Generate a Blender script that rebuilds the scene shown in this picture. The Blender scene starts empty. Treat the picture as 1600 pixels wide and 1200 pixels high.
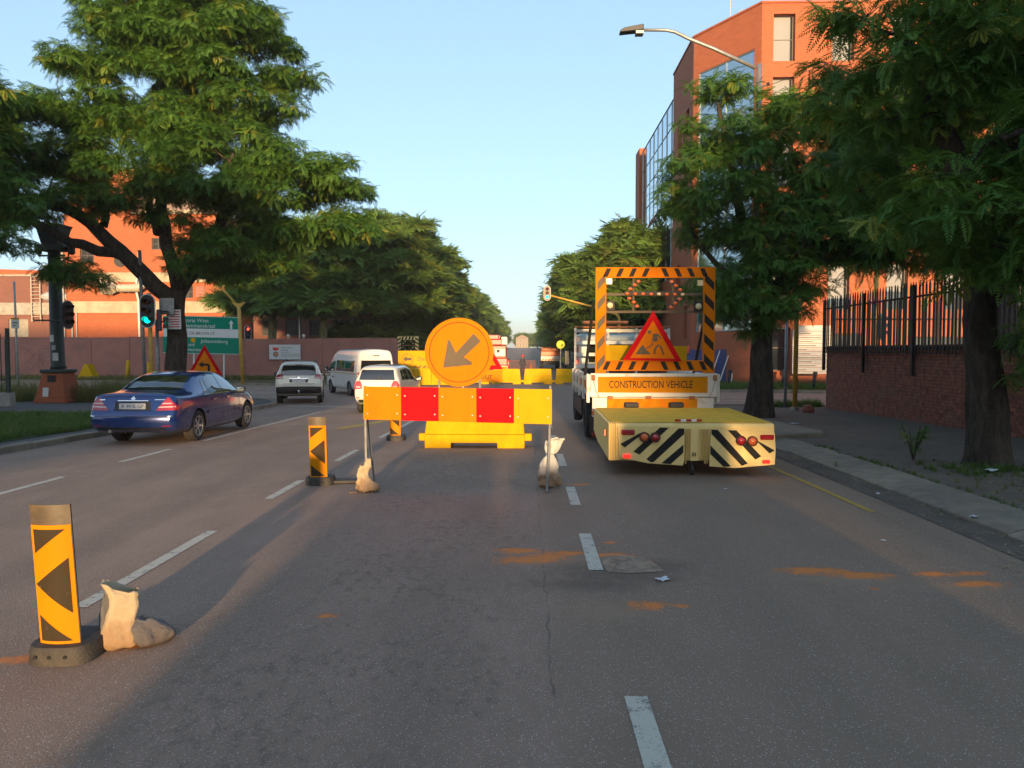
import bpy, bmesh, math, random
import numpy as np
from mathutils import Vector, Matrix, Quaternion
from mathutils.bvhtree import BVHTree
from mathutils.geometry import tessellate_polygon

random.seed(7)
R = math.radians
scene = bpy.context.scene
COL = scene.collection
PI = math.pi

# ------------------------------------------------------------------ camera
cam_data = bpy.data.cameras.new('camera')
cam = bpy.data.objects.new('camera', cam_data)
COL.objects.link(cam)
cam.location = (0.0, 0.0, 1.82)
cam.rotation_euler = (R(90) - math.atan(53 / 1180), 0.0, math.atan(24 / 1180))
cam_data.sensor_fit = 'HORIZONTAL'
cam_data.sensor_width = 36.0
cam_data.lens = 36.0 * 1180 / 1600
cam_data.clip_start = 0.05
cam_data.clip_end = 3000.0
scene.camera = cam

# ------------------------------------------------------------------ sky, sun, exposure
SUN_EL = R(5.2)
SUN_AZ = R(1.0)            # sun stands behind the camera, a touch to the right
world = bpy.data.worlds.new('World')
scene.world = world
world.use_nodes = True
wn = world.node_tree.nodes
wl = world.node_tree.links
wn.clear()
sky = wn.new('ShaderNodeTexSky')
sky.sky_type = 'NISHITA'
sky.sun_disc = False
sky.sun_elevation = SUN_EL
sky.sun_rotation = PI - SUN_AZ
sky.altitude = 1300.0
sky.air_density = 0.95
sky.dust_density = 4.0
sky.ozone_density = 2.9
gam = wn.new('ShaderNodeGamma')            # soft contrast of a hazy morning sky
gam.inputs['Gamma'].default_value = 0.52
bg = wn.new('ShaderNodeBackground')
bg.inputs['Strength'].default_value = 0.148
wo = wn.new('ShaderNodeOutputWorld')
wl.new(sky.outputs['Color'], gam.inputs['Color'])
wl.new(gam.outputs['Color'], bg.inputs['Color'])
wl.new(bg.outputs['Background'], wo.inputs['Surface'])

sun_data = bpy.data.lights.new('sun', 'SUN')
sun_data.energy = 2.1
sun_data.angle = R(1.2)
sun_data.color = (1.0, 0.66, 0.34)
sun = bpy.data.objects.new('sun', sun_data)
COL.objects.link(sun)
sun_dir = Vector((math.sin(-SUN_AZ) * math.cos(SUN_EL), math.cos(SUN_AZ) * math.cos(SUN_EL), -math.sin(SUN_EL)))
sun.rotation_euler = sun_dir.to_track_quat('-Z', 'Y').to_euler()
sun.location = (0, -50, 40)

scene.view_settings.view_transform = 'Standard'
scene.view_settings.look = 'None'
scene.view_settings.exposure = 2.25
scene.view_settings.gamma = 1.0
scene.view_settings.use_curve_mapping = False
scene.cycles.max_bounces = 5
scene.cycles.diffuse_bounces = 2
scene.cycles.glossy_bounces = 3
scene.cycles.transmission_bounces = 2
scene.cycles.transparent_max_bounces = 5
scene.cycles.caustics_reflective = False
scene.cycles.caustics_refractive = False
scene.cycles.use_denoising = True


# ------------------------------------------------------------------ helpers: tags
def tag(o, label=None, cat=None, group=None, kind=None):
    if label: o['label'] = label
    if cat: o['category'] = cat
    if group: o['group'] = group
    if kind: o['kind'] = kind
    return o


def empty(name, loc=(0, 0, 0), rz=0.0, label=None, cat=None, group=None):
    o = bpy.data.objects.new(name, None)
    o.empty_display_size = 0.2
    COL.objects.link(o)
    o.location = loc
    o.rotation_euler = (0, 0, rz)
    return tag(o, label, cat, group)


def copy_tree(o, parent=None):
    c = o.copy()
    COL.objects.link(c)
    c.parent = parent
    for ch in [k for k in bpy.data.objects if k.parent is o]:
        copy_tree(ch, c)
    return c


def ss(a, b, t):
    t = min(1.0, max(0.0, (t - a) / (b - a)))
    return t * t * (3 - 2 * t)


def gz(y):
    """height of the ground along the street: a slight dip at the crossing, a rise far off"""
    return -0.4 * ss(8, 40, y) + 0.4 * ss(80, 160, y) + 3.0 * ss(160, 420, y)


# ------------------------------------------------------------------ helpers: materials
MATS = {}


class NT:
    def __init__(s, mat):
        s.n = mat.node_tree.nodes
        s.l = mat.node_tree.links

    def new(s, t, **kw):
        n = s.n.new(t)
        for k, v in kw.items():
            setattr(n, k, v)
        return n

    def link(s, a, b):
        s.l.new(a, b)

    def noise(s, vec, scale, detail=4, rough=0.55, dist=0.0):
        n = s.new('ShaderNodeTexNoise')
        n.inputs['Scale'].default_value = scale
        n.inputs['Detail'].default_value = detail
        n.inputs['Roughness'].default_value = rough
        n.inputs['Distortion'].default_value = dist
        if vec is not None: s.link(vec, n.inputs['Vector'])
        return n.outputs['Fac']

    def rng(s, val, a, b, c=0.0, d=1.0, smooth=False):
        n = s.new('ShaderNodeMapRange')
        if smooth: n.interpolation_type = 'SMOOTHSTEP'
        s.link(val, n.inputs['Value'])
        for i, v in zip(('From Min', 'From Max', 'To Min', 'To Max'), (a, b, c, d)):
            n.inputs[i].default_value = v
        return n.outputs['Result']

    def math(s, op, a, b=None, clamp=False):
        n = s.new('ShaderNodeMath', operation=op, use_clamp=clamp)
        for i, v in enumerate((a, b)):
            if v is None: continue
            if isinstance(v, (int, float)): n.inputs[i].default_value = v
            else: s.link(v, n.inputs[i])
        return n.outputs[0]

    def mix(s, fac, a, b, mode='MIX'):
        n = s.new('ShaderNodeMix', data_type='RGBA', blend_type=mode)
        n.clamp_factor = True
        for k, v in ((0, fac), (6, a), (7, b)):
            if isinstance(v, (int, float)): n.inputs[k].default_value = v
            elif isinstance(v, (tuple, list)): n.inputs[k].default_value = (v[0], v[1], v[2], 1)
            else: s.link(v, n.inputs[k])
        return n.outputs[2]

    def coords(s, kind='Object'):
        return s.new('ShaderNodeTexCoord').outputs[kind]

    def scalevec(s, vec, sc, loc=(0, 0, 0)):
        n = s.new('ShaderNodeMapping')
        s.link(vec, n.inputs['Vector'])
        n.inputs['Scale'].default_value = sc
        n.inputs['Location'].default_value = loc
        return n.outputs['Vector']

    def bump(s, h, strength=0.3, dist=0.01):
        n = s.new('ShaderNodeBump')
        n.inputs['Strength'].default_value = strength
        n.inputs['Distance'].default_value = dist
        s.link(h, n.inputs['Height'])
        return n.outputs['Normal']


def newmat(name):
    m = bpy.data.materials.new(name)
    m.use_nodes = True
    t = NT(m)
    t.n.clear()
    out = t.new('ShaderNodeOutputMaterial')
    b = t.new('ShaderNodeBsdfPrincipled')
    t.link(b.outputs[0], out.inputs['Surface'])
    MATS[name] = m
    return m, t, b, out


def setc(b, col, rough=0.6, metal=0.0):
    b.inputs['Base Color'].default_value = (col[0], col[1], col[2], 1)
    b.inputs['Roughness'].default_value = rough
    b.inputs['Metallic'].default_value = metal


def pmat(name, col, rough=0.6, metal=0.0, var=0.18, vscale=3.0, bump=0.0, bscale=60.0, dirt=None, dcol=(0.10, 0.075, 0.05),
         dscale=2.2, coat=0.0, spec=0.5, emit=None, estr=0.0, randv=0.0, rvar=0.0):
    m, t, b, out = newmat(name)
    setc(b, col, rough, metal)
    b.inputs['Specular IOR Level'].default_value = spec
    b.inputs['Coat Weight'].default_value = coat
    b.inputs['Coat Roughness'].default_value = 0.06
    c = t.coords()
    cur = None
    if var > 0:
        n = t.noise(c, vscale, 5, 0.6)
        k = t.rng(n, 0.3, 0.7, 1 - var, 1 + var)
        mx = t.new('ShaderNodeVectorMath', operation='SCALE')
        mx.inputs[0].default_value = col
        t.link(k, mx.inputs['Scale'])
        cur = mx.outputs[0]
    if randv > 0:
        oi = t.new('ShaderNodeObjectInfo')
        k = t.rng(oi.outputs['Random'], 0, 1, 1 - randv, 1 + randv)
        mx = t.new('ShaderNodeVectorMath', operation='SCALE')
        if cur is None: mx.inputs[0].default_value = col
        else: t.link(cur, mx.inputs[0])
        t.link(k, mx.inputs['Scale'])
        cur = mx.outputs[0]
    if dirt:
        n1 = t.noise(c, dscale, 6, 0.7, 0.4)
        f = t.rng(n1, 0.62 - 0.35 * dirt, 0.80 - 0.2 * dirt, 0.0, min(1.0, 0.55 + dirt * 0.5), True)
        cur = t.mix(f, cur if cur is not None else col, dcol)
        r2 = t.math('ADD', t.math('MULTIPLY', f, 0.8 - rough), rough)
        t.link(r2, b.inputs['Roughness'])
    elif rvar > 0:
        n1 = t.noise(c, vscale * 2.3, 5, 0.7)
        t.link(t.rng(n1, 0.3, 0.7, max(0.02, rough - rvar), rough + rvar), b.inputs['Roughness'])
    if cur is not None: t.link(cur, b.inputs['Base Color'])
    if bump > 0:
        h = t.noise(c, bscale, 4, 0.6)
        t.link(t.bump(h, bump, 0.02), b.inputs['Normal'])
    if emit:
        b.inputs['Emission Color'].default_value = (emit[0], emit[1], emit[2], 1)
        b.inputs['Emission Strength'].default_value = estr
    return m


# ------------------------------------------------------------------ helpers: mesh building
class MB:
    def __init__(s):
        s.v = []; s.f = []; s.m = []; s.cur = 0; s.smooth = []
        s.sm = False

    def add(s, vs, fs):
        o = len(s.v)
        s.v.extend([tuple(p) for p in vs])
        for f in fs:
            s.f.append([o + i for i in f]); s.m.append(s.cur); s.smooth.append(s.sm)

    def box(s, c, size, rot=None, taper=1.0):
        hx, hy, hz = size[0] / 2, size[1] / 2, size[2] / 2
        vs = []
        for z in (-1, 1):
            k = taper if z > 0 else 1.0
            for x, y in ((-1, -1), (1, -1), (1, 1), (-1, 1)):
                vs.append(Vector((x * hx * k, y * hy * k, z * hz)))
        if rot is not None: vs = [rot @ p for p in vs]
        vs = [p + Vector(c) for p in vs]
        s.add(vs, [(3, 2, 1, 0), (4, 5, 6, 7), (0, 1, 5, 4), (1, 2, 6, 5), (2, 3, 7, 6), (3, 0, 4, 7)])
        return s

    def bb(s, x0, x1, y0, y1, z0, z1):
        return s.box(((x0 + x1) / 2, (y0 + y1) / 2, (z0 + z1) / 2), (abs(x1 - x0), abs(y1 - y0), abs(z1 - z0)))

    def bevbox(s, x0, x1, y0, y1, z0, z1, r=0.02):
        """box with all edges chamfered by r"""
        xs, ys, zs = (x0, x1), (y0, y1), (z0, z1)
        vs = []; idx = {}
        for i in (0, 1):
            for j in (0, 1):
                for k in (0, 1):
                    dx, dy, dz = (1 - 2 * i) * r, (1 - 2 * j) * r, (1 - 2 * k) * r
                    for a, p in enumerate(((xs[i], ys[j] + dy, zs[k] + dz), (xs[i] + dx, ys[j], zs[k] + dz), (xs[i] + dx, ys[j] + dy, zs[k]))):
                        idx[i, j, k, a] = len(vs); vs.append(p)
        fs = []
        def I(i, j, k, a): return idx[i, j, k, a]
        for i in (0, 1):
            f = [I(i, 0, 0, 0), I(i, 1, 0, 0), I(i, 1, 1, 0), I(i, 0, 1, 0)]
            fs.append(f if i else f[::-1])
            f = [I(0, i, 0, 1), I(1, i, 0, 1), I(1, i, 1, 1), I(0, i, 1, 1)]
            fs.append(f if not i else f[::-1])
            f = [I(0, 0, i, 2), I(1, 0, i, 2), I(1, 1, i, 2), I(0, 1, i, 2)]
            fs.append(f if i else f[::-1])
        for i in (0, 1):
            for j in (0, 1):
                for k in (0, 1):
                    f = [I(i, j, k, 0), I(i, j, k, 1), I(i, j, k, 2)]
                    fs.append(f if (i + j + k) % 2 else f[::-1])
                f = [I(i, j, 0, 0), I(i, j, 1, 0), I(i, j, 1, 1), I(i, j, 0, 1)]
                fs.append(f if (i + j) % 2 else f[::-1])
                f = [I(0, i, j, 1), I(1, i, j, 1), I(1, i, j, 2), I(0, i, j, 2)]
                fs.append(f if (i + j) % 2 == 0 else f[::-1])
                f = [I(i, 0, j, 0), I(i, 1, j, 0), I(i, 1, j, 2), I(i, 0, j, 2)]
                fs.append(f if (i + j) % 2 else f[::-1])
        s.add(vs, fs)
        return s

    def prism(s, poly, a0, a1, axis='y'):
        """extrude a 2-D polygon. axis y: poly in (x,z); axis x: poly in (y,z); axis z: poly in (x,y)"""
        n = len(poly)
        def P(p, a):
            return {'y': (p[0], a, p[1]), 'x': (a, p[0], p[1]), 'z': (p[0], p[1], a)}[axis]
        vs = [P(p, a0) for p in poly] + [P(p, a1) for p in poly]
        tris = tessellate_polygon([[Vector((p[0], p[1], 0)) for p in poly]])
        fs = [list(t) for t in tris] + [[n + i for i in t[::-1]] for t in tris]
        for i in range(n):
            j = (i + 1) % n
            fs.append((i, j, n + j, n + i))
        s.add(vs, fs)
        return s

    def cyl(s, p0, p1, r0, r1=None, n=12, caps=True):
        r1 = r0 if r1 is None else r1
        return s.tube([p0, p1], [r0, r1], n, caps)

    def tube(s, pts, rad, n=8, caps=True):
        pts = [Vector(p) for p in pts]
        if not hasattr(rad, '__len__'): rad = [rad] * len(pts)
        vs = []; fs = []
        up = None
        for i, p in enumerate(pts):
            d = (pts[min(i + 1, len(pts) - 1)] - pts[max(i - 1, 0)])
            if d.length < 1e-9: d = Vector((0, 0, 1))
            d.normalize()
            if up is None:
                up = Vector((1, 0, 0)) if abs(d.x) < 0.8 else Vector((0, 1, 0))
            a = (up - d * up.dot(d)).normalized(); up = a
            b = d.cross(a)
            for k in range(n):
                t = 2 * PI * k / n
                vs.append(p + (a * math.cos(t) + b * math.sin(t)) * rad[i])
        for i in range(len(pts) - 1):
            for k in range(n):
                k2 = (k + 1) % n
                fs.append((i * n + k, i * n + k2, (i + 1) * n + k2, (i + 1) * n + k))
        if caps:
            fs.append(list(range(n))[::-1]); fs.append([(len(pts) - 1) * n + k for k in range(n)])
        s.add(vs, fs)
        return s

    def lathe(s, prof, n=20, c=(0, 0, 0), axis='z', ring=False):
        """prof: list of (radius, height)"""
        vs = []; fs = []
        for r, h in prof:
            for k in range(n):
                t = 2 * PI * k / n
                a, b = r * math.cos(t), r * math.sin(t)
                p = {'z': (a, b, h), 'y': (a, h, b), 'x': (h, a, b)}[axis]
                vs.append((p[0] + c[0], p[1] + c[1], p[2] + c[2]))
        m = len(prof)
        for i in range(m if ring else m - 1):
            for k in range(n):
                k2 = (k + 1) % n; i2 = (i + 1) % m
                q = (i * n + k, i * n + k2, i2 * n + k2, i2 * n + k)
                fs.append(q if axis != 'y' else q[::-1])
        if ring:
            s.add(vs, fs); return s
        if prof[0][0] > 1e-6: fs.append(list(range(n)))
        if prof[-1][0] > 1e-6: fs.append([(len(prof) - 1) * n + k for k in range(n)])
        s.add(vs, fs)
        return s

    def ball(s, c, r, nu=12, nv=8, noise=0.0, rnd=None):
        rx, ry, rz = r if hasattr(r, '__len__') else (r, r, r)
        vs = []; fs = []
        for i in range(nv + 1):
            ph = -PI / 2 + PI * i / nv
            for k in range(nu):
                t = 2 * PI * k / nu
                q = 1 + (rnd.uniform(-noise, noise) if rnd and 0 < i < nv else 0)
                vs.append((c[0] + rx * q * math.cos(ph) * math.cos(t), c[1] + ry * q * math.cos(ph) * math.sin(t), c[2] + rz * q * math.sin(ph)))
        for i in range(nv):
            for k in range(nu):
                k2 = (k + 1) % nu
                fs.append((i * nu + k, i * nu + k2, (i + 1) * nu + k2, (i + 1) * nu + k))
        s.add(vs, fs)
        return s

    def xform(s, M, start=0):
        for i in range(start, len(s.v)):
            s.v[i] = tuple(M @ Vector(s.v[i]))
        return s

    def mesh(s, name, mats, smooth=None):
        me = bpy.data.meshes.new(name)
        me.from_pydata(s.v, [], s.f)
        if not isinstance(mats, (list, tuple)): mats = [mats]
        for m in mats: me.materials.append(m if not isinstance(m, str) else MATS[m])
        if len(mats) > 1: me.polygons.foreach_set('material_index', s.m)
        if smooth is True: me.polygons.foreach_set('use_smooth', [True] * len(s.f))
        elif any(s.smooth): me.polygons.foreach_set('use_smooth', s.smooth)
        bm = bmesh.new(); bm.from_mesh(me)
        bmesh.ops.remove_doubles(bm, verts=bm.verts, dist=1e-5)
        bmesh.ops.recalc_face_normals(bm, faces=bm.faces)
        bm.to_mesh(me); bm.free()
        return me

    def build(s, name, mats, parent=None, smooth=None, bevel=0.0, auto=None):
        me = s.mesh(name, mats, smooth)
        o = bpy.data.objects.new(name, me)
        COL.objects.link(o)
        if parent is not None: o.parent = parent
        if auto is not None:
            me.polygons.foreach_set('use_smooth', [True] * len(me.polygons))
            bm = bmesh.new(); bm.from_mesh(me)
            for e in bm.edges:
                if len(e.link_faces) == 2 and e.calc_face_angle(0) > R(auto): e.smooth = False
            bm.to_mesh(me); bm.free()
        if bevel > 0:
            md = o.modifiers.new('bevel', 'BEVEL'); md.width = bevel; md.segments = 2; md.limit_method = 'ANGLE'; md.angle_limit = R(40)
        return o


def link_mesh(name, me, parent=None, loc=(0, 0, 0), rot=(0, 0, 0), scale=(1, 1, 1)):
    o = bpy.data.objects.new(name, me)
    COL.objects.link(o)
    o.parent = parent
    o.location = loc; o.rotation_euler = rot; o.scale = scale
    return o


_txt = {}


def text(name, s, mat, parent, size, origin, xdir, ydir, depth=0.002, align='CENTER', width=None, bold=0.0):
    """flat lettering as a mesh; origin = centre of the text (or left end), xdir/ydir = reading and up directions"""
    cu = bpy.data.curves.new('t', 'FONT')
    cu.body = s; cu.size = 1.0; cu.align_x = align; cu.align_y = 'CENTER'
    cu.extrude = 0.0; cu.offset = bold
    cu.resolution_u = 3
    ob = bpy.data.objects.new('t', cu)
    COL.objects.link(ob)
    dg = bpy.context.evaluated_depsgraph_get()
    me = bpy.data.meshes.new_from_object(ob.evaluated_get(dg))
    bpy.data.objects.remove(ob); bpy.data.curves.remove(cu)
    n = len(me.vertices)
    co = np.empty(n * 3); me.vertices.foreach_get('co', co); co = co.reshape(-1, 3)
    w = co[:, 0].max() - co[:, 0].min(); hh = 0.72
    sx = sy = size / hh
    if width: sx = width / w
    X = Vector(xdir).normalized(); Y = Vector(ydir).normalized(); N = X.cross(Y)
    out = np.array(origin)[None, :] + co[:, :1] * sx * np.array(X)[None] + co[:, 1:2] * sy * np.array(Y)[None] + depth * np.array(N)[None]
    me.vertices.foreach_set('co', out.ravel())
    me.materials.clear(); me.materials.append(MATS[mat])
    me.update()
    me.name = name
    return link_mesh(name, me, parent)


# ------------------------------------------------------------------ helpers: scatter of leaf sprays and grass tufts
_gn = {}


def gn_group(protos):
    key = tuple(p.name for p in protos)
    if key in _gn: return _gn[key]
    ng = bpy.data.node_groups.new('scatter', 'GeometryNodeTree')
    ng.interface.new_socket('Geometry', in_out='INPUT', socket_type='NodeSocketGeometry')
    ng.interface.new_socket('Geometry', in_out='OUTPUT', socket_type='NodeSocketGeometry')
    N = ng.nodes; L = ng.links
    gi = N.new('NodeGroupInput'); go = N.new('NodeGroupOutput')
    jn = N.new('GeometryNodeJoinGeometry')
    for p in reversed(protos):
        oi = N.new('GeometryNodeObjectInfo'); oi.inputs['Object'].default_value = p; oi.inputs['As Instance'].default_value = True
        L.new(oi.outputs['Geometry'], jn.inputs[0])
    ip = N.new('GeometryNodeInstanceOnPoints')
    L.new(gi.outputs[0], ip.inputs['Points'])
    L.new(jn.outputs[0], ip.inputs['Instance'])
    ip.inputs['Pick Instance'].default_value = True
    for nm, dt, sock in (('rot', 'FLOAT_VECTOR', 'Rotation'), ('scl', 'FLOAT', 'Scale'), ('idx', 'INT', 'Instance Index')):
        a = N.new('GeometryNodeInputNamedAttribute'); a.data_type = dt; a.inputs['Name'].default_value = nm
        L.new(a.outputs['Attribute'], ip.inputs[sock])
    L.new(ip.outputs[0], go.inputs[0])
    _gn[key] = ng
    return ng


def scatter(name, pts, rots, scl, protos, parent=None, seed=0):
    me = bpy.data.meshes.new(name)
    n = len(pts)
    me.vertices.add(n)
    me.vertices.foreach_set('co', np.asarray(pts, dtype=np.float32).ravel())
    a = me.attributes.new('rot', 'FLOAT_VECTOR', 'POINT'); a.data.foreach_set('vector', np.asarray(rots, dtype=np.float32).ravel())
    a = me.attributes.new('scl', 'FLOAT', 'POINT'); a.data.foreach_set('value', np.asarray(scl, dtype=np.float32).ravel())
    rs = np.random.RandomState(seed)
    a = me.attributes.new('idx', 'INT', 'POINT'); a.data.foreach_set('value', rs.randint(0, len(protos), n).astype(np.int32))
    for p in protos[:1]:
        for m in p.data.materials: me.materials.append(m)
    o = bpy.data.objects.new(name, me)
    COL.objects.link(o)
    o.parent = parent
    md = o.modifiers.new('scatter', 'NODES')
    md.node_group = gn_group(protos)
    return o
# ------------------------------------------------------------------ materials of the setting
def make_asphalt():
    m, t, b, out = newmat('asphalt')
    c = t.coords()
    big = t.noise(c, 0.35, 3, 0.6)
    mid = t.noise(t.scalevec(c, (1.6, 0.5, 1)), 1.3, 4, 0.65)
    col = t.mix(t.rng(big, 0.3, 0.7), (0.238, 0.163, 0.119), (0.298, 0.206, 0.153))
    col = t.mix(t.rng(mid, 0.42, 0.75, 0, 0.65), col, (0.165, 0.120, 0.086))
    at = t.new('ShaderNodeAttribute', attribute_name='wear'); aw = t.new('ShaderNodeSeparateColor'); t.link(at.outputs['Color'], aw.inputs[0])
    at2 = t.new('ShaderNodeAttribute', attribute_name='spill'); asp = t.new('ShaderNodeSeparateColor'); t.link(at2.outputs['Color'], asp.inputs[0])
    # a seam: the right lane was laid at another time and is browner
    col = t.mix(t.math('MULTIPLY', aw.outputs[0], 0.5), col, (0.185, 0.134, 0.088))
    # damp, oily blotches in the middle lane, drawn out along the traffic
    bl = t.noise(t.scalevec(c, (13, 7.5, 1)), 1.0, 4, 0.7, 0.3)
    f = t.math('MULTIPLY', t.rng(bl, 0.47, 0.66, 0, 0.62, True), t.math('MULTIPLY', aw.outputs[1], t.rng(t.noise(c, 0.9, 3), 0.38, 0.55, 0.2, 1)))
    col = t.mix(f, col, (0.105, 0.078, 0.058))
    # wheel-polished bands
    col = t.mix(t.math('MULTIPLY', aw.outputs[2], 0.25), col, (0.17, 0.126, 0.092))
    # stone chippings
    v = t.new('ShaderNodeTexVoronoi'); v.inputs['Scale'].default_value = 85.0; t.link(c, v.inputs['Vector'])
    hsv = t.new('ShaderNodeSeparateColor'); t.link(v.outputs['Color'], hsv.inputs[0])
    spk = t.math('MULTIPLY', t.rng(hsv.outputs[0], 0.62, 1.0, 0, 1), t.rng(v.outputs['Distance'], 0.5, 0.15, 0, 1))
    col = t.mix(t.math('MULTIPLY', spk, 0.9), col, (0.50, 0.45, 0.40))
    fine = t.noise(c, 240.0, 2, 0.5)
    kk = t.rng(fine, 0.35, 0.65, 0.55, 1.5)
    vm = t.new('ShaderNodeVectorMath', operation='SCALE'); t.link(col, vm.inputs[0]); t.link(kk, vm.inputs['Scale'])
    col = vm.outputs[0]
    # long open joint beside the lane dashes and two old trench scars
    sx = t.new('ShaderNodeSeparateXYZ'); t.link(c, sx.inputs[0])
    wv = t.math('MULTIPLY', t.math('SUBTRACT', t.noise(c, 2.2, 3, .6), .5), .12)
    jd = t.math('ABSOLUTE', t.math('SUBTRACT', t.math('ADD', sx.outputs['X'], wv), 0.14))
    jn = t.math('MULTIPLY', t.rng(jd, .011, .002), t.rng(t.noise(c, 1.6, 3, .6), .45, .6, 0, .55))
    col = t.mix(jn, col, (0.05, 0.04, 0.032))
    # cracks
    vc = t.new('ShaderNodeTexVoronoi', feature='DISTANCE_TO_EDGE'); vc.inputs['Scale'].default_value = 0.45
    dn = t.new('ShaderNodeTexNoise'); dn.inputs['Scale'].default_value = 1.7; dn.inputs['Detail'].default_value = 3; t.link(c, dn.inputs['Vector'])
    va = t.new('ShaderNodeVectorMath', operation='ADD'); t.link(c, va.inputs[0]); t.link(dn.outputs['Color'], va.inputs[1])
    t.link(va.outputs[0], vc.inputs['Vector'])
    crk = t.math('MULTIPLY', t.rng(vc.outputs['Distance'], 0.006, 0.001, 0, 1), t.rng(t.noise(c, 0.5, 2), 0.60, 0.68, 0, 0.6))
    col = t.mix(crk, col, (0.02, 0.019, 0.018))
    # spilled orange sand, a mended patch, an oil spot
    nz = t.math('SUBTRACT', t.noise(c, 9.0, 4, 0.7), 0.5)
    oil, pale, sand = asp.outputs[0], asp.outputs[1], asp.outputs[2]
    col = t.mix(t.rng(t.math('ADD', oil, nz), 0.25, 0.9, 0, 0.6, True), col, (0.09, 0.068, 0.05))
    col = t.mix(t.rng(t.math('ADD', pale, nz), 0.3, 1.0, 0, 0.6, True), col, (0.30, 0.20, 0.13))
    sm = t.rng(t.math('ADD', sand, t.math('ADD', t.math('MULTIPLY', nz, 1.5), t.math('MULTIPLY', t.math('SUBTRACT', fine, 0.5), 1.3))), 0.36, 0.66, 0, 0.95, True)
    col = t.mix(sm, col, (0.62, 0.20, 0.045))
    t.link(col, b.inputs['Base Color'])
    b.inputs['Roughness'].default_value = 0.78
    b.inputs['Specular IOR Level'].default_value = 0.28
    hgt = t.math('ADD', t.math('MULTIPLY', v.outputs['Distance'], -0.8), t.math('ADD', fine, t.math('MULTIPLY', crk, -2.0)))
    t.link(t.bump(hgt, 0.5, 0.006), b.inputs['Normal'])
    return m


make_asphalt()


def make_paint(name, col):
    m, t, b, out = newmat(name)
    c = t.coords()
    w = t.noise(c, 7.0, 6, 0.75)
    w2 = t.noise(c, 90.0, 3, 0.7)
    f = t.rng(t.math('ADD', t.math('MULTIPLY', w, 0.7), t.math('MULTIPLY', w2, 0.45)), 0.60, 0.70)
    t.link(t.mix(f, col, (0.10, 0.092, 0.085)), b.inputs['Base Color'])
    b.inputs['Roughness'].default_value = 0.75
    t.link(t.bump(w2, 0.4, 0.004), b.inputs['Normal'])


make_paint('road_white', (0.50, 0.46, 0.37))
make_paint('road_yellow', (0.42, 0.27, 0.04))


def make_ground(name, a, bcol, ccol, s1=0.5, s2=4.0, bump=0.5):
    m, t, b, out = newmat(name)
    c = t.coords()
    n1 = t.noise(c, s1, 6, 0.65)
    n2 = t.noise(c, s2, 6, 0.7)
    n3 = t.noise(c, 55.0, 4, 0.7)
    col = t.mix(t.rng(n1, 0.35, 0.65), a, bcol)
    col = t.mix(t.rng(n2, 0.5, 0.72), col, ccol)
    col = t.mix(t.rng(n3, 0.3, 0.7, 0, 0.45), col, (a[0] * .4, a[1] * .4, a[2] * .4))
    t.link(col, b.inputs['Base Color'])
    b.inputs['Roughness'].default_value = 0.9
    b.inputs['Specular IOR Level'].default_value = 0.2
    t.link(t.bump(t.math('ADD', n2, t.math('MULTIPLY', n3, 0.5)), bump, 0.03), b.inputs['Normal'])


make_ground('dirt_pavement', (0.15, 0.12, 0.092), (0.19, 0.155, 0.12), (0.10, 0.08, 0.06), 0.6, 3.0)
make_ground('soil', (0.10, 0.07, 0.045), (0.14, 0.10, 0.06), (0.06, 0.05, 0.03), 0.7, 3.0)
make_ground('verge', (0.14, 0.11, 0.055), (0.07, 0.085, 0.03), (0.19, 0.15, 0.085), 0.4, 2.0)
make_ground('grey_paving', (0.11, 0.105, 0.10), (0.14, 0.13, 0.125), (0.08, 0.075, 0.07), 0.5, 2.5, 0.3)
make_ground('lawn_soil', (0.035, 0.055, 0.016), (0.05, 0.07, 0.02), (0.06, 0.05, 0.025), 0.7, 3.0)
pmat('kerb_concrete', (0.215, 0.175, 0.125), 0.85, var=0.25, vscale=4, bump=0.2, bscale=110, dirt=0.45, dcol=(0.13, 0.11, 0.085), dscale=1.4, randv=0.12)
pmat('concrete', (0.30, 0.28, 0.24), 0.85, var=0.2, vscale=3, bump=0.3, bscale=60, dirt=0.4, dcol=(0.13, 0.115, 0.095))
pmat('mortar', (0.085, 0.06, 0.05), 0.9, var=0.25, vscale=9, bump=0.4, bscale=150)


def make_leaf(name, c1, c2, c3, trans=0.35):
    m, t, b, out = newmat(name)
    oi = t.new('ShaderNodeObjectInfo')
    col = t.mix(oi.outputs['Random'], c1, c2)
    k = t.rng(oi.outputs['Random'], 0.90, 0.97, 0, 0.85)
    col = t.mix(k, col, c3)
    n = t.noise(t.coords(), 3.0, 3)
    vm = t.new('ShaderNodeVectorMath', operation='SCALE'); t.link(col, vm.inputs[0]); t.link(t.rng(n, 0.3, 0.7, 0.75, 1.25), vm.inputs['Scale'])
    col = vm.outputs[0]
    t.link(col, b.inputs['Base Color'])
    b.inputs['Roughness'].default_value = 0.55
    b.inputs['Specular IOR Level'].default_value = 0.3
    tr = t.new('ShaderNodeBsdfTranslucent')
    tc = t.mix(0.5, col, (0.16, 0.26, 0.02)); t.link(tc, tr.inputs['Color'])
    ms = t.new('ShaderNodeMixShader'); ms.inputs[0].default_value = trans
    t.link(b.outputs[0], ms.inputs[1]); t.link(tr.outputs[0], ms.inputs[2]); t.link(ms.outputs[0], out.inputs['Surface'])


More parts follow.
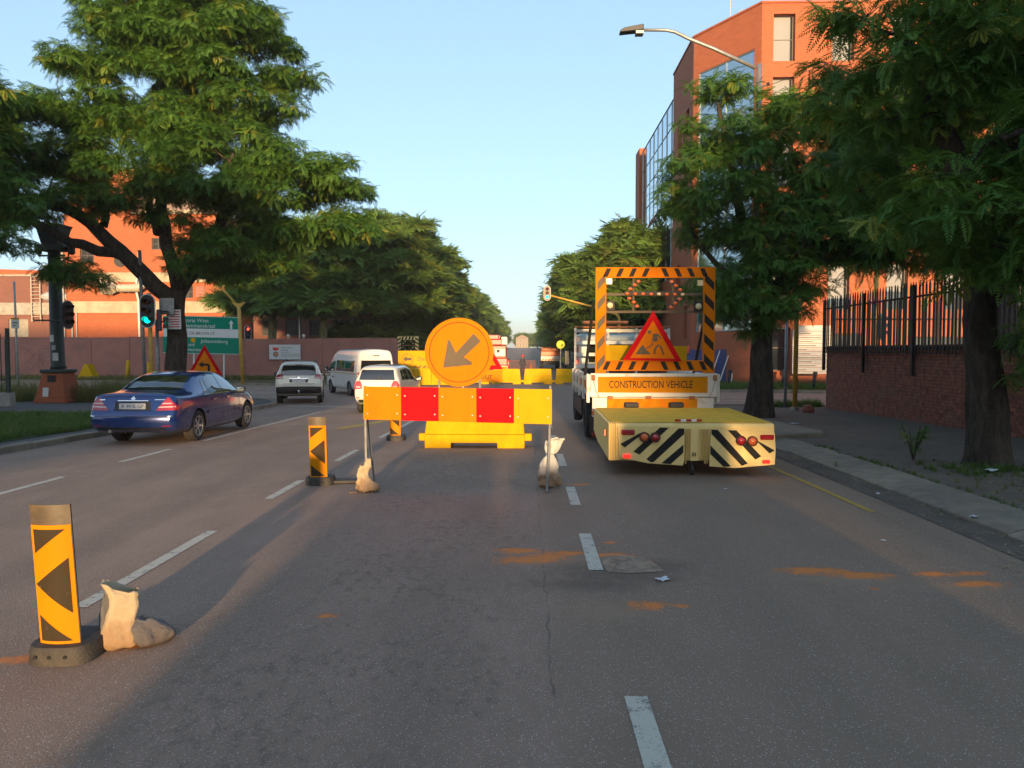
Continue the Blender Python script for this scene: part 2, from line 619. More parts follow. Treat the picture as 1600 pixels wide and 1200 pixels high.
make_leaf('leaf_jacaranda', (0.050, 0.145, 0.026), (0.110, 0.220, 0.028), (0.24, 0.25, 0.03))
make_leaf('leaf_acacia', (0.11, 0.215, 0.050), (0.18, 0.28, 0.058), (0.25, 0.25, 0.05))
make_leaf('leaf_far', (0.105, 0.200, 0.040), (0.17, 0.265, 0.048), (0.25, 0.23, 0.05))
make_leaf('grass_green', (0.05, 0.11, 0.018), (0.10, 0.16, 0.03), (0.20, 0.17, 0.06))
make_leaf('grass_dry', (0.13, 0.13, 0.04), (0.20, 0.17, 0.06), (0.26, 0.20, 0.09))


def make_bark(name, a, bcol):
    m, t, b, out = newmat(name)
    c = t.coords()
    n1 = t.noise(t.scalevec(c, (1, 1, 0.25)), 9.0, 6, 0.7, 0.6)
    n2 = t.noise(t.scalevec(c, (1, 1, 0.5)), 38.0, 5, 0.7)
    n3 = t.noise(c, 1.1, 4, 0.6)
    col = t.mix(t.rng(n1, 0.38, 0.62), (a[0] * .35, a[1] * .35, a[2] * .35), a)
    col = t.mix(t.rng(n2, 0.55, 0.75, 0, 0.6), col, bcol)
    col = t.mix(t.rng(n3, 0.6, 0.72, 0, 0.5), col, bcol)
    t.link(col, b.inputs['Base Color'])
    b.inputs['Roughness'].default_value = 0.92
    b.inputs['Specular IOR Level'].default_value = 0.2
    t.link(t.bump(t.math('ADD', n1, t.math('MULTIPLY', n2, 0.5)), 0.9, 0.06), b.inputs['Normal'])


make_bark('bark', (0.075, 0.058, 0.043), (0.15, 0.13, 0.105))
make_bark('bark_pale', (0.26, 0.25, 0.12), (0.34, 0.33, 0.19))


def make_brickface(name, c1, c2, mortar, scale=1.0):
    """brickwork too far off to tell its bricks apart"""
    m, t, b, out = newmat(name)
    c = t.coords()
    geo = t.new('ShaderNodeNewGeometry')
    sx = t.new('ShaderNodeSeparateXYZ'); t.link(c, sx.inputs[0])
    nx = t.new('ShaderNodeSeparateXYZ'); t.link(geo.outputs['Normal'], nx.inputs[0])
    side = t.math('GREATER_THAN', t.math('ABSOLUTE', nx.outputs['X']), 0.9)
    u = t.math('ADD', t.math('MULTIPLY', sx.outputs['X'], t.math('SUBTRACT', 1.0, side)), t.math('MULTIPLY', sx.outputs['Y'], side))
    cb = t.new('ShaderNodeCombineXYZ'); t.link(u, cb.inputs['X']); t.link(sx.outputs['Z'], cb.inputs['Y'])
    br = t.new('ShaderNodeTexBrick')
    t.link(cb.outputs[0], br.inputs['Vector'])
    br.inputs['Scale'].default_value = 1.0
    br.inputs['Brick Width'].default_value = 0.23 * scale; br.inputs['Row Height'].default_value = 0.086 * scale
    br.inputs['Mortar Size'].default_value = 0.007 * scale
    br.inputs['Color1'].default_value = (*c1, 1); br.inputs['Color2'].default_value = (*c2, 1); br.inputs['Mortar'].default_value = (*mortar, 1)
    n = t.noise(c, 0.35, 6, 0.65)
    n2 = t.noise(t.scalevec(c, (2.0, 2.0, 0.25)), 1.1, 5, 0.65)
    col = t.mix(t.rng(n, 0.4, 0.75, 0, 0.35), br.outputs['Color'], (c1[0] * .55, c1[1] * .6, c1[2] * .7))
    col = t.mix(t.rng(n2, 0.58, 0.78, 0, 0.35), col, (c1[0] * .5, c1[1] * .5, c1[2] * .55))
    t.link(col, b.inputs['Base Color'])
    b.inputs['Roughness'].default_value = 0.85
    t.link(t.bump(br.outputs['Fac'], -0.3, 0.01), b.inputs['Normal'])


make_brickface('brick_orange', (0.40, 0.100, 0.034), (0.32, 0.078, 0.027), (0.25, 0.12, 0.065))
make_brickface('brick_red', (0.40, 0.090, 0.026), (0.30, 0.066, 0.020), (0.30, 0.15, 0.08))
make_brickface('brick_maroon', (0.20, 0.075, 0.05), (0.16, 0.06, 0.045), (0.17, 0.11, 0.085))
pmat('brick_a', (0.27, 0.088, 0.052), 0.85, var=0.3, vscale=12, bump=0.5, bscale=90, dirt=0.25, dcol=(0.07, 0.045, 0.035), randv=0.35)
pmat('wall_paint', (0.32, 0.135, 0.10), 0.85, var=0.14, vscale=0.9, bump=0.2, bscale=40, dirt=0.35, dcol=(0.20, 0.11, 0.09), dscale=0.7)
pmat('band_concrete', (0.40, 0.33, 0.23), 0.85, var=0.2, vscale=0.8, bump=0.2, bscale=30, dirt=0.45, dcol=(0.22, 0.18, 0.12), dscale=0.6)
pmat('roof_sheet', (0.20, 0.13, 0.11), 0.6, var=0.15)


def make_glass(name, tint=(0.02, 0.03, 0.035), rough=0.03, var=0.0):
    m, t, b, out = newmat(name)
    setc(b, tint, rough)
    b.inputs['Specular IOR Level'].default_value = 1.0
    b.inputs['IOR'].default_value = 1.6
    b.inputs['Coat Weight'].default_value = 0.6
    b.inputs['Coat Roughness'].default_value = 0.02
    n = t.noise(t.coords(), 0.6, 2)
    t.link(t.bump(n, 0.05, 0.05), b.inputs['Normal'])


make_glass('glass_dark')
pmat('glass_dull', (0.02, 0.022, 0.024), 0.35, var=0.2, spec=0.25)  # duller copy of the dark glass; tree shade put into colour and sheen
m_, t_, b_, o_ = newmat('glass_mirror')
setc(b_, (0.42, 0.52, 0.56), 0.04, 0.92)
_n = t_.noise(t_.coords(), 0.5, 2); t_.link(t_.bump(_n, 0.03, 0.05), b_.inputs['Normal'])
pmat('blind', (0.24, 0.25, 0.26), 0.7, var=0.06, vscale=1.0)
pmat('window_frame', (0.10, 0.085, 0.075), 0.5, var=0.1)
pmat('steel', (0.30, 0.30, 0.29), 0.5, 0.6, var=0.2, vscale=8, dirt=0.25, dcol=(0.16, 0.13, 0.10))
pmat('steel_pale', (0.42, 0.42, 0.40), 0.5, 0.3, var=0.15, vscale=6)
pmat('steel_black', (0.012, 0.012, 0.013), 0.5, 0.0, var=0.3, vscale=10)
pmat('pole_yellow', (0.50, 0.28, 0.03), 0.5, var=0.2, vscale=3, dirt=0.4, dcol=(0.20, 0.12, 0.04))
pmat('pole_green', (0.016, 0.028, 0.022), 0.55, var=0.3, vscale=4, dirt=0.25, dcol=(0.06, 0.05, 0.04))
pmat('black_plastic', (0.014, 0.014, 0.015), 0.45, var=0.25, vscale=6)
pmat('white_paint', (0.62, 0.60, 0.55), 0.5, var=0.08, vscale=3, dirt=0.2, dcol=(0.35, 0.28, 0.2))
pmat('duct_metal', (0.45, 0.41, 0.32), 0.5, 0.2, var=0.15)
pmat('lamp_red_off', (0.10, 0.008, 0.008), 0.2)
pmat('lamp_amber_off', (0.10, 0.035, 0.005), 0.2)
pmat('lamp_green_off', (0.01, 0.05, 0.035), 0.2)
pmat('lamp_green_on', (0.0, 0.5, 0.32), 0.3, var=0, emit=(0.0, 1.0, 0.62), estr=1.6)
pmat('lamp_red_on', (0.5, 0.01, 0.01), 0.3, var=0, emit=(1.0, 0.05, 0.02), estr=1.2)


# ------------------------------------------------------------------ ground, road, pavements
def sheet(name, xs, ys, zoff, mat, kind='structure', zf=None, parent=None):
    vs = []; fs = []
    nx = len(xs)
    for y in ys:
        for x in xs:
            vs.append((x, y, gz(y) + zoff + (zf(x, y) if zf else 0)))
    for j in range(len(ys) - 1):
        for i in range(nx - 1):
            fs.append((j * nx + i, j * nx + i + 1, (j + 1) * nx + i + 1, (j + 1) * nx + i))
    mb = MB(); mb.add(vs, fs)
    o = mb.build(name, mat, parent, smooth=True)
    if kind and parent is None: o['kind'] = kind
    return o


def arange(a, b, d):
    n = max(1, int(round((b - a) / d)))
    return [a + (b - a) * i / n for i in range(n + 1)]


YS = [-140, -100, -60, -30, -10] + arange(0, 60, 2) + arange(64, 170, 6) + arange(180, 480, 12)
g_ = sheet('ground', [-2500, -600, -200, -90, 0, 90, 200, 600, 2500], [-2500, -600] + YS + [900, 2500], -0.06, 'soil')
RX = [-95, -60, -30, -20, -14, -9.4, -8, -7] + arange(-6, 5.2, .07) + [6, 7, 9, 12, 30, 60, 95]
RY = [-140, -100, -60, -30, -10, 0, 1, 2] + arange(2.6, 11, .06) + arange(11.5, 18, .5) + arange(20, 60, 2) + arange(64, 170, 6) + arange(180, 480, 12)
road = sheet('road', RX, RY, 0.0, 'asphalt')
OIL = [(0.75, 6.1, 0.9, 0.55), (1.05, 6.3, 0.55, 0.4), (0.5, 5.8, 0.8, 0.3)]
PALE = [(0.55, 5.2, 0.5, 0.35), (2.6, 6.0, 0.9, 0.25), (3.3, 5.8, 0.8, 0.25), (0.7, 10.2, 0.5, 0.14), (0.3, 6.55, 0.7, 0.2), (-1.2, 5.5, 0.3, 0.12), (.85, 6.4, .28, .22)]
SAND = [(0.02, 6.48, 0.42, 0.19), (-0.08, 6.78, 0.30, 0.14), (.2, 6.6, .3, .14), (0.38, 6.72, 0.30, 0.10), (0.74, 6.66, 0.26, 0.11), (1.0, 6.5, 0.12, 0.06), (0.78, 7.10, 0.12, 0.08), (0.86, 5.32, 0.19, 0.14), (1.12, 5.33, 0.11, 0.07),
        (2.36, 6.20, 0.42, 0.15), (2.72, 6.08, 0.36, 0.13), (3.30, 6.14, 0.26, 0.10), (3.60, 6.16, 0.26, 0.08), (3.52, 5.88, 0.28, 0.11), (2.65, 5.75, 0.09, 0.05), (3.95, 5.92, 0.22, 0.05), (-1.37, 5.07, 0.11, 0.07),
        (0.71, 10.22, 0.24, 0.10), (-2.44, 4.52, 0.13, 0.08), (-3.02, 4.30, 0.18, 0.09), (-2.75, 4.55, 0.25, 0.10)]
_n = len(road.data.vertices); _co = np.empty(_n * 3, dtype=np.float32); road.data.vertices.foreach_get('co', _co); _co = _co.reshape(-1, 3)
def _blot(lst):
    acc = np.zeros(_n)
    for x, y, rx, ry in lst: acc = np.maximum(acc, np.clip(1 - np.hypot((_co[:, 0] - x) / rx, (_co[:, 1] - y) / ry) / 1.25, 0, 1))
    return acc
def _sm(a, b, v):
    q = np.clip((v - a) / (b - a), 0, 1); return q * q * (3 - 2 * q)
_x = _co[:, 0]
_band = np.zeros(_n)
for cx in (-5.6, -4.2, -2.0, -0.55, 1.6, 3.2): _band = np.maximum(_band, _sm(.5, .05, np.abs(_x - cx)))
for nm, chans in (('wear', (_sm(.05, .35, _x), _sm(-2.6, -1.5, _x) * _sm(.35, -.5, _x), _band)), ('spill', (_blot(OIL), _blot(PALE), _blot(SAND)))):
    at_ = road.data.color_attributes.new(nm, 'FLOAT_COLOR', 'POINT')
    at_.data.foreach_set('color', np.stack([*chans, np.ones(_n)], 1).astype(np.float32).ravel())

XL, XR = -9.4, 4.7


def near_edge(x): return 30 - 0.3 * x
def far_edge(x): return 43 - 0.27 * x


def arc(x, xe, side, r):
    d = (x - xe) * side
    return r - math.sqrt(max(0.0, r * r - (r - d) ** 2)) if d < r else 0.0


def slab(name, side, xe, lo, hi, zoff, mat, xmax=95, r=5.0, rnear=True, zf=None):
    ds = [0, 0.06, 0.2, 0.5, 0.9, 1.5, 2.2, 3, 4, 5, 6.5, 8, 10, 13, 17, 22, 30, 40, 60, xmax]
    ts = [0, .1, .2, .3, .4, .5, .6, .65, .7, .74, .78, .82, .86, .9, .93, .96, .98, 1.0]
    vs = []; fs = []
    for d in ds:
        x = xe + side * d
        a, b_ = lo(x), hi(x)
        if rnear: b_ -= arc(x, xe, side, r)
        else: a += arc(x, xe, side, r)
        for tt in ts:
            q = tt if rnear else 1 - (1 - tt) ** 2.2 if False else tt
            if not rnear: q = tt ** 2.5
            y = a + (b_ - a) * q
            vs.append((x, y, gz(y) + zoff + (zf(x, y) if zf else 0)))
    n = len(ts)
    for i in range(len(ds) - 1):
        for j in range(n - 1):
            fs.append((i * n + j, (i + 1) * n + j, (i + 1) * n + j + 1, i * n + j + 1))
    mb = MB(); mb.add(vs, fs)
    o = mb.build(name, mat, None, smooth=True)
    o['kind'] = 'structure'
    return o


slab('pavement_left', -1, XL, lambda x: -140, near_edge, 0.10, 'grey_paving', r=6)
slab('pavement_right', 1, XR + 0.55, lambda x: -140, near_edge, 0.085, 'dirt_pavement', r=4)
slab('verge_left', -1, XL, far_edge, lambda x: 480, 0.10, 'verge', r=6, rnear=False)
slab('verge_right', 1, XR, far_edge, lambda x: 480, 0.10, 'verge', r=5, rnear=False)

kerb_me = MB().bevbox(-0.5 + 0.004, 0.5 - 0.004, -0.09, 0.09, -0.2, 0.125, 0.018).mesh('kerbstone', 'kerb_concrete')


def kerb(name, pts):
    root = empty(name, (0, 0, 0)); root['kind'] = 'structure'
    pts = [Vector(p) for p in pts]
    # resample to 1 m
    out = [pts[0]]; acc = 0.0
    for a, b_ in zip(pts, pts[1:]):
        L = (b_ - a).length; pos = 0.0
        while acc + (L - pos) >= 1.0:
            pos += 1.0 - acc; acc = 0.0
            out.append(a + (b_ - a) * (pos / L))
        acc += L - pos
    rs = random.Random(3)
    for a, b_ in zip(out, out[1:]):
        mid = (a + b_) / 2; d = b_ - a
        za, zb = gz(a.y), gz(b_.y)
        link_mesh('kerbstone', kerb_me, root, (mid.x, mid.y, (za + zb) / 2 + rs.uniform(-.012, .006)), (rs.uniform(-.02, .02), -math.atan2(zb - za, d.length), math.atan2(d.y, d.x) + rs.uniform(-.006, .006)))
    return root


def corner(xe, side, edge, r, sgn):
    pts = []
    for k in range(13):
        d = r * (1 - math.cos(k / 12 * PI / 2))
        x = xe + side * d
        pts.append((x, edge(x) - sgn * arc(x, xe, side, r), 0))
    return pts


cl = corner(XL, -1, near_edge, 6, 1)
kerb('kerb_near_left', [(XL, 9, 0)] + cl + [(x, near_edge(x), 0) for x in (-18, -24, -34)])
cr = corner(XR, 1, near_edge, 4, 1)
kerb('kerb_near_right', [(XR, 18.2, 0)] + cr + [(x, near_edge(x), 0) for x in (12, 18)])
cf = corner(XL, -1, far_edge, 6, -1)
kerb('kerb_far_left', [(-52, far_edge(-52), 0), (-20, far_edge(-20), 0)] + cf[::-1] + [(XL, 80, 0)])
cf2 = corner(XR, 1, far_edge, 5, -1)
kerb('kerb_far_right', [(XR, 80, 0)] + cf2 + [(14, far_edge(14), 0), (24, far_edge(24), 0)])
# sloping concrete edge strip along the near right lane, laid in long slabs
ramp = empty('kerb_ramp_right', (0, 0, 0)); ramp['kind'] = 'structure'
rsl = random.Random(5)
y = 2.0
while y < 17.9:
    L = rsl.choice((1.2, 1.5, 1.8)); y1 = min(18.1, y + L)
    mb = MB(); w = rsl.uniform(-.015, .015)
    mb.prism([(XR + w, -0.1), (XR + w, 0.025), (XR + 0.10, 0.06), (XR + 0.62, 0.105), (XR + 0.64, -0.1)], y + 0.008, y1 - 0.008, 'y')
    o = mb.build('kerb_slab', 'kerb_concrete', ramp, bevel=0.01); o.location.z = gz((y + y1) / 2) + rsl.uniform(-.006, .006)
    y = y1
# raised concrete corner of the driveway
mb = MB(); mb.prism([(4.80, 15.2), (6.15, 15.75), (6.25, 16.1), (5.9, 18.6), (4.80, 19.4)], -0.1, 0.17, 'z')
o = mb.build('kerb_driveway', 'kerb_concrete', None, bevel=0.03); o.location.z = -0.05; o['kind'] = 'structure'
# gutter: dark strip of old asphalt beside the strip
sheet('gutter_strip', [4.28, 4.5, 4.715], arange(2, 18, 1), 0.005, pmat('gutter_asphalt', (0.10,0.078,0.058), 0.85, var=0.35, vscale=2.5, bump=0.5, bscale=90))

# road markings
marks = []


def mark(x0, x1, y0, y1, mat='road_white', name='lane_marking', sk=0.0):
    n = max(1, int((y1 - y0) / 1.5))
    vs = []; fs = []
    for i in range(n + 1):
        yy = y0 + (y1 - y0) * i / n
        for x in (x0, x1): vs.append((x + sk * (i / n), yy, gz(yy) + 0.005))
    for i in range(n): fs.append((2 * i, 2 * i + 1, 2 * i + 3, 2 * i + 2))
    o = MB(); o.add(vs, fs)
    o = o.build(name, mat); o['kind'] = 'structure'


for a, b_ in ((5.2, 7.46), (9.1, 10.45), (12.4, 13.9), (16.1, 17.6), (18.6, 21.2)): mark(-3.22, -3.11, a, b_)
for a, b_ in ((2.0, 3.9), (6.18, 7.42), (8.8, 10.0), (11.9, 13.4), (15.2, 16.7), (18.5, 20), (21.5, 23)): mark(0.51, 0.63, a, b_)
for a, b_ in ((8.5, 10.7), (12.2, 13.95)): mark(-6.74, -6.63, a, b_)
mark(-6.72, -6.62, 15.4, 24.5, sk=-0.1)
mark(3.84, 3.92, 8.5, 16.0, 'road_yellow', sk=-0.12)


def mark_line(p, q, w, mat='road_white'):
    p, q = Vector(p), Vector(q); d = (q - p); n = Vector((-d.y, d.x)).normalized() * w / 2
    k = max(1, int(d.length / 1.5)); vs = []; fs = []
    for i in range(k + 1):
        c = p + d * i / k
        for s in (-1, 1):
            u = c + n * s; vs.append((u.x, u.y, gz(u.y) + 0.005))
    for i in range(k): fs.append((2 * i, 2 * i + 1, 2 * i + 3, 2 * i + 2))
    mb = MB(); mb.add(vs, fs); o = mb.build('lane_marking', mat); o['kind'] = 'structure'


mark_line((-9.0, 28.0), (-3.2, 26.6), 0.22)
mark_line((-6.7, 24.8), (-2.2, 26.0), 0.10)
mark_line((4.0, 33.2), (9.5, 32.2), 0.12)
mark_line((5.5, 36.5), (13.0, 33.6), 0.12)
mark_line((-24, 42.5), (-13, 39.0), 0.12)
mark_line((-4.6, 18.2), (-3.9, 20.8), 0.35, 'road_yellow')
for yy in range(56, 200, 6):
    mark(-3.22, -3.08, yy, yy + 2); mark(0.51, 0.65, yy, yy + 2)

# worn square patch beside the lane dashes
mb = MB()
mb.add([(.66, 6.14, .004), (.80, 6.10, .004), (1.0, 6.13, .004), (1.13, 6.16, .004), (1.10, 6.35, .004), (1.02, 6.58, .004), (.84, 6.64, .004), (.68, 6.60, .004), (.64, 6.38, .004)], [(0, 1, 2, 3, 4, 5, 6, 7, 8)])
o = mb.build('road_patch', pmat('patch_asphalt', (0.30, 0.215, 0.145), .85, var=.45, vscale=7, bump=.6, bscale=120, dirt=.5, dcol=(.10, .075, .055), dscale=5)); o['kind'] = 'structure'
# ------------------------------------------------------------------ leaf sprays (prototypes that the crowns are scattered with)
def frond(mb, base, az, el, length, width, droop, pairs, rs, pw=0.017):
    """one feathery leaf: a drooping rachis with paired narrow leaflet strips"""
    p = Vector(base); d = Vector((math.cos(az) * math.cos(el), math.sin(az) * math.cos(el), math.sin(el)))
    step = length / pairs
    tw = rs.uniform(-0.35, 0.35)
    for i in range(pairs):
        t = (i + 1) / pairs
        d = (d + Vector((0, 0, -droop / pairs))).normalized()
        q = p + d * step
        side = d.cross(Vector((0, 0, 1)))
        if side.length < 1e-4: side = Vector((1, 0, 0))
        side.normalize(); side = Quaternion(d, tw) @ side
        nrm = side.cross(d)
        w = width * (math.sin(PI * min(1, 0.12 + 0.86 * t)) ** 0.6) * rs.uniform(0.88, 1.1)
        for s in (-1, 1):
            tip = q + side * s * w + d * w * 0.45 - nrm * w * rs.uniform(0.08, 0.4)
            mid = (q + tip) / 2
            a = d * pw * 0.5 * (1.0 if pairs < 14 else 0.8)
            mb.add([q - d * pw * .3, mid - a * 1.25 + nrm * .004, tip, mid + a * 1.25 + nrm * .004], [(0, 1, 2, 3)])
        p = q
    return mb


def spray(seed, mat, n, length, width, pairs, spread, droop, pw):
    rs = random.Random(seed)
    mb = MB()
    for i in range(n):
        az = (i / (n - 1) - 0.5) * 2 * spread + rs.uniform(-.2, .2) if n > 1 else 0
        frond(mb, (rs.uniform(-.06, .06), rs.uniform(-.06, .06), rs.uniform(-.03, .05)), az, rs.uniform(-0.15, 0.55), length * rs.uniform(.6, 1.2), width * rs.uniform(.8, 1.1), droop * rs.uniform(.4, 1.6), pairs, rs, pw)
    me = mb.mesh('leaf_spray', mat)
    return bpy.data.objects.new('leaf_spray_%s_%d' % (mat, seed), me)


SP_JAC = [spray(s, 'leaf_jacaranda', 6 + s % 2, 0.46, 0.085, 12, R(105 + 6 * s), 0.7 + .12 * s, 0.028) for s in (1, 2, 3, 4, 5, 6)]
SP_MID = [spray(s, 'leaf_jacaranda', 8, 0.52, 0.10, 7, R(140), 0.9, 0.062) for s in (11, 12, 13)]
SP_ACA = [spray(s, 'leaf_acacia', 8, 0.5, 0.09, 6, R(150), 0.35, 0.07) for s in (21, 22, 23)]
SP_FAR = [spray(s, 'leaf_far', 8, 0.55, 0.13, 5, R(160), 0.6, 0.12) for s in (31, 32, 33)]


def tree(name, label, base, trunk, limbs, blobs, protos, group, seed, r0=0.42, per=46, lobe=(0.75, 1.35), scale=1.0, bark='bark', flat=0.5,
         nlobes=None, fork=None, twig=0.045, shell=0.55, trunkname='trunk'):
    """trunk, limbs: polylines relative to base; blobs: (cx,cy,cz,rx,ry,rz,number of lobes) relative to base"""
    rs = random.Random(seed); nr = np.random.RandomState(seed)
    root = empty(name, base, 0, label, 'tree', group)
    tb = MB()

    def smooth(pts, n=5):
        P = [Vector(p) for p in pts]; out = []
        for i in range(len(P) - 1):
            a, b, c, d = P[max(i - 1, 0)], P[i], P[i + 1], P[min(i + 2, len(P) - 1)]
            for k in range(n):
                t = k / n
                out.append(0.5 * ((2 * b) + (c - a) * t + (2 * a - 5 * b + 4 * c - d) * t * t + (3 * b - a - 3 * c + d) * t ** 3))
        out.append(P[-1]); return out
    tp = smooth(trunk)
    n = len(tp)
    rad = []
    for i, p in enumerate(tp):
        t = i / (n - 1)
        rad.append(r0 * (1 - 0.38 * t) * (1 + 0.55 * math.exp(-t * 9)))
    nseg = 18
    s0 = len(tb.v)
    tb.tube(tp, rad, nseg)
    for i in range(n):                                  # fluted, lumpy trunk
        for k in range(nseg):
            v = Vector(tb.v[s0 + i * nseg + k]); c = tp[i]
            f = 1 + 0.10 * math.sin(3 * k * 2 * PI / nseg + i * 0.25) + 0.06 * math.sin(5 * k * 2 * PI / nseg - i * .4) + rs.uniform(-.035, .035)
            tb.v[s0 + i * nseg + k] = tuple(c + (v - c) * f)
    nodes = []
    for pts, ra, rb in limbs:
        q = smooth(pts, 4)
        m = len(q)
        q = [p + Vector((rs.uniform(-1, 1), rs.uniform(-1, 1), rs.uniform(-1, 1))) * (0.06 if 0 < i < m - 1 else 0) for i, p in enumerate(q)]
        rr = [ra + (rb - ra) * (i / (m - 1)) for i in range(m)]
        tb.tube(q, rr, 9)
        nodes += [(p, r) for p, r in zip(q, rr)][m // 3:]
    if not nodes: nodes = [(tp[-1], rad[-1])]
    lobes = []
    for cx, cy, cz, rx, ry, rz, k in blobs:
        c = 0; tries = 0
        while c < k and tries < k * 40:
            tries += 1
            d = Vector((rs.gauss(0, 1), rs.gauss(0, 1), rs.gauss(0, 1))).normalized()
            q = shell + (1 - shell) * rs.random()
            p = Vector((cx + d.x * rx * q, cy + d.y * ry * q, cz + d.z * rz * q))
            lr = rs.uniform(*lobe)
            if any((p - o).length < 0.62 * (lr + l2) * 0.8 for o, l2, _ in lobes): 
                if tries < k * 30: continue
            lobes.append((p, lr, Vector((cx, cy, cz)))); c += 1
    pts = []; rots = []; scl = []
    lobes.sort(key=lambda l: min((l[0] - nd[0]).length for nd in nodes))
    for p, lr, bc in lobes:
        # branch to the lobe
        nd = min(nodes, key=lambda q: (q[0] - p).length + (0.6 * max(0, q[0].z - p.z)))
        a = nd[0]; L = (p - a).length
        mid = a.lerp(p, 0.5) + Vector((rs.uniform(-.12, .12), rs.uniform(-.12, .12), -0.10)) * L
        br = max(0.014, min(nd[1] * 0.6, twig * (0.5 + 0.25 * L)))
        bp = [a, a.lerp(mid, .55) + Vector((0, 0, -.03 * L)), mid, mid.lerp(p, .6), p]
        tb.tube(bp, [br, br * .85, br * .68, br * .5, br * .3], 5, caps=False)
        nodes.append((mid, br * .6)); nodes.append((p, br * .35))
        for _ in range(4):
            e = p + Vector((rs.uniform(-1, 1), rs.uniform(-1, 1), rs.uniform(-.35, .55) * flat * 2)) * lr * .8
            tb.tube([p, p.lerp(e, .5) + Vector((0, 0, .04)), e], [br * .35, br * .25, br * .12], 4, caps=False)
        m = int(per * (lr / 1.0) ** 2)
        outd = (p - bc); outd.z = 0
        for _ in range(m):
            d = Vector((rs.gauss(0, 1), rs.gauss(0, 1), rs.gauss(0, 1))).normalized()
            q = rs.random() ** 0.45
            off = Vector((d.x * lr * q, d.y * lr * q, d.z * lr * q * flat))
            if off.z < 0: off.z *= 0.75
            pts.append(p + off)
            az = math.atan2(off.y, off.x) + rs.gauss(0, .45)
            tilt = rs.gauss(0.05, .28) + (-0.35 if off.z < 0 else 0.1 * off.z)
            rots.append((rs.gauss(0, .22), -tilt, az))
            scl.append(scale * rs.uniform(.75, 1.25))
    tb.build(trunkname, bark, root, smooth=True)
    cr = scatter('crown', [tuple(p) for p in pts], rots, scl, protos, root, seed)
    cr['kind'] = 'stuff'
    return root


def P_at(px, py, Y):
    """picture position (of the 1600-wide photograph) to a point at distance Y along the street; used to take measurements"""
    d = Vector(((px - 800) / 1180, 1.0, -(py - 600) / 1180))
    d = Matrix.Rotation(-math.atan(53 / 1180), 3, 'X') @ d
    d = Matrix.Rotation(math.atan(24 / 1180), 3, 'Z') @ d
    d = d * (Y / d.y)
    return Vector((d.x, Y, 1.82 + d.z))


# the large jacaranda on the left corner
B = Vector((-12.25, 26.0, gz(26) + 0.10))
tree('jacaranda_tree', 'large jacaranda leaning over the left corner, handbill nailed to its trunk', B,
     [(-0.1, 0, -.2), (-.02, 0, 1.0), (.12, 0, 2.2), (0.1, 0, 3.4), (.25, 0, 4.3)],
     [([(0.1, 0, 3.5), (-1.3, -.3, 5.0), (-2.6, -.5, 6.3), (-4.2, -.6, 7.0), (-6.3, -.5, 7.3)], .30, .12),
      ([(-1.6, -.3, 5.2), (-3.0, -1.0, 5.6), (-4.6, -1.6, 6.6), (-6.0, -2.0, 6.8)], .2, .08),
      ([(.2, 0, 4.1), (-.4, .3, 6.3), (-.6, .2, 8.6), (-.5, 0, 11.0)], .26, .10),
      ([(.25, 0, 4.0), (1.4, -.2, 5.4), (2.2, -.3, 7.2), (2.8, -.2, 9.5)], .24, .09),
      ([(.7, 0, 4.6), (2.6, .2, 5.6), (4.4, .3, 6.0), (6.0, .2, 6.3)], .18, .06),
      ([(-.5, 0, 6.0), (-1.6, 1.2, 8.0), (-2.6, 1.5, 10)], .16, .06),
      ([(1.6, 0, 6.0), (2.4, -1.6, 7.2), (3.2, -2.6, 8)], .14, .05),
      ([(-2.4, 0, 6.2), (-2.2, -.2, 7.8), (-2.6, -.2, 9.2)], .14, .05)],
     [(2.2, 0, 10.6, 2.6, 2.7, 3.3, 44), (-.8, .2, 11.2, 3.0, 2.8, 3.0, 40), (.6, 0, 13.2, 3.2, 2.4, 1.3, 16), (4.3, 0, 6.9, 2.5, 2.8, 1.7, 34), (-4.8, -.4, 9.2, 3.6, 2.8, 1.6, 34),
      (-6.6, -.8, 7.3, 2.4, 2.2, 1.2, 16), (2.3, .3, 5.6, 2.3, 2.4, 1.3, 20), (-1.2, -.8, 7.4, 2.0, 1.6, 1.0, 10), (1.8, -1.5, 8.0, 2.4, 1.6, 1.8, 18), (-2.8, -1.6, 4.3, .8, .8, .5, 3)],
     SP_JAC, 'jacarandas by the crossing', 5, r0=0.39, per=84, lobe=(.6, 1.1), scale=.82, flat=.5)

# its neighbour, of which only the crown's edge is in view
B = Vector((-19.6, 21.5, gz(21) + 0.10))
tree('jacaranda_tree', 'jacaranda at the left edge, only its drooping branches in view', B,
     [(0, 0, -.2), (.1, 0, 1.5), (.2, 0, 3.0), (.2, 0, 4.0)],
     [([(.2, 0, 3.8), (1.4, .2, 5.5), (2.4, .3, 7.5), (3.4, .3, 9.0)], .24, .09), ([(.2, 0, 3.8), (-1, 0, 6), (-2, 0, 8.5)], .2, .08), ([(1.4, .2, 5.5), (3.0, 0, 6.2), (4.4, 0, 6.4)], .14, .05)],
     [(2.6, 0, 8.6, 3.0, 2.4, 1.9, 30), (3.4, 0, 5.9, 1.7, 1.8, 1.5, 14), (-1.5, 0, 8.5, 3, 2.4, 2, 14)],
     SP_JAC, 'jacarandas by the crossing', 6, r0=.4, per=66, lobe=(.7, 1.2), scale=.85)

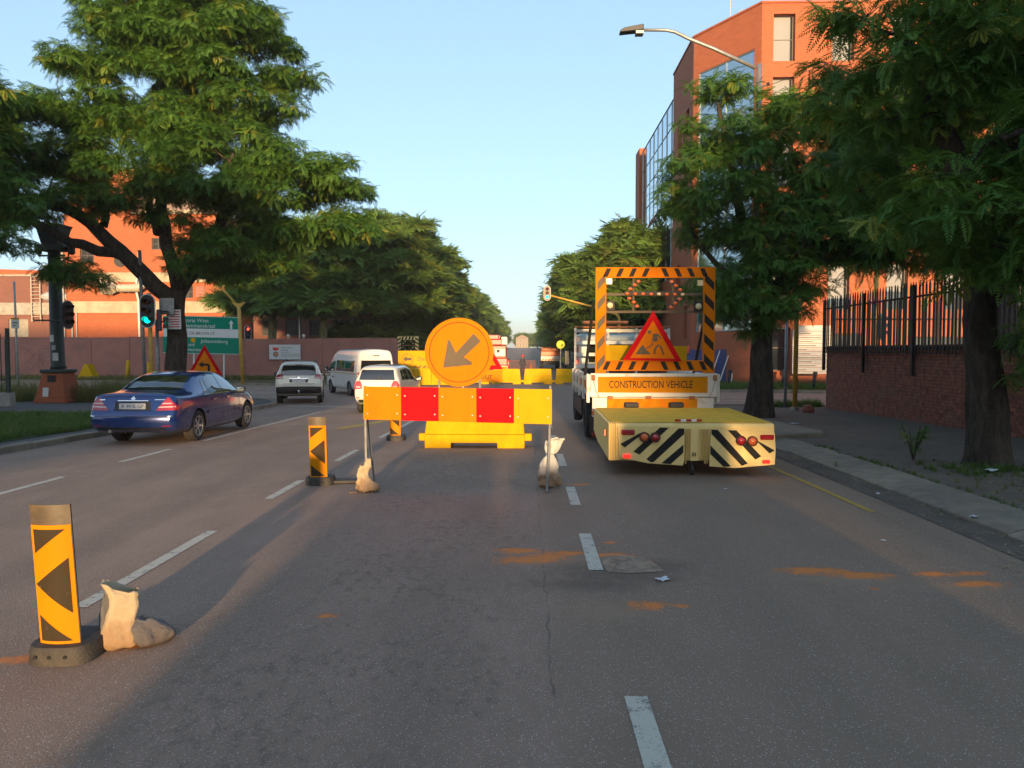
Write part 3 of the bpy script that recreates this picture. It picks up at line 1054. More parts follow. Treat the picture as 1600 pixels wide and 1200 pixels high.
# right-hand trees
B = Vector((6.55, 21.4, gz(21.4) + 0.085))
tree('jacaranda_tree', 'jacaranda behind the crash cushion, its low foliage hanging over the straight trunk', B,
     [(0, 0, -.2), (.02, 0, .9), (0, 0, 1.8), (.1, 0, 2.8), (.35, 0, 3.6)],
     [([(.3, 0, 3.3), (1.0, .1, 4.4), (2.0, .2, 5.8), (2.6, .2, 7.8)], .24, .09), ([(.3, 0, 3.4), (-.5, -.2, 5.2), (-1.0, -.3, 7.0), (-1.3, -.2, 8.6)], .19, .06),
      ([(1.3, .1, 4.8), (2.6, 0, 5.0), (4.0, 0, 5.6)], .15, .05), ([(0, 0, 2.9), (-1.0, -.3, 4.0), (-2.1, -.3, 5.2)], .13, .045), ([(.2, 0, 3.2), (.3, -1.1, 4.0), (.3, -2.0, 4.4)], .12, .05)],
     [(-1.0, -.2, 6.3, 1.9, 1.9, 2.0, 36), (1.6, .1, 7.2, 2.5, 1.9, 2.0, 36), (1.6, -.2, 5.2, 1.6, 1.3, 1.0, 14), (-.2, -.4, 3.6, 1.6, 1.6, 1.2, 26), (-1.1, -.1, 9.2, .55, .6, .45, 3), (3.6, 0, 5.6, 1.4, 1.6, 1.2, 10), (.5, -.6, 5.0, 1.5, 1.4, 1.0, 12)],
     SP_JAC, 'jacarandas by the crossing', 9, r0=.35, per=58, lobe=(.5, .95), scale=.80)

B = Vector((6.95, 11.6, gz(11.6) + 0.085))
tree('jacaranda_tree', 'nearest jacaranda by the brick wall, thick leaning trunk and long fronds', B,
     [(.10, 0, -.25), (.06, 0, .5), (-.02, 0, 1.3), (-.12, 0, 2.2), (-.05, 0, 3.1)],
     [([(.1, 0, 2.8), (-.5, -.2, 4.0), (-1.1, -.5, 5.2), (-1.7, -.6, 6.2)], .22, .07), ([(.1, 0, 2.8), (.8, .1, 4.2), (1.3, .1, 6.0)], .22, .08),
      ([(.1, 0, 2.6), (.3, -1.2, 3.4), (.1, -2.2, 3.8)], .13, .045), ([(-.5, -.2, 4.0), (-.9, -1.2, 4.4), (-1.0, -2.2, 4.4)], .1, .035), ([(.6, 0, 3.8), (1.5, -.6, 4.2), (2.0, -1.6, 4.2)], .12, .04)],
     [(-.9, -.3, 6.0, 1.9, 1.8, 1.2, 36), (.9, -1.0, 4.2, 1.6, 1.3, 1.1, 24), (.6, .4, 6.4, 1.9, 1.6, 1.2, 16), (.0, -1.8, 4.3, 1.1, 1.0, .9, 18), (-.5, -1.5, 3.5, 1.4, 1.1, .8, 18), (.7, -1.3, 2.9, .9, .7, .7, 12), (.45, -.6, 1.75, .3, .35, .35, 4), (1.9, -.5, 3.2, .7, 1.0, 1.0, 10), (-.3, 1.8, 5.0, 1.2, 1.2, 1.0, 12)],
     SP_JAC, 'jacarandas by the crossing', 10, r0=.30, per=50, lobe=(.42, .75), scale=.85, flat=.6)

B = Vector((12.6, 20.5, gz(20) + 0.085))
tree('jacaranda_tree', 'dark jacaranda standing behind the palisade fence', B,
     [(0, 0, -.2), (0, 0, 1.2), (.05, 0, 2.6), (.1, 0, 3.8)],
     [([(.1, 0, 3.6), (-1.2, 0, 4.6), (-2.6, 0, 4.7), (-3.6, -.1, 5.2)], .22, .06), ([(.1, 0, 3.7), (.6, 0, 6), (1, 0, 8)], .24, .09), ([(-1.2, 0, 4.6), (-1.6, 0, 6.5), (-2.4, 0, 8.4)], .18, .06)],
     [(-.6, 0, 8.4, 3.2, 2.2, 1.8, 24), (-3.4, 0, 6.8, 1.3, 1.3, 1.1, 9), (1.5, 0, 5.6, 1.8, 1.6, 1.2, 12), (-2.7, -.4, 4.6, 1.7, 1.1, .55, 11)],
     SP_JAC, 'jacarandas by the crossing', 14, r0=.5, per=30, lobe=(.7, 1.15), scale=1.1)

# fever trees behind the boundary wall
for i, (px, base_y, Y, sd) in enumerate(((425, 0, 60.5, 41), (505, 0, 61.0, 42), (592, 0, 63.0, 43))):
    x = P_at(px, 540, Y).x
    B = Vector((x, Y, gz(Y) + .1))
    tree('fever_tree', ('fever tree with a straight pale trunk above the government sign', 'fever tree with a forked pale trunk behind the white minibus', 'spreading thorn tree behind the yellow detour board')[i], B,
         [(0, 0, -.1), (0, 0, 2.0), (.05, 0, 3.6), (.1, 0, 5.0)],
         [([(.1, 0, 4.6), (-1.6, 0, 6.4), (-3.2, 0, 8)], .22, .07), ([(.1, 0, 4.8), (1.4, 0, 6.8), (3.2, 0, 9)], .22, .07), ([(0.1, 0, 4.8), (.2, -1.2, 7.0), (.3, -2.2, 9)], .2, .06)],
         [(0, -.5, 8.4, 4.6, 3.4, 1.7, 34), (0.2, -.5, 10.6 + i * .5, 3.6, 3.2, 1.4, 26), (0, -1.6, 6.0, 4.0, 2.4, .9, 20)],
         SP_ACA, 'fever trees behind the wall', sd, r0=.40, per=26, lobe=(.9, 1.6), scale=1.9, bark='bark_pale', flat=.34, shell=.35)

# avenue beyond the crossing
LEFTROW = [(-13.0, 66), (-12.4, 76), (-12.6, 87), (-12.2, 99), (-12.4, 112), (-12.3, 127), (-12.4, 145), (-12.2, 166), (-12.4, 190), (-12.3, 220), (-12.4, 255), (-12.2, 300)]
RIGHTROW = [(8.4, 63), (7.8, 76), (7.6, 90), (7.7, 106), (7.8, 125), (8.0, 146), (8.9, 172), (8.8, 200), (8.9, 235), (9.0, 280)]
ORD = ['first', 'second', 'third', 'fourth', 'fifth', 'sixth', 'seventh', 'eighth', 'ninth', 'tenth', 'eleventh', 'twelfth']
for side, row in (('left', LEFTROW), ('right', RIGHTROW)):
    for i, (x, Y) in enumerate(row):
        rs = random.Random(100 + i + (50 if side == 'left' else 0))
        hh = rs.uniform(.95, 1.1) * (1.22 if side == 'left' else 1.18 if i == 0 else 1.08); q = 1.15 if side == 'left' else 1.3
        k = 1.0 if Y < 120 else .7
        s = -1 if side == 'left' else 1
        tree('street_tree', '%s tree along the %s pavement beyond the crossing' % (ORD[i], side), Vector((x, Y, gz(Y) + .1)),
             [(0, 0, -.1), (rs.uniform(-.1, .1), 0, 1.5), (rs.uniform(-.3, .3), 0, 3.0)],
             [([(0, 0, 2.8), (-1.4, 0, 4.6), (-2.6, .2, 6.5)], .2, .07), ([(0, 0, 2.8), (1.4, 0, 4.8), (2.6, 0, 7)], .2, .07), ([(0, 0, 3), (.2, .4, 6), (.2, .2, 8.6)], .2, .07)],
             [(-.4 * s, 0, 5.4 * hh, 3.9 * q, 3.6, 2.0 * hh, int(28 * k)), (-.3 * s, 0, 3.4, 3.4 * q, 3.3, 1.2, int(16 * k)), (-.2 * s, 0, 8.6 * hh, 3.7 * q, 3.4, 2.2 * hh, int(32 * k)), (-1.8 * s, -.4, 6.4 * hh, 2.8, 2.8, 1.8, int(16 * k))],
             SP_FAR, 'street trees beyond the crossing', 200 + i + (50 if side == 'left' else 0), r0=.33, per=int(22 * k), lobe=(.9, 1.6), scale=1.75 if Y < 120 else 2.4, flat=.5, shell=.5)

# the same rows go on behind the viewpoint; they shade both edges of the road
for side, lst in (('left', [(-12.6, -10), (-12.4, -24), (-12.5, -38)]), ('right', [(9.2, -8), (9.0, -20), (9.1, -33), (9.0, -47)])):
    for i, (x, Y) in enumerate(lst):
        tree('jacaranda_tree', '%s jacaranda back along the %s pavement, shading it' % (ORD[i], side), Vector((x, Y, .1)),
             [(0, 0, -.1), (0, 0, 1.5), (.1, 0, 3.0)],
             [([(0, 0, 2.8), (-1.4, 0, 4.6), (-2.6, .2, 6.5)], .2, .07), ([(0, 0, 2.8), (1.4, 0, 4.8), (2.6, 0, 7)], .2, .07)],
             [(0, 0, 4.4, 4.3, 3.6, 2.2, 32), (0, 0, 7.4, 4.2, 3.6, 2.4, 36)],
             SP_FAR, 'jacarandas behind the viewpoint', 300 + i + (50 if side == 'left' else 0), r0=.36, per=10, lobe=(.9, 1.6), scale=3.0, flat=.5, shell=.3)

# trees closing the view at the far end
for i, (x, Y, hh) in enumerate(((-13, 335, 1.0), (14, 330, 1.0), (-2.5, 440, .8), (6, 452, .85), (12, 400, 1.1), (-14, 400, 1.1))):
    tree('street_tree', ('hazy tree at the left of the street\'s far end', 'hazy tree at the right of the street\'s far end', 'low hazy tree before the distant building', 'low hazy tree right of the distant building', 'tall hazy tree far off on the right', 'tall hazy tree far off on the left')[i], Vector((x, Y, gz(Y))),
         [(0, 0, -.1), (0, 0, 1.5), (0, 0, 3)], [([(0, 0, 2.8), (-1.4, 0, 4.6), (-2.6, .2, 6.5)], .2, .07), ([(0, 0, 2.8), (1.4, 0, 4.8), (2.6, 0, 7)], .2, .07)],
         [(0, 0, 4.0 * hh, 5, 4, 2.4 * hh, 24), (0, 0, 7.5 * hh, 4.4, 4, 2.6 * hh, 22)], SP_FAR, 'street trees beyond the crossing', 500 + i, r0=.33, per=10, lobe=(1.2, 2.0), scale=3.4, flat=.5, shell=.3)
# ------------------------------------------------------------------ buildings and walls
def wall_open(mb, o, u, W, z0, z1, openings, depth=0.25, inward=None):
    """a wall face with real rectangular openings (u0,u1,za,zb) and their reveals"""
    o = Vector(o); u = Vector(u).normalized()
    n = inward if inward is not None else Vector((-u.y, u.x, 0))
    us = sorted(set([0, W] + [q for a in openings for q in a[:2]]))
    zs = sorted(set([z0, z1] + [q for a in openings for q in a[2:4]]))
    for i in range(len(us) - 1):
        for j in range(len(zs) - 1):
            cu, cz = (us[i] + us[i + 1]) / 2, (zs[j] + zs[j + 1]) / 2
            if any(a[0] < cu < a[1] and a[2] < cz < a[3] for a in openings): continue
            p = [o + u * a + Vector((0, 0, b)) for a, b in ((us[i], zs[j]), (us[i + 1], zs[j]), (us[i + 1], zs[j + 1]), (us[i], zs[j + 1]))]
            mb.add(p, [(0, 1, 2, 3)])
    for a0, a1, b0, b1 in [a[:4] for a in openings]:
        q = [o + u * a + Vector((0, 0, b)) for a, b in ((a0, b0), (a1, b0), (a1, b1), (a0, b1))]
        r = [p + n * depth for p in q]
        mb.add(q + r, [(0, 1, 5, 4), (1, 2, 6, 5), (2, 3, 7, 6), (3, 0, 4, 7)])


def window(parent, o, u, n, w, h, depth, glass='glass_dark', cols=2, rows=2, frame='window_frame', blind=0.0, name='window', fw=0.05):
    """window standing in an opening: frame, panes and perhaps a blind"""
    o = Vector(o); u = Vector(u).normalized(); n = Vector(n).normalized(); z = Vector((0, 0, 1))
    f = MB()
    def bar(a0, a1, b0, b1, d0, d1):
        vs = []
        for d in (d0, d1):
            for a, b in ((a0, b0), (a1, b0), (a1, b1), (a0, b1)): vs.append(o + u * a + z * b + n * d)
        f.add(vs, [(3, 2, 1, 0), (4, 5, 6, 7), (0, 1, 5, 4), (1, 2, 6, 5), (2, 3, 7, 6), (3, 0, 4, 7)])
    d0, d1 = depth - 0.06, depth + 0.03
    bar(0, w, 0, fw, d0, d1); bar(0, w, h - fw, h, d0, d1); bar(0, fw, fw, h - fw, d0, d1); bar(w - fw, w, fw, h - fw, d0, d1)
    for i in range(1, cols): bar(w * i / cols - fw * .4, w * i / cols + fw * .4, fw, h - fw, d0 + .01, d1 - .01)
    for j in range(1, rows): bar(fw, w - fw, h * j / rows - fw * .4, h * j / rows + fw * .4, d0 + .012, d1 - .012)
    fo = f.build(name, frame, parent)
    for i in range(cols):
        for j in range(rows):
            p = MB()
            jx = random.uniform(-.006, .006); jz = random.uniform(-.006, .006)
            vs = []
            for a, b, e in ((i, j, jx + jz), (i + 1, j, -jx + jz), (i + 1, j + 1, -jx - jz), (i, j + 1, jx - jz)):
                vs.append(o + u * (w * a / cols) + z * (h * b / rows) + n * (depth + e))
            p.add(vs, [(0, 1, 2, 3)])
            po = p.build('pane', glass, fo)
    if blind > 0:
        f2 = MB(); vs = [o + u * a + z * b + n * (depth - .02) for a, b in ((fw, h * (1 - blind)), (w - fw - .12, h * (1 - blind)), (w - fw - .12, h - fw), (fw, h - fw))]
        f2.add(vs, [(0, 1, 2, 3)]); f2.build('blind', 'blind', fo)
    return fo


def box_part(name, mat, parent, x0, x1, y0, y1, z0, z1, bevel=0.0):
    return MB().bb(x0, x1, y0, y1, z0, z1).build(name, mat, parent, bevel=bevel)


# ---- the brick office block on the right
pmat('mullion', (.30, .36, .38), .4, .4, var=.1)
GB = gz(45)
ob = empty('office_building', (13.6, 45.0, GB), 0, 'tall orange brick office block with mirrored glazing and a cut-off corner', 'building')
H = 22.3
FX0, FX1 = 0.0, 30.0                                    # local coordinates: origin at the front corner
cham = Vector((-2.9, 4.8, 0))
wall = MB()
ops = []
wx = P_at(1208, 100, 45).x - 13.6
for k in range(8):
    for lv in range(6):
        z0 = 1.0 + lv * 3.6
        ops.append((wx + k * 3.4, wx + k * 3.4 + 1.25, z0, z0 + 2.7))
ops = [o for o in ops if not (o[0] > 3 and o[2] < 2)]
ops.append((4.4, 6.2, 0.2, 3.2)); ops.append((9.0, 13.0, 0.2, 3.0))
wall_open(wall, (0, 0, 0), (1, 0, 0), 30, 0, H, ops, 0.55)
cw = cham.length; cu = cham.normalized()
cn = Vector((cham.y, -cham.x, 0)).normalized()          # inward normal of the chamfer
if cn.dot(Vector((1, 1, 0))) < 0: cn = -cn
cops = [(0.55, cw - 0.45, 3.4, H - 2.4)]
wall_open(wall, (0, 0, 0), cu, cw, 0, H, cops, 0.25, inward=cn)
S0 = Vector((-2.9, 4.8, 0))
sops = [(1.2, 2.2, H - 5.8, H - 4.0), (3.6, 5.0, H - 7.6, H - 4.4), (1.2, 2.4, 3.0, 5.2), (3.6, 5.4, 5.6, 8.2)]
wall_open(wall, S0, (0, 1, 0), 6.7, 0, H, sops, 0.6, inward=Vector((1, 0, 0)))
wall.add([(-2.9, 11.5, 0), (-2.9, 28, 0), (-2.9, 28, 7.6), (-2.9, 11.5, 7.6)], [(0, 1, 2, 3)])
wall.add([(-2.9, 11.5, 7.6), (-2.4, 11.5, 7.6), (-2.4, 28, 7.6), (-2.9, 28, 7.6)], [(0, 1, 2, 3)])
wall.add([(-2.9, 11.5, 0), (-2.9, 11.5, H), (6, 11.5, H), (6, 11.5, 0)], [(0, 1, 2, 3)])
wall.add([(0, 0, H), (30, 0, H), (30, 11.5, H), (-2.9, 11.5, H), (-2.9, 4.8, H)], [(0, 1, 2, 3, 4)])
wall.add([(30, 0, 0), (30, 30, 0), (30, 30, H), (30, 0, H)], [(0, 1, 2, 3)])
wo_ = wall.build('wall', 'brick_orange', ob)
# dark rooms behind the openings
box_part('interior', pmat('interior_dark', (0.03, 0.028, 0.026), 0.9), ob, 0.3, 29.5, 0.75, 1.0, 0.1, H - .6)
MB().prism([(-2.2, 5.0), (0.35, .9), (.6, 1.2), (-1.9, 11.2), (-2.2, 11.2)], .1, H - .6, 'z').build('interior', 'interior_dark', ob)
rb = random.Random(4)
for a0, a1, b0, b1 in ops:
    window(ob, (a0, 0, b0), (1, 0, 0), (0, 1, 0), a1 - a0, b1 - b0, 0.42, 'glass_dark', 1 if a1 - a0 < 1.6 else 3, 2, blind=rb.choice((0.35, .75, .95, .95, .6)) if b0 > 3 else 0)
for a0, a1, b0, b1 in cops:
    window(ob, cu * a0 + Vector((0, 0, b0)), cu, cn, a1 - a0, b1 - b0, 0.12, 'glass_mirror', 2, 9, frame='mullion', name='curtain_glazing', fw=.05)
for a0, a1, b0, b1 in sops:
    window(ob, S0 + Vector((0, a0, b0)), (0, 1, 0), (1, 0, 0), a1 - a0, b1 - b0, 0.45, 'glass_dark', 1, 1)
gz0, gz1 = 7.6, H - 1.2
gf = window(ob, (-2.72, 11.5, gz0), (0, 1, 0), (1, 0, 0), 16.5, gz1 - gz0, 0.12, 'glass_mirror', 8, 7, frame='mullion', name='curtain_glazing', fw=.022)
for k, zz in ((3, 13.0), (4, 12.8), (5, 12.6), (6, 12.6), (2, 8.6)):          # top-hung windows standing open
    f = MB(); y0 = 11.5 + 1.65 * k
    f.add([(-2.66, y0, zz + 1.2), (-2.66, y0 + 1.2, zz + 1.2), (-3.15, y0 + 1.2, zz + .15), (-3.15, y0, zz + .15), (-2.62, y0, zz + 1.2), (-2.62, y0 + 1.2, zz + 1.2), (-3.11, y0 + 1.2, zz + .15), (-3.11, y0, zz + .15)],
          [(0, 1, 2, 3), (7, 6, 5, 4), (0, 3, 7, 4), (1, 5, 6, 2), (2, 6, 7, 3)])
    f.build('open_sash', 'glass_dark', ob)
box_part('pier', 'brick_orange', ob, -2.95, -1.6, 28, 30.5, 0, H - .9)
box_part('parapet_cap', 'brick_red', ob, -.05, 30, -.06, .2, H, H + .12)
pr = MB(); pr.prism([(-.06, -.02), (-2.96, 4.78), (-2.96, 11.5), (-2.7, 11.5), (-2.7, 4.9), (.12, .2)], H + .003, H + .123, 'z'); pr.build('parapet_cap', 'brick_red', ob)
for k, (u, hh) in enumerate(((.45, .9), (.62, 2.4), (.2, .7))):
    p = cham * u + cn * 1.0
    MB().tube([(p.x, p.y, H), (p.x, p.y, H + hh)], .03, 6).tube([(p.x - .2, p.y, H + hh * .8), (p.x + .2, p.y, H + hh * .8)], .02, 5).build('antenna', 'steel', ob)
box_part('string_course', 'brick_red', ob, .02, 29.9, -.05, .0, 3.55, 3.75)

# ---- boundary wall and palisade fence on the right pavement
bw = empty('brick_boundary_wall', (10.1, 11.0, 0), 0, 'dark red face-brick boundary wall along the right pavement', 'wall')
LEN = 14.7; ROWS = 24
core = MB()
def wz(yl): return gz(11 + yl) + 0.085
core.bb(0.0, 0.2, 0.0, LEN, -.35, ROWS * .0865 - .12)
core.bb(0.2, 18, LEN - .2, LEN, -.45, ROWS * .0865 - .13)
core.build('mortar_core', 'mortar', bw)
bme = MB().bevbox(-.012, .05, -.110, .110, -.037, .037, .006).mesh('brick', 'brick_a')
bricks = []
for r in range(ROWS + 1):
    for c in range(int(LEN / .2315) + 1):
        yy = c * .2315 + (.1157 if r % 2 else 0)
        if yy > LEN - .1: continue
        bricks.append((yy, r * .0865 - .28))
rbk = random.Random(8)
bricks.sort()
ind = [b for b in bricks if b[0] + 11 > 14.9]
first = set(ind[:300])
mass = MB()
for yy, zz in bricks:
    dx = rbk.uniform(-.004, .004)
    if (yy, zz) in first:
        link_mesh('brick', bme, bw, (dx, yy, zz), (0, rbk.uniform(-.01, .01), rbk.uniform(-.008, .008)))
    else:
        mass.bb(-.012 + dx, .05, yy - .110, yy + .110, zz - .037, zz + .037)
mo = mass.build('brick_courses', pmat('brick_b', (0.27, 0.088, 0.052), 0.85, var=0.55, vscale=6.5, bump=0.5, bscale=90, dirt=0.35, dcol=(0.20, 0.13, 0.08), dscale=1.1), bw)
mo['kind'] = 'stuff'
ends = MB()
for r in range(ROWS + 1):
    k = 0
    while k * .2315 < 17.5:
        xx = .12 + k * .2315 + (.1157 if r % 2 else 0)
        ends.bb(xx - .11, xx + .11, LEN - .22, LEN + .012, r * .0865 - .28 - .037, r * .0865 - .28 + .037); k += 1
eo = ends.build('return_courses', 'brick_b', bw); eo['kind'] = 'stuff'
cap = MB().bb(-.02, .22, 0, LEN + .02, ROWS * .0865 - .24 + .045, ROWS * .0865 - .24 + .085).build('coping', 'brick_b', bw)

pf = empty('palisade_fence', (10.02, 11.0, 0), 0, 'black steel palisade fence bolted to the brick boundary wall', 'fence')
pme = MB().prism([(-.035, 1.72), (.035, 1.72), (.035, 3.45), (0, 3.58), (-.035, 3.45)], -.01, .01, 'x').mesh('pale', 'steel_black')
yy = 0.1; k = 0
while yy < LEN:
    link_mesh('pale', pme, pf, (-.03, yy, rbk.uniform(-.01, .01)), (rbk.uniform(-.01, .01), 0, 0)); yy += .165
for z in (1.88, 3.2):
    MB().bb(-.005, .035, 0, LEN, z - .025, z + .025).build('rail', 'steel_black', pf)
for yy in (.4, 3.2, 6.0, 8.8, 11.7, LEN - .05):
    MB().bb(-.08, .0, yy - .05, yy + .05, 1.15, 3.5).build('post', 'steel_black', pf)
pf2 = empty('palisade_fence', (10.2, 25.55, 0), 0, 'black palisade fence turning along the side street behind the brick wall', 'fence')
xx = .1
while xx < 15:
    link_mesh('pale', pme, pf2, (xx, .05, 0), (0, 0, PI / 2)); xx += .165
for z in (1.88, 2.85): MB().bb(0, 15, .06, .1, z - .025, z + .025).build('rail', 'steel_black', pf2)

# ---- boundary wall on the far left, with pilasters
bwL = empty('painted_boundary_wall', (0, 58.0, gz(58)), 0, 'dull pink plastered boundary wall across the side street', 'wall')
x = -58.0; i = 0
while x < -12.9:
    w = 3.0
    t = rbk.uniform(-.05, .05) + (.1 if -44 < x < -30 else 0)
    MB().bb(x + .006, x + w - .006, 0, .22, 0, 3.05 + t).build('wall_panel', 'wall_paint', bwL)
    MB().bb(x - .16, x + .16, -.045, .27, 0, 3.10 + t).build('pilaster', 'wall_paint', bwL)
    MB().bb(x + .17, x + w - .17, -.03, .25, 3.055 + t, 3.12 + t).build('coping', 'wall_paint', bwL)
    x += w
# sprayed scrawl on it
gp = P_at(58, 552, 57.9)
gr = MB()
def stroke(pts, r=.02):
    q = [(gp.x + a, -0.015, gp.z - gz(58) + b) for a, b in pts]
    gr.tube(q, r, 4)
stroke([(-1.2, .7), (-.6, .4), (-.9, .1), (-.2, .0), (-.75, -.5), (-1.0, -.9), (-.5, -1.1), (-.2, -.8), (-.45, -.5), (-.8, -.7)])
stroke([(-.2, .35), (.0, -.9), (.15, .2), (.3, -1.0), (.4, .1)]); stroke([(.5, .2), (1.2, .25), (1.6, .1)]); stroke([(.6, -.2), (.9, -.1), (.8, -.5), (.6, -.4), (1.1, -.55), (1.4, -.1)])
gr.build('graffiti', pmat('graffiti_paint', (.42, .28, .25), .8, var=0), bwL)

# ---- the brick works behind it
Y0 = 66.0
xA, xB, xC = P_at(103, 500, Y0).x, P_at(352, 500, Y0).x, P_at(640, 500, Y0).x
fb = empty('brick_works', (xA, Y0, gz(Y0)), 0, 'sunlit orange brick works with cream concrete bands and a duct', 'building')
WB = xB - xA
gg = -gz(Y0)
def zpx(y, Y=Y0): return P_at(200, y, Y).z + gg
bw1 = MB()
ro = [(WB * .73, WB * .73 + 1.0, zpx(466), zpx(446)), (WB * .10, WB * .10 + 1.2, zpx(410), zpx(388)), (WB * .55, WB * .55 + 1.0, zpx(390), zpx(372)), (WB * .86, WB * .86 + 1.2, zpx(402), zpx(380))]
wall_open(bw1, (0, 0, 0), (1, 0, 0), WB, 0, zpx(335), ro, .3)
bw1.add([(WB, 0, 0), (WB, 14, 0), (WB, 14, zpx(335)), (WB, 0, zpx(335))], [(0, 1, 2, 3)])
bw1.add([(0, 0, 0), (0, 0, zpx(335)), (0, 14, zpx(335)), (0, 14, 0)], [(0, 1, 2, 3)])
bw1.add([(0, 0, zpx(335)), (WB, 0, zpx(335)), (WB, 14, zpx(335)), (0, 14, zpx(335))], [(0, 1, 2, 3)])
bw1.build('wall', 'brick_red', fb)
box_part('interior', 'interior_dark', fb, .5, WB - .5, .6, .9, .2, zpx(345))
for a0, a1, b0, b1 in ro: window(fb, (a0, 0, b0), (1, 0, 0), (0, 1, 0), a1 - a0, b1 - b0, .2, 'glass_dull', cols=2, rows=2)
t_w = (P_at(205, 300, Y0).x - xA)
box_part('tower', 'brick_red', fb, .3, t_w, .4, 9, zpx(335), zpx(264))
box_part('tower_cap', 'band_concrete', fb, .2, t_w + .1, .3, 9.1, zpx(264), zpx(260))
box_part('eave_band', 'band_concrete', fb, t_w, WB + .1, -.25, 14, zpx(335), zpx(329))
mbp = MB(); mbp.prism([(t_w + .05, zpx(329)), (WB, zpx(329)), (WB - 1.0, zpx(300)), (t_w + .05, zpx(300))], 1.0, 9, 'y'); mbp.build('roof', 'roof_sheet', fb)
for (ya, yb) in ((441, 426), (489, 471)):
    box_part('concrete_band', 'band_concrete', fb, -.05, WB + .05, -.10, .0, zpx(ya), zpx(yb))
    box_part('band_lip', 'band_concrete', fb, -.05, WB + .05, -.16, -.1, zpx(yb) - .14, zpx(yb) - .02)
box_part('concrete_column', 'concrete', fb, -.75, .02, -.2, .5, 0, zpx(372))
box_part('downpipe', 'steel', fb, .55, .68, -.14, -.02, 0, zpx(489)); box_part('downpipe', 'steel', fb, .95, 1.05, -.12, -.02, 0, zpx(489))
def lx(px): return P_at(px, 450, Y0).x - xA
MB().lathe([(.52, -.12), (.52, 0), (.40, 0), (.40, -.1)], 20, (lx(189), -.0, zpx(408)), 'y').build('round_vent', 'steel_black', fb)
du = MB(); zc = zpx(451)
du.tube([(lx(190), -.6, zc), (lx(205), -.6, zc), (lx(222), -.6, zc + .02), (lx(228), -.6, zc + .25), (lx(230), -.6, zc + .8), (lx(229), -.6, zpx(430))], [.34, .34, .36, .36, .34, .3], 14)
du.tube([(lx(188), -.6, zc), (lx(176), -.6, zc)], [.34, .62], 4); du.tube([(lx(176), -.6, zc), (lx(164), -.6, zc + .1)], [.5, .62], 4)
du.build('duct', 'duct_metal', fb)
pi_ = MB(); pi_.tube([(lx(220), -.35, 0), (lx(219), -.35, zpx(470)), (lx(216), -.35, zpx(455)), (lx(217), -.35, zpx(438)), (lx(222), -.35, zpx(430)), (lx(221), -.35, zpx(395))], .09, 8); pi_.build('flue_pipe', 'white_paint', fb)
for px in (196, 206): MB().tube([(lx(px), -.6, zc - .42), (lx(px) + .25, -.6, zc), (lx(px), -.6, zc + .42), (lx(px) - .25, -.6, zc), (lx(px), -.6, zc - .42)], .03, 5).build('duct_strap', 'steel', fb)
box_part('wall_panel', 'wall_paint', fb, lx(306), lx(320), -.05, 0, zpx(464), zpx(448))

fa = empty('brick_annex', (xA, Y0 + .8, gz(Y0)), 0, 'low red brick annex with a roof ladder at far left', 'building')
WA = 30
an = MB(); loz = zpx(496); la = (P_at(0, 500, Y0).x - xA) - 4
wall_open(an, (-WA, 0, 0), (1, 0, 0), WA - .8, 0, zpx(430), [(WA + lx(2), WA + lx(33), zpx(526), zpx(498))], .2)
an.add([(-WA, 0, zpx(430)), (-.8, 0, zpx(430)), (-.8, 12, zpx(430)), (-WA, 12, zpx(430))], [(0, 1, 2, 3)])
an.build('wall', 'brick_maroon', fa)
MB().prism([(-WA, zpx(430)), (-.8, zpx(430)), (-.8, zpx(420)), (-WA, zpx(405))], .9, 12, 'y').build('roof', 'brick_red', fa)
box_part('concrete_band', 'concrete', fa, -WA, -.8, -.1, 0, zpx(491), zpx(472)); box_part('parapet_cap', 'concrete', fa, -WA, -.8, -.12, .3, zpx(430), zpx(427))
lv = MB()
z = zpx(526)
while z < zpx(498): lv.box((lx(17), .1, z), (lx(33) - lx(2), .02, .14), Matrix.Rotation(.6, 3, 'X')); z += .14
lv.build('louvre', 'duct_metal', fa)
ld = MB()
for px in (42, 56): ld.tube([(lx(px), -.25, zpx(502)), (lx(px), -.25, zpx(426))], .045, 6)
z = zpx(500)
while z < zpx(428): ld.tube([(lx(42), -.25, z), (lx(56), -.25, z)], .03, 5); z += .32
for a, b in ((57, 57), (71, 71)): ld.tube([(lx(a), .3, zpx(430)), (lx(a), .3, zpx(412))], .05, 5)
ld.tube([(lx(57), .3, zpx(412)), (lx(71), .3, zpx(412))], .05, 5)
ld.build('ladder', 'duct_metal', fa)
MB().tube([(lx(62), -.5, zpx(463)), (lx(70), -.5, zpx(463)), (lx(104), -.5, zpx(463))], [.2, .42, .42], 12).build('duct', 'steel_pale', fa)

# ---- dim brown offices behind the fever trees
fo_ = empty('brown_office_building', (xB + .3, 72.0, gz(72)), 0, 'shaded brown office building with concrete bands behind the fever trees', 'building')
WO = P_at(575, 500, 72).x - xB
mo_ = MB(); oo = []
for lvz in (3.6, 7.0):
    k = .8
    while k < WO - 2: oo.append((k, k + 1.5, lvz, lvz + 1.5)); k += 2.3
wall_open(mo_, (0, 0, 0), (1, 0, 0), WO, 0, 10.5, oo, .3)
mo_.add([(0, 0, 10.5), (WO, 0, 10.5), (WO, 12, 10.5), (0, 12, 10.5)], [(0, 1, 2, 3)]); mo_.add([(WO, 0, 0), (WO, 12, 0), (WO, 12, 10.5), (WO, 0, 10.5)], [(0, 1, 2, 3)])
mo_.build('wall', 'brick_maroon', fo_)
box_part('interior', 'interior_dark', fo_, .3, WO - .3, .5, .8, .2, 10.3)
for a0, a1, b0, b1 in oo: window(fo_, (a0, 0, b0), (1, 0, 0), (0, 1, 0), a1 - a0, b1 - b0, .2, 'glass_dull', cols=1, rows=1)
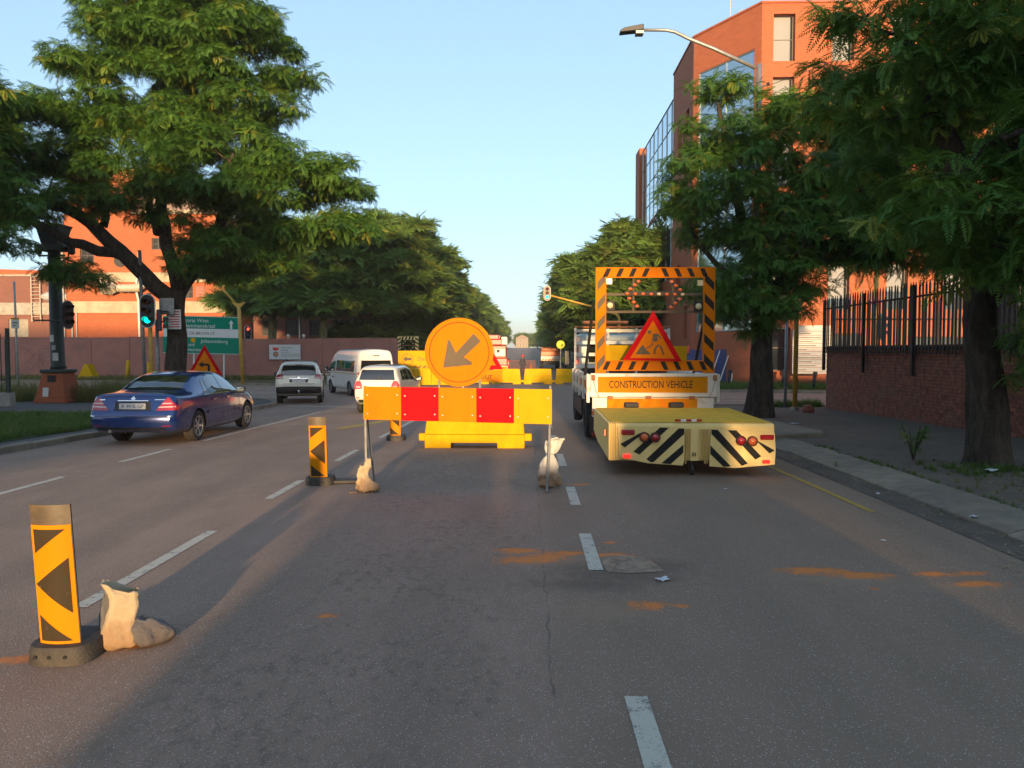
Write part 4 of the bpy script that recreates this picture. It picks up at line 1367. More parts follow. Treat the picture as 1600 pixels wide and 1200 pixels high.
for z in (2.6, 5.6, 9.0): box_part('concrete_band', 'concrete', fo_, -.05, WO + .05, -.15, 0, z, z + .7)
dish = MB(); q = P_at(456, 483, 71.4); dish.lathe([(.02, 0), (.4, -.06), (.75, -.22)], 18, (q.x - xB - .3, -.35, q.z - gz(72)), 'y'); dish.build('satellite_dish', 'steel_pale', fo_)

# ---- pale low block at the street's far end
fe = empty('distant_building', (-6.5, 425, gz(425)), 0, 'pale distant building closing the street at the horizon', 'building')
eb = MB(); wall_open(eb, (0, 0, 0), (1, 0, 0), 7, 0, 5.5, [(.6 + 1.6 * i, 1.5 + 1.6 * i, 1 + 2.4 * j, 2.2 + 2.4 * j) for i in range(4) for j in range(2)], .3)
eb.bb(0, 7, .5, 12, 0, 5.6); eb.build('wall', pmat('pale_plaster', (.26, .21, .15), .85), fe)
MB().prism([(-.3, 5.6), (7.3, 5.6), (3.5, 7.4)], -.3, 12.3, 'y').build('roof', 'roof_sheet', fe)
for i in range(4):
    for j in range(2): box_part('window', 'glass_dull', fe, .6 + 1.6 * i, 1.5 + 1.6 * i, .3, .45, 1 + 2.4 * j, 2.2 + 2.4 * j)

# ---- unseen block added behind the viewpoint to shade the left corner
bb2 = empty('shade_building', (-62, -58, 0), 0, 'unseen brick building added back on the left to shade the left corner', 'building')
cbw = MB(); wall_open(cbw, (49, 12, 0), (-1, 0, 0), 49, 0, 13.2, [(2 + 4 * i, 4 + 4 * i, 1.2 + 3.2 * j, 3 + 3.2 * j) for i in range(11) for j in range(4)], .3, inward=Vector((0, -1, 0)))
cbw.add([(0, 0, 0), (49, 0, 0), (49, 0, 13.2), (0, 0, 13.2)], [(0, 1, 2, 3)]); cbw.add([(49, 0, 0), (49, 12, 0), (49, 12, 13.2), (49, 0, 13.2)], [(0, 1, 2, 3)]); cbw.add([(0, 0, 0), (0, 0, 13.2), (0, 12, 13.2), (0, 12, 0)], [(0, 1, 2, 3)])
cbw.build('wall', 'brick_maroon', bb2); box_part('roof', 'concrete', bb2, -.2, 49.2, -.2, 12.2, 13.2, 13.5); box_part('interior', 'interior_dark', bb2, .5, 48.5, 11.2, 11.6, .1, 13)
for i in range(11):
    for j in range(4): box_part('window', 'glass_dull', bb2, 45 - 4 * i, 47 - 4 * i, 11.68, 11.76, 1.2 + 3.2 * j, 3 + 3.2 * j)
# ------------------------------------------------------------------ vehicles
def carpaint(name, col, metal=0.35, rough=0.28):
    m, t, b, out = newmat(name)
    setc(b, col, rough, metal)
    b.inputs['Coat Weight'].default_value = 1.0
    b.inputs['Coat Roughness'].default_value = 0.05
    c = t.coords()
    n = t.noise(c, 3.0, 4); sx = t.new('ShaderNodeSeparateXYZ'); t.link(c, sx.inputs[0])
    low = t.rng(sx.outputs['Z'], 0.60, 0.20, 0, 0.35, True)
    f = t.math('MULTIPLY', low, t.rng(n, 0.35, 0.7))
    t.link(t.mix(f, col, (0.11, 0.09, 0.075)), b.inputs['Base Color'])
    t.link(t.rng(f, 0, 0.5, rough, 0.7), b.inputs['Roughness'])


carpaint('paint_blue', (0.003, 0.028, 0.15), 0.30, 0.22)
carpaint('paint_white', (0.62, 0.60, 0.54), 0.0, 0.35)
carpaint('paint_offwhite', (0.78, 0.74, 0.62), 0.0, 0.35)
carpaint('paint_van', (0.72, 0.71, 0.67), 0.0, 0.4)
pmat('tyre', (0.018, 0.017, 0.017), 0.85, var=0.3, vscale=12, dirt=0.3, dcol=(0.06, 0.05, 0.042))
pmat('rim', (0.55, 0.55, 0.54), 0.3, 0.8, var=0.1, vscale=10)
pmat('steel_rim', (0.16, 0.16, 0.16), 0.5, 0.5, var=0.2, vscale=10)
pmat('trim_black', (0.015, 0.015, 0.016), 0.5, var=0.2)
pmat('wheel_well', (0.008, 0.008, 0.008), 0.9, var=0)
pmat('chrome', (0.75, 0.74, 0.72), 0.15, 0.95, var=0.05)
pmat('tail_red', (0.35, 0.008, 0.012), 0.15, var=0.1, coat=1.0)
pmat('tail_white', (0.62, 0.40, 0.38), 0.15, var=0.05, coat=1.0)
pmat('tail_lit', (0.6, 0.02, 0.02), 0.2, var=0, emit=(1.0, 0.02, 0.01), estr=0.35, coat=1.0)
pmat('plate_white', (0.62, 0.62, 0.60), 0.5, var=0.06, vscale=6)
pmat('plate_black', (0.02, 0.02, 0.02), 0.5, var=0)
pmat('stripe_gold', (0.45, 0.30, 0.08), 0.5, var=0.1)
m_, t_, b_, o_ = newmat('car_glass')
setc(b_, (0.012, 0.014, 0.016), 0.02)
b_.inputs['Specular IOR Level'].default_value = 0.8; b_.inputs['Coat Weight'].default_value = 1.0; b_.inputs['Coat Roughness'].default_value = 0.01


def pchip(xs, ys, xq):
    xs = np.asarray(xs, float); ys = np.asarray(ys, float); h = np.diff(xs); d = np.diff(ys) / h
    m = np.zeros(len(xs))
    for i in range(1, len(xs) - 1):
        if d[i - 1] * d[i] > 0:
            w1 = 2 * h[i] + h[i - 1]; w2 = h[i] + 2 * h[i - 1]
            m[i] = (w1 + w2) / (w1 / d[i - 1] + w2 / d[i])
    m[0] = d[0]; m[-1] = d[-1]
    k = np.clip(np.searchsorted(xs, xq) - 1, 0, len(xs) - 2)
    t = (xq - xs[k]) / h[k]
    return (ys[k] * (1 + 2 * t) * (1 - t) ** 2 + m[k] * h[k] * t * (1 - t) ** 2 + ys[k + 1] * t * t * (3 - 2 * t) + m[k + 1] * h[k] * t * t * (t - 1))


class Car:
    """rows: x, zb, wb, zs, ws, zm, wm, zbelt, wbelt, zg, wg, zr, wr, zc  (half widths, heights) from tail to nose"""
    def __init__(s, name, rows, paint, axles, wr, ww, loc, rz, label, cat, group=None, rimmat='rim', nseg=72, spokes=7):
        s.root = empty(name, loc, rz, label, cat, group)
        rows = np.array(rows, float)
        x0, x1 = rows[0, 0], rows[-1, 0]
        # denser stations near the ends
        xq = np.unique(np.concatenate([np.linspace(x0, x1, nseg), rows[:, 0]]))
        C = [pchip(rows[:, 0], rows[:, j], xq) for j in range(1, 14)]
        vs = []; K = None
        for i, x in enumerate(xq):
            zb, wb, zs, ws, zm, wm, zt, wt, zg, wg, zr, wr_, zc = [c[i] for c in C]
            ctl = [(0, zb), (wb, zb), (ws, zs), (wm, zm), (wt, zt), (wg, zg), (wr_, zr), (wr_ * .5, zc - .15 * (zc - zr)), (0, zc)]
            half = []
            for j in range(len(ctl) - 1):
                a, b, c, d = ctl[max(j - 1, 0)], ctl[j], ctl[j + 1], ctl[min(j + 2, len(ctl) - 1)]
                sub = 4
                ten = .5 if j in (2, 3, 4, 5, 6, 7) else .25
                for q in range(sub):
                    t = q / sub
                    h1 = 2 * t ** 3 - 3 * t * t + 1; h2 = t ** 3 - 2 * t * t + t; h3 = -2 * t ** 3 + 3 * t * t; h4 = t ** 3 - t * t
                    p = []
                    for e in (0, 1):
                        L0 = (c[e] - a[e]) * ten * .8; L1 = (d[e] - b[e]) * ten * .8
                        p.append(h1 * b[e] + h2 * L0 + h3 * c[e] + h4 * L1)
                    half.append(p)
            half.append(list(ctl[-1]))
            ring = [(x, y, z) for y, z in half] + [(x, -y, z) for y, z in half[-2:0:-1]]
            K = len(ring); vs += ring
        fs = []
        for i in range(len(xq) - 1):
            for k in range(K):
                k2 = (k + 1) % K
                fs.append((i * K + k, i * K + k2, (i + 1) * K + k2, (i + 1) * K + k))
        fs.append(list(range(K))[::-1]); fs.append([(len(xq) - 1) * K + k for k in range(K)])
        mb = MB(); mb.add(vs, fs)
        me = mb.mesh('body', [paint, 'wheel_well'], True)
        s.bvh = BVHTree.FromPolygons([v.co.copy() for v in me.vertices], [list(p.vertices) for p in me.polygons])
        # wheel arches
        cut = MB()
        for ax in axles:
            for sd in (-1, 1):
                cut.tube([(ax, sd * (s_w(rows) - .30), wr), (ax, sd * (s_w(rows) + .2), wr)], wr + .055, 28)
        cme = cut.mesh('cut', 'wheel_well')
        co = bpy.data.objects.new('cut', cme); bo = bpy.data.objects.new('body', me)
        COL.objects.link(co); COL.objects.link(bo)
        co.data.materials.clear(); co.data.materials.append(MATS[paint]); co.data.materials.append(MATS['wheel_well'])
        for p in co.data.polygons: p.material_index = 1
        md = bo.modifiers.new('b', 'BOOLEAN'); md.operation = 'DIFFERENCE'; md.object = co; md.solver = 'EXACT'
        dg = bpy.context.evaluated_depsgraph_get()
        nm = bpy.data.meshes.new_from_object(bo.evaluated_get(dg))
        bpy.data.objects.remove(bo); bpy.data.objects.remove(co)
        nm.name = 'body'
        s.body = link_mesh('body', nm, s.root)
        s.me = nm
        bm = bmesh.new(); bm.from_mesh(nm)
        for e in bm.edges:
            if len(e.link_faces) == 2 and e.calc_face_angle(0) > R(38): e.smooth = False
        for f in bm.faces: f.smooth = f.material_index == 0
        bm.to_mesh(nm); bm.free()
        s.wheels(axles, wr, ww, s_w(rows), rimmat, spokes)
        s.L = x1; s.paint = paint

    def wheels(s, axles, r, w, hw, rimmat, spokes):
        ty = MB(); ty.lathe([(r * .66, -w / 2), (r * .93, -w / 2), (r, -w / 2 + .03), (r, w / 2 - .03), (r * .93, w / 2), (r * .66, w / 2)], 28, axis='y', ring=True)
        tm = ty.mesh('tyre', 'tyre', True)
        ri = MB(); ri.lathe([(.01, -.02), (r * .22, -.02), (r * .22, -.01)], 20, axis='y')
        for k in range(spokes):
            a = 2 * PI * k / spokes
            ri.box((math.cos(a) * r * .40, 0, math.sin(a) * r * .40), (r * .50, .03, r * .15), Matrix.Rotation(-a, 3, 'Y'))
        ri.lathe([(r * .60, -.035), (r * .67, -.035), (r * .67, w * .4), (r * .60, w * .4)], 28, axis='y', ring=True)
        rm = ri.mesh('rim', rimmat, None)
        bk = MB(); bk.lathe([(.01, .05), (r * .62, .05), (r * .62, .06), (.01, .06)], 20, axis='y')
        bkm = bk.mesh('brake_disc', 'wheel_well')
        for ax in axles:
            for sd in (-1, 1):
                e = bpy.data.objects.new('wheel', None); COL.objects.link(e); e.parent = s.root
                e.location = (ax, sd * (hw - w / 2 - .015), r); e.rotation_euler = (0, 0, 0 if sd < 0 else PI)
                link_mesh('tyre', tm, e); link_mesh('rim', rm, e, (0, -w / 2 + .035, 0)); link_mesh('brake_disc', bkm, e, (0, -w / 2 + .035, 0))

    def patch(s, name, mat, poly, view, off=0.006, parent=None, edge=0.06, back=False, thick=0.0):
        """a panel that hugs the body: polygon in (y,z) seen from the rear/front or (x,z) seen from a side"""
        P = [Vector((p[0], p[1], 0)) for p in poly]
        bm = bmesh.new()
        f = bm.faces.new([bm.verts.new(p) for p in P])
        bmesh.ops.triangulate(bm, faces=[f])
        for _ in range(6):
            es = [e for e in bm.edges if e.calc_length() > edge]
            if not es: break
            bmesh.ops.subdivide_edges(bm, edges=es, cuts=1, use_grid_fill=False)
            bmesh.ops.triangulate(bm, faces=[f for f in bm.faces if len(f.verts) > 3])
        d, start = {'rear': (Vector((1, 0, 0)), lambda a, b: Vector((-3, a, b))), 'front': (Vector((-1, 0, 0)), lambda a, b: Vector((9, a, b))),
                    'right': (Vector((0, 1, 0)), lambda a, b: Vector((a, -4, b))), 'left': (Vector((0, -1, 0)), lambda a, b: Vector((a, 4, b)))}[view]
        drop = []
        for v in bm.verts:
            h = s.bvh.ray_cast(start(v.co.x, v.co.y), d)
            if h[0] is None: drop.append(v); continue
            n = h[1] if h[1].dot(d) < 0 else -h[1]
            v.co = h[0] + n * off
        if drop: bmesh.ops.delete(bm, geom=drop, context='VERTS')
        bmesh.ops.recalc_face_normals(bm, faces=bm.faces)
        if bm.faces and sum(f.normal.dot(d) for f in bm.faces) > 0: bmesh.ops.reverse_faces(bm, faces=bm.faces)
        me = bpy.data.meshes.new(name); bm.to_mesh(me); bm.free()
        me.materials.append(MATS[mat]); me.polygons.foreach_set('use_smooth', [True] * len(me.polygons))
        return link_mesh(name, me, parent or s.root)

    def mirror(s, x, z, hw, mat, sz=(.10, .20, .14)):
        for sd in (-1, 1):
            mb = MB(); yo = sd * (hw + .13)
            mb.bevbox(x - sz[0] / 2, x + sz[0] / 2, yo - sz[1] / 2, yo + sz[1] / 2, z - sz[2] / 2, z + sz[2] / 2, .03)
            mb.tube([(x + .02, sd * (hw - .08), z - .05), (x, yo, z - .03)], .025, 6)
            o = mb.build('wing_mirror', mat, s.root)
            g = MB(); g.bb(x - sz[0] / 2 - .004, x - sz[0] / 2 - .001, yo - sz[1] * .38, yo + sz[1] * .38, z - sz[2] * .34, z + sz[2] * .34); g.build('mirror_glass', 'glass_mirror', o)

    def plate(s, txt, y0, z, x, w=.52, h=.115, tilt=0.0):
        mb = MB(); mb.bevbox(x - .012, x, y0 - w / 2, y0 + w / 2, z - h / 2, z + h / 2, .003)
        o = mb.build('number_plate', 'plate_white', s.root)
        if txt: text('plate_lettering', txt, 'plate_black', o, h * .62, (x - .012, y0, z), (0, -1, 0), (0, 0, 1), .002, width=w * .86)


def s_w(rows): return float(np.max(np.array(rows)[:, 6]))


def rear_x(car, y, z):
    h = car.bvh.ray_cast(Vector((-3, y, z)), Vector((1, 0, 0)))
    return h[0].x if h[0] is not None else 0.0


def sym(poly): return [(-a, b) for a, b in poly][::-1]


#          x    zb   wb   zs   ws   zm   wm   zt   wt   zg   wg   zr   wr   zc
SEDAN = [(0.00, .40, .62, .45, .72, .52, .76, .60, .75, .62, .60, .63, .35, .63),
         (0.05, .33, .66, .40, .78, .52, .82, .66, .80, .69, .66, .70, .40, .70),
         (0.12, .29, .70, .36, .82, .54, .845, .82, .80, .92, .72, .95, .50, .96),
         (0.22, .26, .72, .34, .84, .58, .86, .90, .82, 1.00, .73, 1.02, .55, 1.035),
         (0.50, .24, .74, .33, .85, .60, .865, .91, .83, 1.005, .73, 1.03, .56, 1.05),
         (0.82, .22, .74, .32, .85, .60, .865, .91, .835, 1.01, .74, 1.055, .62, 1.08),
         (1.15, .20, .74, .31, .85, .60, .865, .915, .835, 1.08, .72, 1.20, .60, 1.235),
         (1.55, .19, .74, .30, .85, .60, .865, .915, .835, 1.14, .71, 1.335, .57, 1.375),
         (2.00, .18, .74, .30, .85, .60, .865, .915, .835, 1.17, .715, 1.385, .56, 1.425),
         (2.45, .18, .74, .30, .85, .60, .865, .91, .835, 1.16, .72, 1.375, .56, 1.42),
         (2.85, .18, .74, .30, .85, .60, .865, .905, .835, 1.12, .73, 1.30, .58, 1.335),
         (3.25, .19, .74, .30, .85, .60, .865, .90, .83, 1.00, .76, 1.09, .64, 1.12),
         (3.50, .20, .74, .31, .85, .60, .86, .89, .82, .93, .76, .965, .62, .99),
         (3.95, .21, .72, .32, .84, .58, .855, .83, .80, .87, .72, .90, .52, .925),
         (4.30, .23, .68, .34, .80, .55, .82, .72, .76, .77, .68, .80, .48, .82),
         (4.47, .28, .58, .38, .70, .50, .72, .62, .68, .66, .58, .69, .40, .70),
         (4.53, .36, .45, .42, .58, .48, .60, .54, .58, .56, .48, .57, .30, .57)]
c1 = Car('sedan_car', SEDAN, 'paint_blue', (1.07, 3.785), .315, .21, (-7.66, 14.40, gz(15.6)), PI / 2, 'dark blue saloon car with alloy wheels driving in the left lane', 'car', 'cars heading for the crossing', spokes=6)
c1.patch('rear_window', 'car_glass', [(-.60, 1.075), (.60, 1.075), (.50, 1.335), (-.50, 1.335)], 'rear', .005)
for sd in ('right', 'left'):
    c1.patch('side_window', 'car_glass', [(1.42, .95), (1.62, .95), (1.68, 1.25), (1.60, 1.25)], sd, .005)
    c1.patch('side_window', 'car_glass', [(1.67, .95), (2.30, .95), (2.28, 1.32), (1.95, 1.32), (1.73, 1.27)], sd, .005)
    c1.patch('side_window', 'car_glass', [(2.36, .95), (3.20, .95), (2.95, 1.14), (2.65, 1.30), (2.35, 1.325)], sd, .005)
    c1.patch('window_trim', 'chrome', [(1.40, .930), (3.24, .925), (3.24, .942), (1.40, .946)], sd, .007)
    c1.patch('door_gap', 'trim_black', [(2.325, .33), (2.335, .33), (2.335, .93), (2.325, .93)], sd, .003)
    c1.patch('door_gap', 'trim_black', [(3.26, .40), (3.27, .40), (3.27, .90), (3.26, .90)], sd, .003)
    c1.patch('door_gap', 'trim_black', [(1.55, .62), (1.56, .62), (1.64, .93), (1.63, .93)], sd, .003)
    c1.patch('rubbing_strip', 'paint_blue', [(1.50, .545), (3.35, .545), (3.35, .60), (1.50, .60)], sd, .016)
    for xx in (1.78, 2.52): c1.patch('door_handle', 'chrome', [(xx, .80), (xx + .2, .81), (xx + .2, .84), (xx, .835)], sd, .02)
    c1.patch('indicator', 'tail_white', [(3.36, .63), (3.46, .63), (3.46, .66), (3.36, .66)], sd, .005)
for s_ in (1, -1):
    P_ = lambda q: q if s_ > 0 else sym(q)
    tl = c1.patch('tail_light', 'tail_red', P_([(.46, .70), (.845, .71), (.845, .79), (.78, .86), (.69, .955), (.66, .955)]), 'rear', .006, edge=.04)
    c1.patch('light_band', 'tail_white', P_([(.50, .755), (.82, .765), (.81, .79), (.52, .78)]), 'rear', .010, tl, .04)
    c1.patch('light_band', 'tail_white', P_([(.57, .825), (.765, .83), (.75, .85), (.59, .85)]), 'rear', .010, tl, .04)
    c1.patch('bumper_reflector', 'tail_red', P_([(.60, .40), (.76, .405), (.76, .42), (.60, .415)]), 'rear', .005)
c1.patch('plate_recess', 'trim_black', [(-.36, .70), (.36, .70), (.34, .875), (-.34, .875)], 'rear', .003)
c1.patch('boot_gap', 'trim_black', [(-.64, .965), (.64, .965), (.64, .972), (-.64, .972)], 'rear', .003)
c1.patch('bumper_strip', 'chrome', [(-.80, .595), (.80, .595), (.80, .607), (-.80, .607)], 'rear', .010)
c1.patch('lower_bumper', 'trim_black', [(-.66, .33), (.66, .33), (.68, .375), (-.68, .375)], 'rear', .004)
c1.patch('boot_strip', 'chrome', [(-.30, .885), (.30, .885), (.30, .90), (-.30, .90)], 'rear', .008)
c1.patch('badge', 'chrome', [(-.05, .925), (0, .985), (.05, .925), (0, .905)], 'rear', .008)
c1.patch('badge', 'chrome', [(.55, .90), (.66, .90), (.66, .918), (.55, .918)], 'rear', .008); c1.patch('badge', 'chrome', [(-.62, .905), (-.42, .905), (-.42, .918), (-.62, .918)], 'rear', .008)
c1.plate('JK 44 SL-GP', 0, .785, rear_x(c1, 0, .79) - .008)
c1.mirror(3.05, .97, .86, 'trim_black')
MB().tube([(.05, .45, .30), (.3, .45, .30)], .035, 8).build('exhaust', 'steel', c1.root)

SUV = [(0.00, .55, .64, .60, .76, .68, .80, .78, .78, .82, .64, .84, .40, .84),
       (0.05, .45, .70, .52, .84, .70, .87, .98, .84, 1.05, .72, 1.08, .45, 1.09),
       (0.12, .40, .72, .48, .87, .72, .895, 1.08, .86, 1.22, .76, 1.32, .60, 1.36),
       (0.28, .34, .74, .44, .88, .72, .91, 1.12, .875, 1.34, .77, 1.52, .65, 1.57),
       (0.50, .30, .76, .42, .89, .72, .91, 1.12, .88, 1.37, .775, 1.60, .655, 1.66),
       (1.20, .26, .76, .40, .89, .72, .91, 1.10, .88, 1.38, .78, 1.63, .65, 1.70),
       (2.40, .26, .76, .40, .89, .72, .91, 1.08, .88, 1.36, .78, 1.61, .65, 1.69),
       (3.00, .26, .76, .40, .89, .72, .91, 1.07, .88, 1.28, .79, 1.47, .67, 1.52),
       (3.55, .28, .76, .42, .88, .72, .905, 1.04, .86, 1.09, .78, 1.13, .62, 1.16),
       (4.20, .30, .72, .44, .85, .70, .88, .93, .82, .98, .72, 1.01, .52, 1.03),
       (4.55, .36, .62, .48, .74, .66, .78, .78, .72, .83, .62, .86, .42, .87),
       (4.64, .46, .50, .52, .62, .60, .64, .68, .60, .71, .50, .73, .30, .73)]
xt = Car('suv_car', SUV, 'paint_offwhite', (.98, 3.69), .36, .22, (-9.02, 29.6, gz(30.5)), PI / 2 + R(14), 'cream-white sports utility car with tow ball, crossing the junction', 'car', 'cars heading for the crossing')
xt.patch('rear_window', 'car_glass', [(-.70, 1.13), (.70, 1.13), (.60, 1.53), (-.60, 1.53)], 'rear', .006)
xt.patch('spoiler', 'paint_offwhite', [(-.58, 1.545), (.58, 1.545), (.54, 1.60), (-.54, 1.60)], 'rear', .07)
xt.patch('brake_lamp', 'tail_red', [(-.14, 1.535), (.14, 1.535), (.14, 1.55), (-.14, 1.55)], 'rear', .02)
for s_ in (1, -1):
    P_ = lambda q: q if s_ > 0 else sym(q)
    tl = xt.patch('tail_light', 'tail_red', P_([(.58, 1.02), (.89, .99), (.90, 1.14), (.72, 1.19), (.62, 1.14)]), 'rear', .010)
    xt.patch('light_band', 'tail_white', P_([(.60, 1.04), (.86, 1.02), (.86, 1.06), (.62, 1.08)]), 'rear', .016, tl)
    xt.patch('bumper_reflector', 'tail_red', P_([(.62, .60), (.80, .60), (.80, .635), (.62, .635)]), 'rear', .008)
xt.patch('lower_bumper', 'trim_black', [(-.86, .42), (.86, .42), (.86, .68), (.5, .70), (-.5, .70), (-.86, .68)], 'rear', .010)
xt.patch('hatch_gap', 'trim_black', [(-.62, .80), (.62, .80), (.62, .812), (-.62, .812)], 'rear', .004)
xt.patch('plate_recess', 'trim_black', [(-.34, .86), (.34, .86), (.36, .99), (-.36, .99)], 'rear', .005)
xt.patch('chrome_bar', 'chrome', [(-.36, .995), (.36, .995), (.36, 1.02), (-.36, 1.02)], 'rear', .012)
xt.patch('badge', 'chrome', [(-.06, 1.05), (0, 1.09), (.06, 1.05), (0, 1.02)], 'rear', .01)
for sd in ('right', 'left'):
    xt.patch('side_window', 'car_glass', [(.55, 1.18), (3.25, 1.12), (2.9, 1.42), (2.3, 1.54), (1.0, 1.56), (.62, 1.46)], sd, .006)
    xt.patch('door_pillar', 'trim_black', [(1.95, 1.12), (2.05, 1.12), (2.05, 1.56), (1.95, 1.56)], sd, .009)
xt.plate('', 0, .925, rear_x(xt, 0, .92) - .012)
xt.mirror(3.0, 1.10, .92, 'trim_black', (.14, .24, .18))
mb = MB(); mb.tube([(-.06, 0, .50), (.2, 0, .46)], .025, 6); mb.ball((-.08, 0, .53), .04, 10, 6); mb.build('tow_ball', 'chrome', xt.root)
for yy in (-.6, .6): MB().tube([(.7, yy, 1.70), (1.0, yy, 1.74), (2.3, yy, 1.74), (2.6, yy, 1.68)], .025, 6).build('roof_rail', 'trim_black', xt.root)

HATCH = [(0.00, .52, .50, .56, .60, .62, .64, .72, .62, .76, .52, .78, .32, .78),
         (0.05, .40, .56, .48, .68, .64, .72, .92, .69, 1.00, .60, 1.04, .40, 1.05),
         (0.14, .34, .60, .44, .72, .64, .75, 1.00, .72, 1.18, .64, 1.30, .52, 1.34),
         (0.30, .28, .62, .40, .735, .64, .76, 1.02, .73, 1.24, .645, 1.44, .55, 1.49),
         (0.60, .24, .62, .36, .74, .64, .76, 1.01, .73, 1.26, .65, 1.49, .55, 1.54),
         (1.50, .22, .62, .36, .74, .64, .76, 1.00, .73, 1.26, .65, 1.50, .55, 1.56),
         (2.05, .22, .62, .36, .74, .64, .76, .99, .73, 1.22, .66, 1.43, .56, 1.49),
         (2.50, .22, .62, .36, .74, .64, .76, .98, .73, 1.08, .67, 1.18, .57, 1.21),
         (2.80, .23, .62, .37, .73, .63, .755, .95, .72, 1.0, .65, 1.03, .52, 1.05),
         (3.35, .26, .58, .40, .69, .60, .71, .86, .68, .90, .60, .93, .44, .95),
         (3.52, .34, .48, .45, .58, .58, .61, .72, .57, .75, .50, .77, .34, .78),
         (3.565, .44, .38, .48, .48, .55, .50, .62, .48, .64, .40, .65, .26, .65)]
sp = Car('hatchback_car', HATCH, 'paint_white', (.60, 2.98), .285, .17, (-4.80, 23.9, gz(24.8)), PI / 2 - R(4), 'small white hatchback with lit tail lights behind the striped barricade board', 'car', 'cars heading for the crossing', 'steel_rim')
sp.patch('rear_window', 'car_glass', [(-.585, 1.08), (.585, 1.08), (.51, 1.40), (-.51, 1.40)], 'rear', .006)
for s_ in (1, -1):
    P_ = lambda q: q if s_ > 0 else sym(q)
    tl = sp.patch('tail_light', 'tail_lit', P_([(.47, .80), (.70, .78), (.72, .92), (.66, 1.04), (.54, 1.06), (.48, .94)]), 'rear', .012)
    sp.patch('light_band', 'tail_white', P_([(.52, .84), (.66, .83), (.66, .88), (.52, .88)]), 'rear', .018, tl)
    sp.patch('bumper_reflector', 'tail_red', P_([(.55, .50), (.66, .50), (.66, .53), (.55, .53)]), 'rear', .008)
sp.patch('lower_bumper', 'trim_black', [(-.6, .36), (.6, .36), (.6, .46), (-.6, .46)], 'rear', .008)
sp.patch('plate_recess', 'trim_black', [(-.30, .68), (.30, .68), (.30, .80), (-.30, .80)], 'rear', .004)
sp.plate('', 0, .735, rear_x(sp, 0, .73) - .012)
sp.patch('wiper', 'trim_black', [(-.02, 1.07), (.02, 1.07), (-.14, 1.22), (-.155, 1.22)], 'rear', .02)
for sd in ('right', 'left'):
    sp.patch('side_window', 'car_glass', [(.48, 1.08), (.85, 1.06), (.85, 1.40), (.60, 1.38)], sd, .006)
    sp.patch('side_window', 'car_glass', [(.90, 1.06), (1.50, 1.04), (1.50, 1.43), (.90, 1.41)], sd, .006)
    sp.patch('side_window', 'car_glass', [(1.56, 1.04), (2.36, 1.02), (1.98, 1.36), (1.56, 1.43)], sd, .006)
    sp.patch('door_gap', 'trim_black', [(1.525, .36), (1.535, .36), (1.535, 1.02), (1.525, 1.02)], sd, .003)
sp.mirror(2.25, 1.05, .76, 'trim_black')

VAN = [(0.00, .50, .76, .56, .86, .70, .89, 1.10, .88, 1.50, .82, 1.90, .72, 1.95),
       (0.06, .42, .80, .50, .90, .72, .93, 1.12, .925, 1.60, .87, 2.08, .74, 2.16),
       (0.20, .36, .82, .46, .92, .74, .94, 1.12, .935, 1.62, .88, 2.14, .76, 2.24),
       (0.60, .32, .82, .44, .92, .74, .94, 1.12, .935, 1.62, .88, 2.16, .76, 2.27),
       (3.40, .30, .82, .44, .92, .74, .94, 1.12, .935, 1.62, .88, 2.16, .76, 2.27),
       (3.95, .30, .82, .44, .92, .74, .94, 1.12, .935, 1.58, .88, 2.04, .76, 2.14),
       (4.45, .30, .82, .44, .92, .74, .94, 1.12, .93, 1.45, .88, 1.70, .77, 1.76),
       (4.90, .32, .80, .44, .91, .74, .93, 1.08, .91, 1.15, .84, 1.22, .74, 1.26),
       (5.25, .36, .72, .48, .84, .72, .87, .92, .84, .98, .76, 1.02, .60, 1.04),
       (5.38, .46, .58, .54, .70, .66, .74, .78, .70, .82, .60, .85, .44, .86)]
vn = Car('minibus_van', VAN, 'paint_van', (1.25, 4.36), .34, .21, (-7.15, 35.6, gz(37)), PI / 2 + R(31), 'white high-roof minibus taxi turning left at the crossing', 'van', 'cars heading for the crossing', 'steel_rim')
vn.patch('rear_window', 'car_glass', [(-.78, 1.18), (.78, 1.18), (.72, 1.72), (-.72, 1.72)], 'rear', .006)
for s_ in (1, -1):
    P_ = lambda q: q if s_ > 0 else sym(q)
    tl = vn.patch('tail_light', 'tail_red', P_([(.80, .78), (.92, .78), (.92, 1.16), (.81, 1.16)]), 'rear', .008)
    vn.patch('light_band', 'tail_white', P_([(.815, .90), (.91, .90), (.91, .98), (.815, .98)]), 'rear', .014, tl)
vn.patch('lower_bumper', 'trim_black', [(-.86, .44), (.86, .44), (.88, .66), (-.88, .66)], 'rear', .03)
vn.patch('brake_lamp', 'trim_black', [(-.16, 1.92), (.16, 1.92), (.16, 1.96), (-.16, 1.96)], 'rear', .02)
vn.plate('', 0, .82, rear_x(vn, 0, .82) - .008)
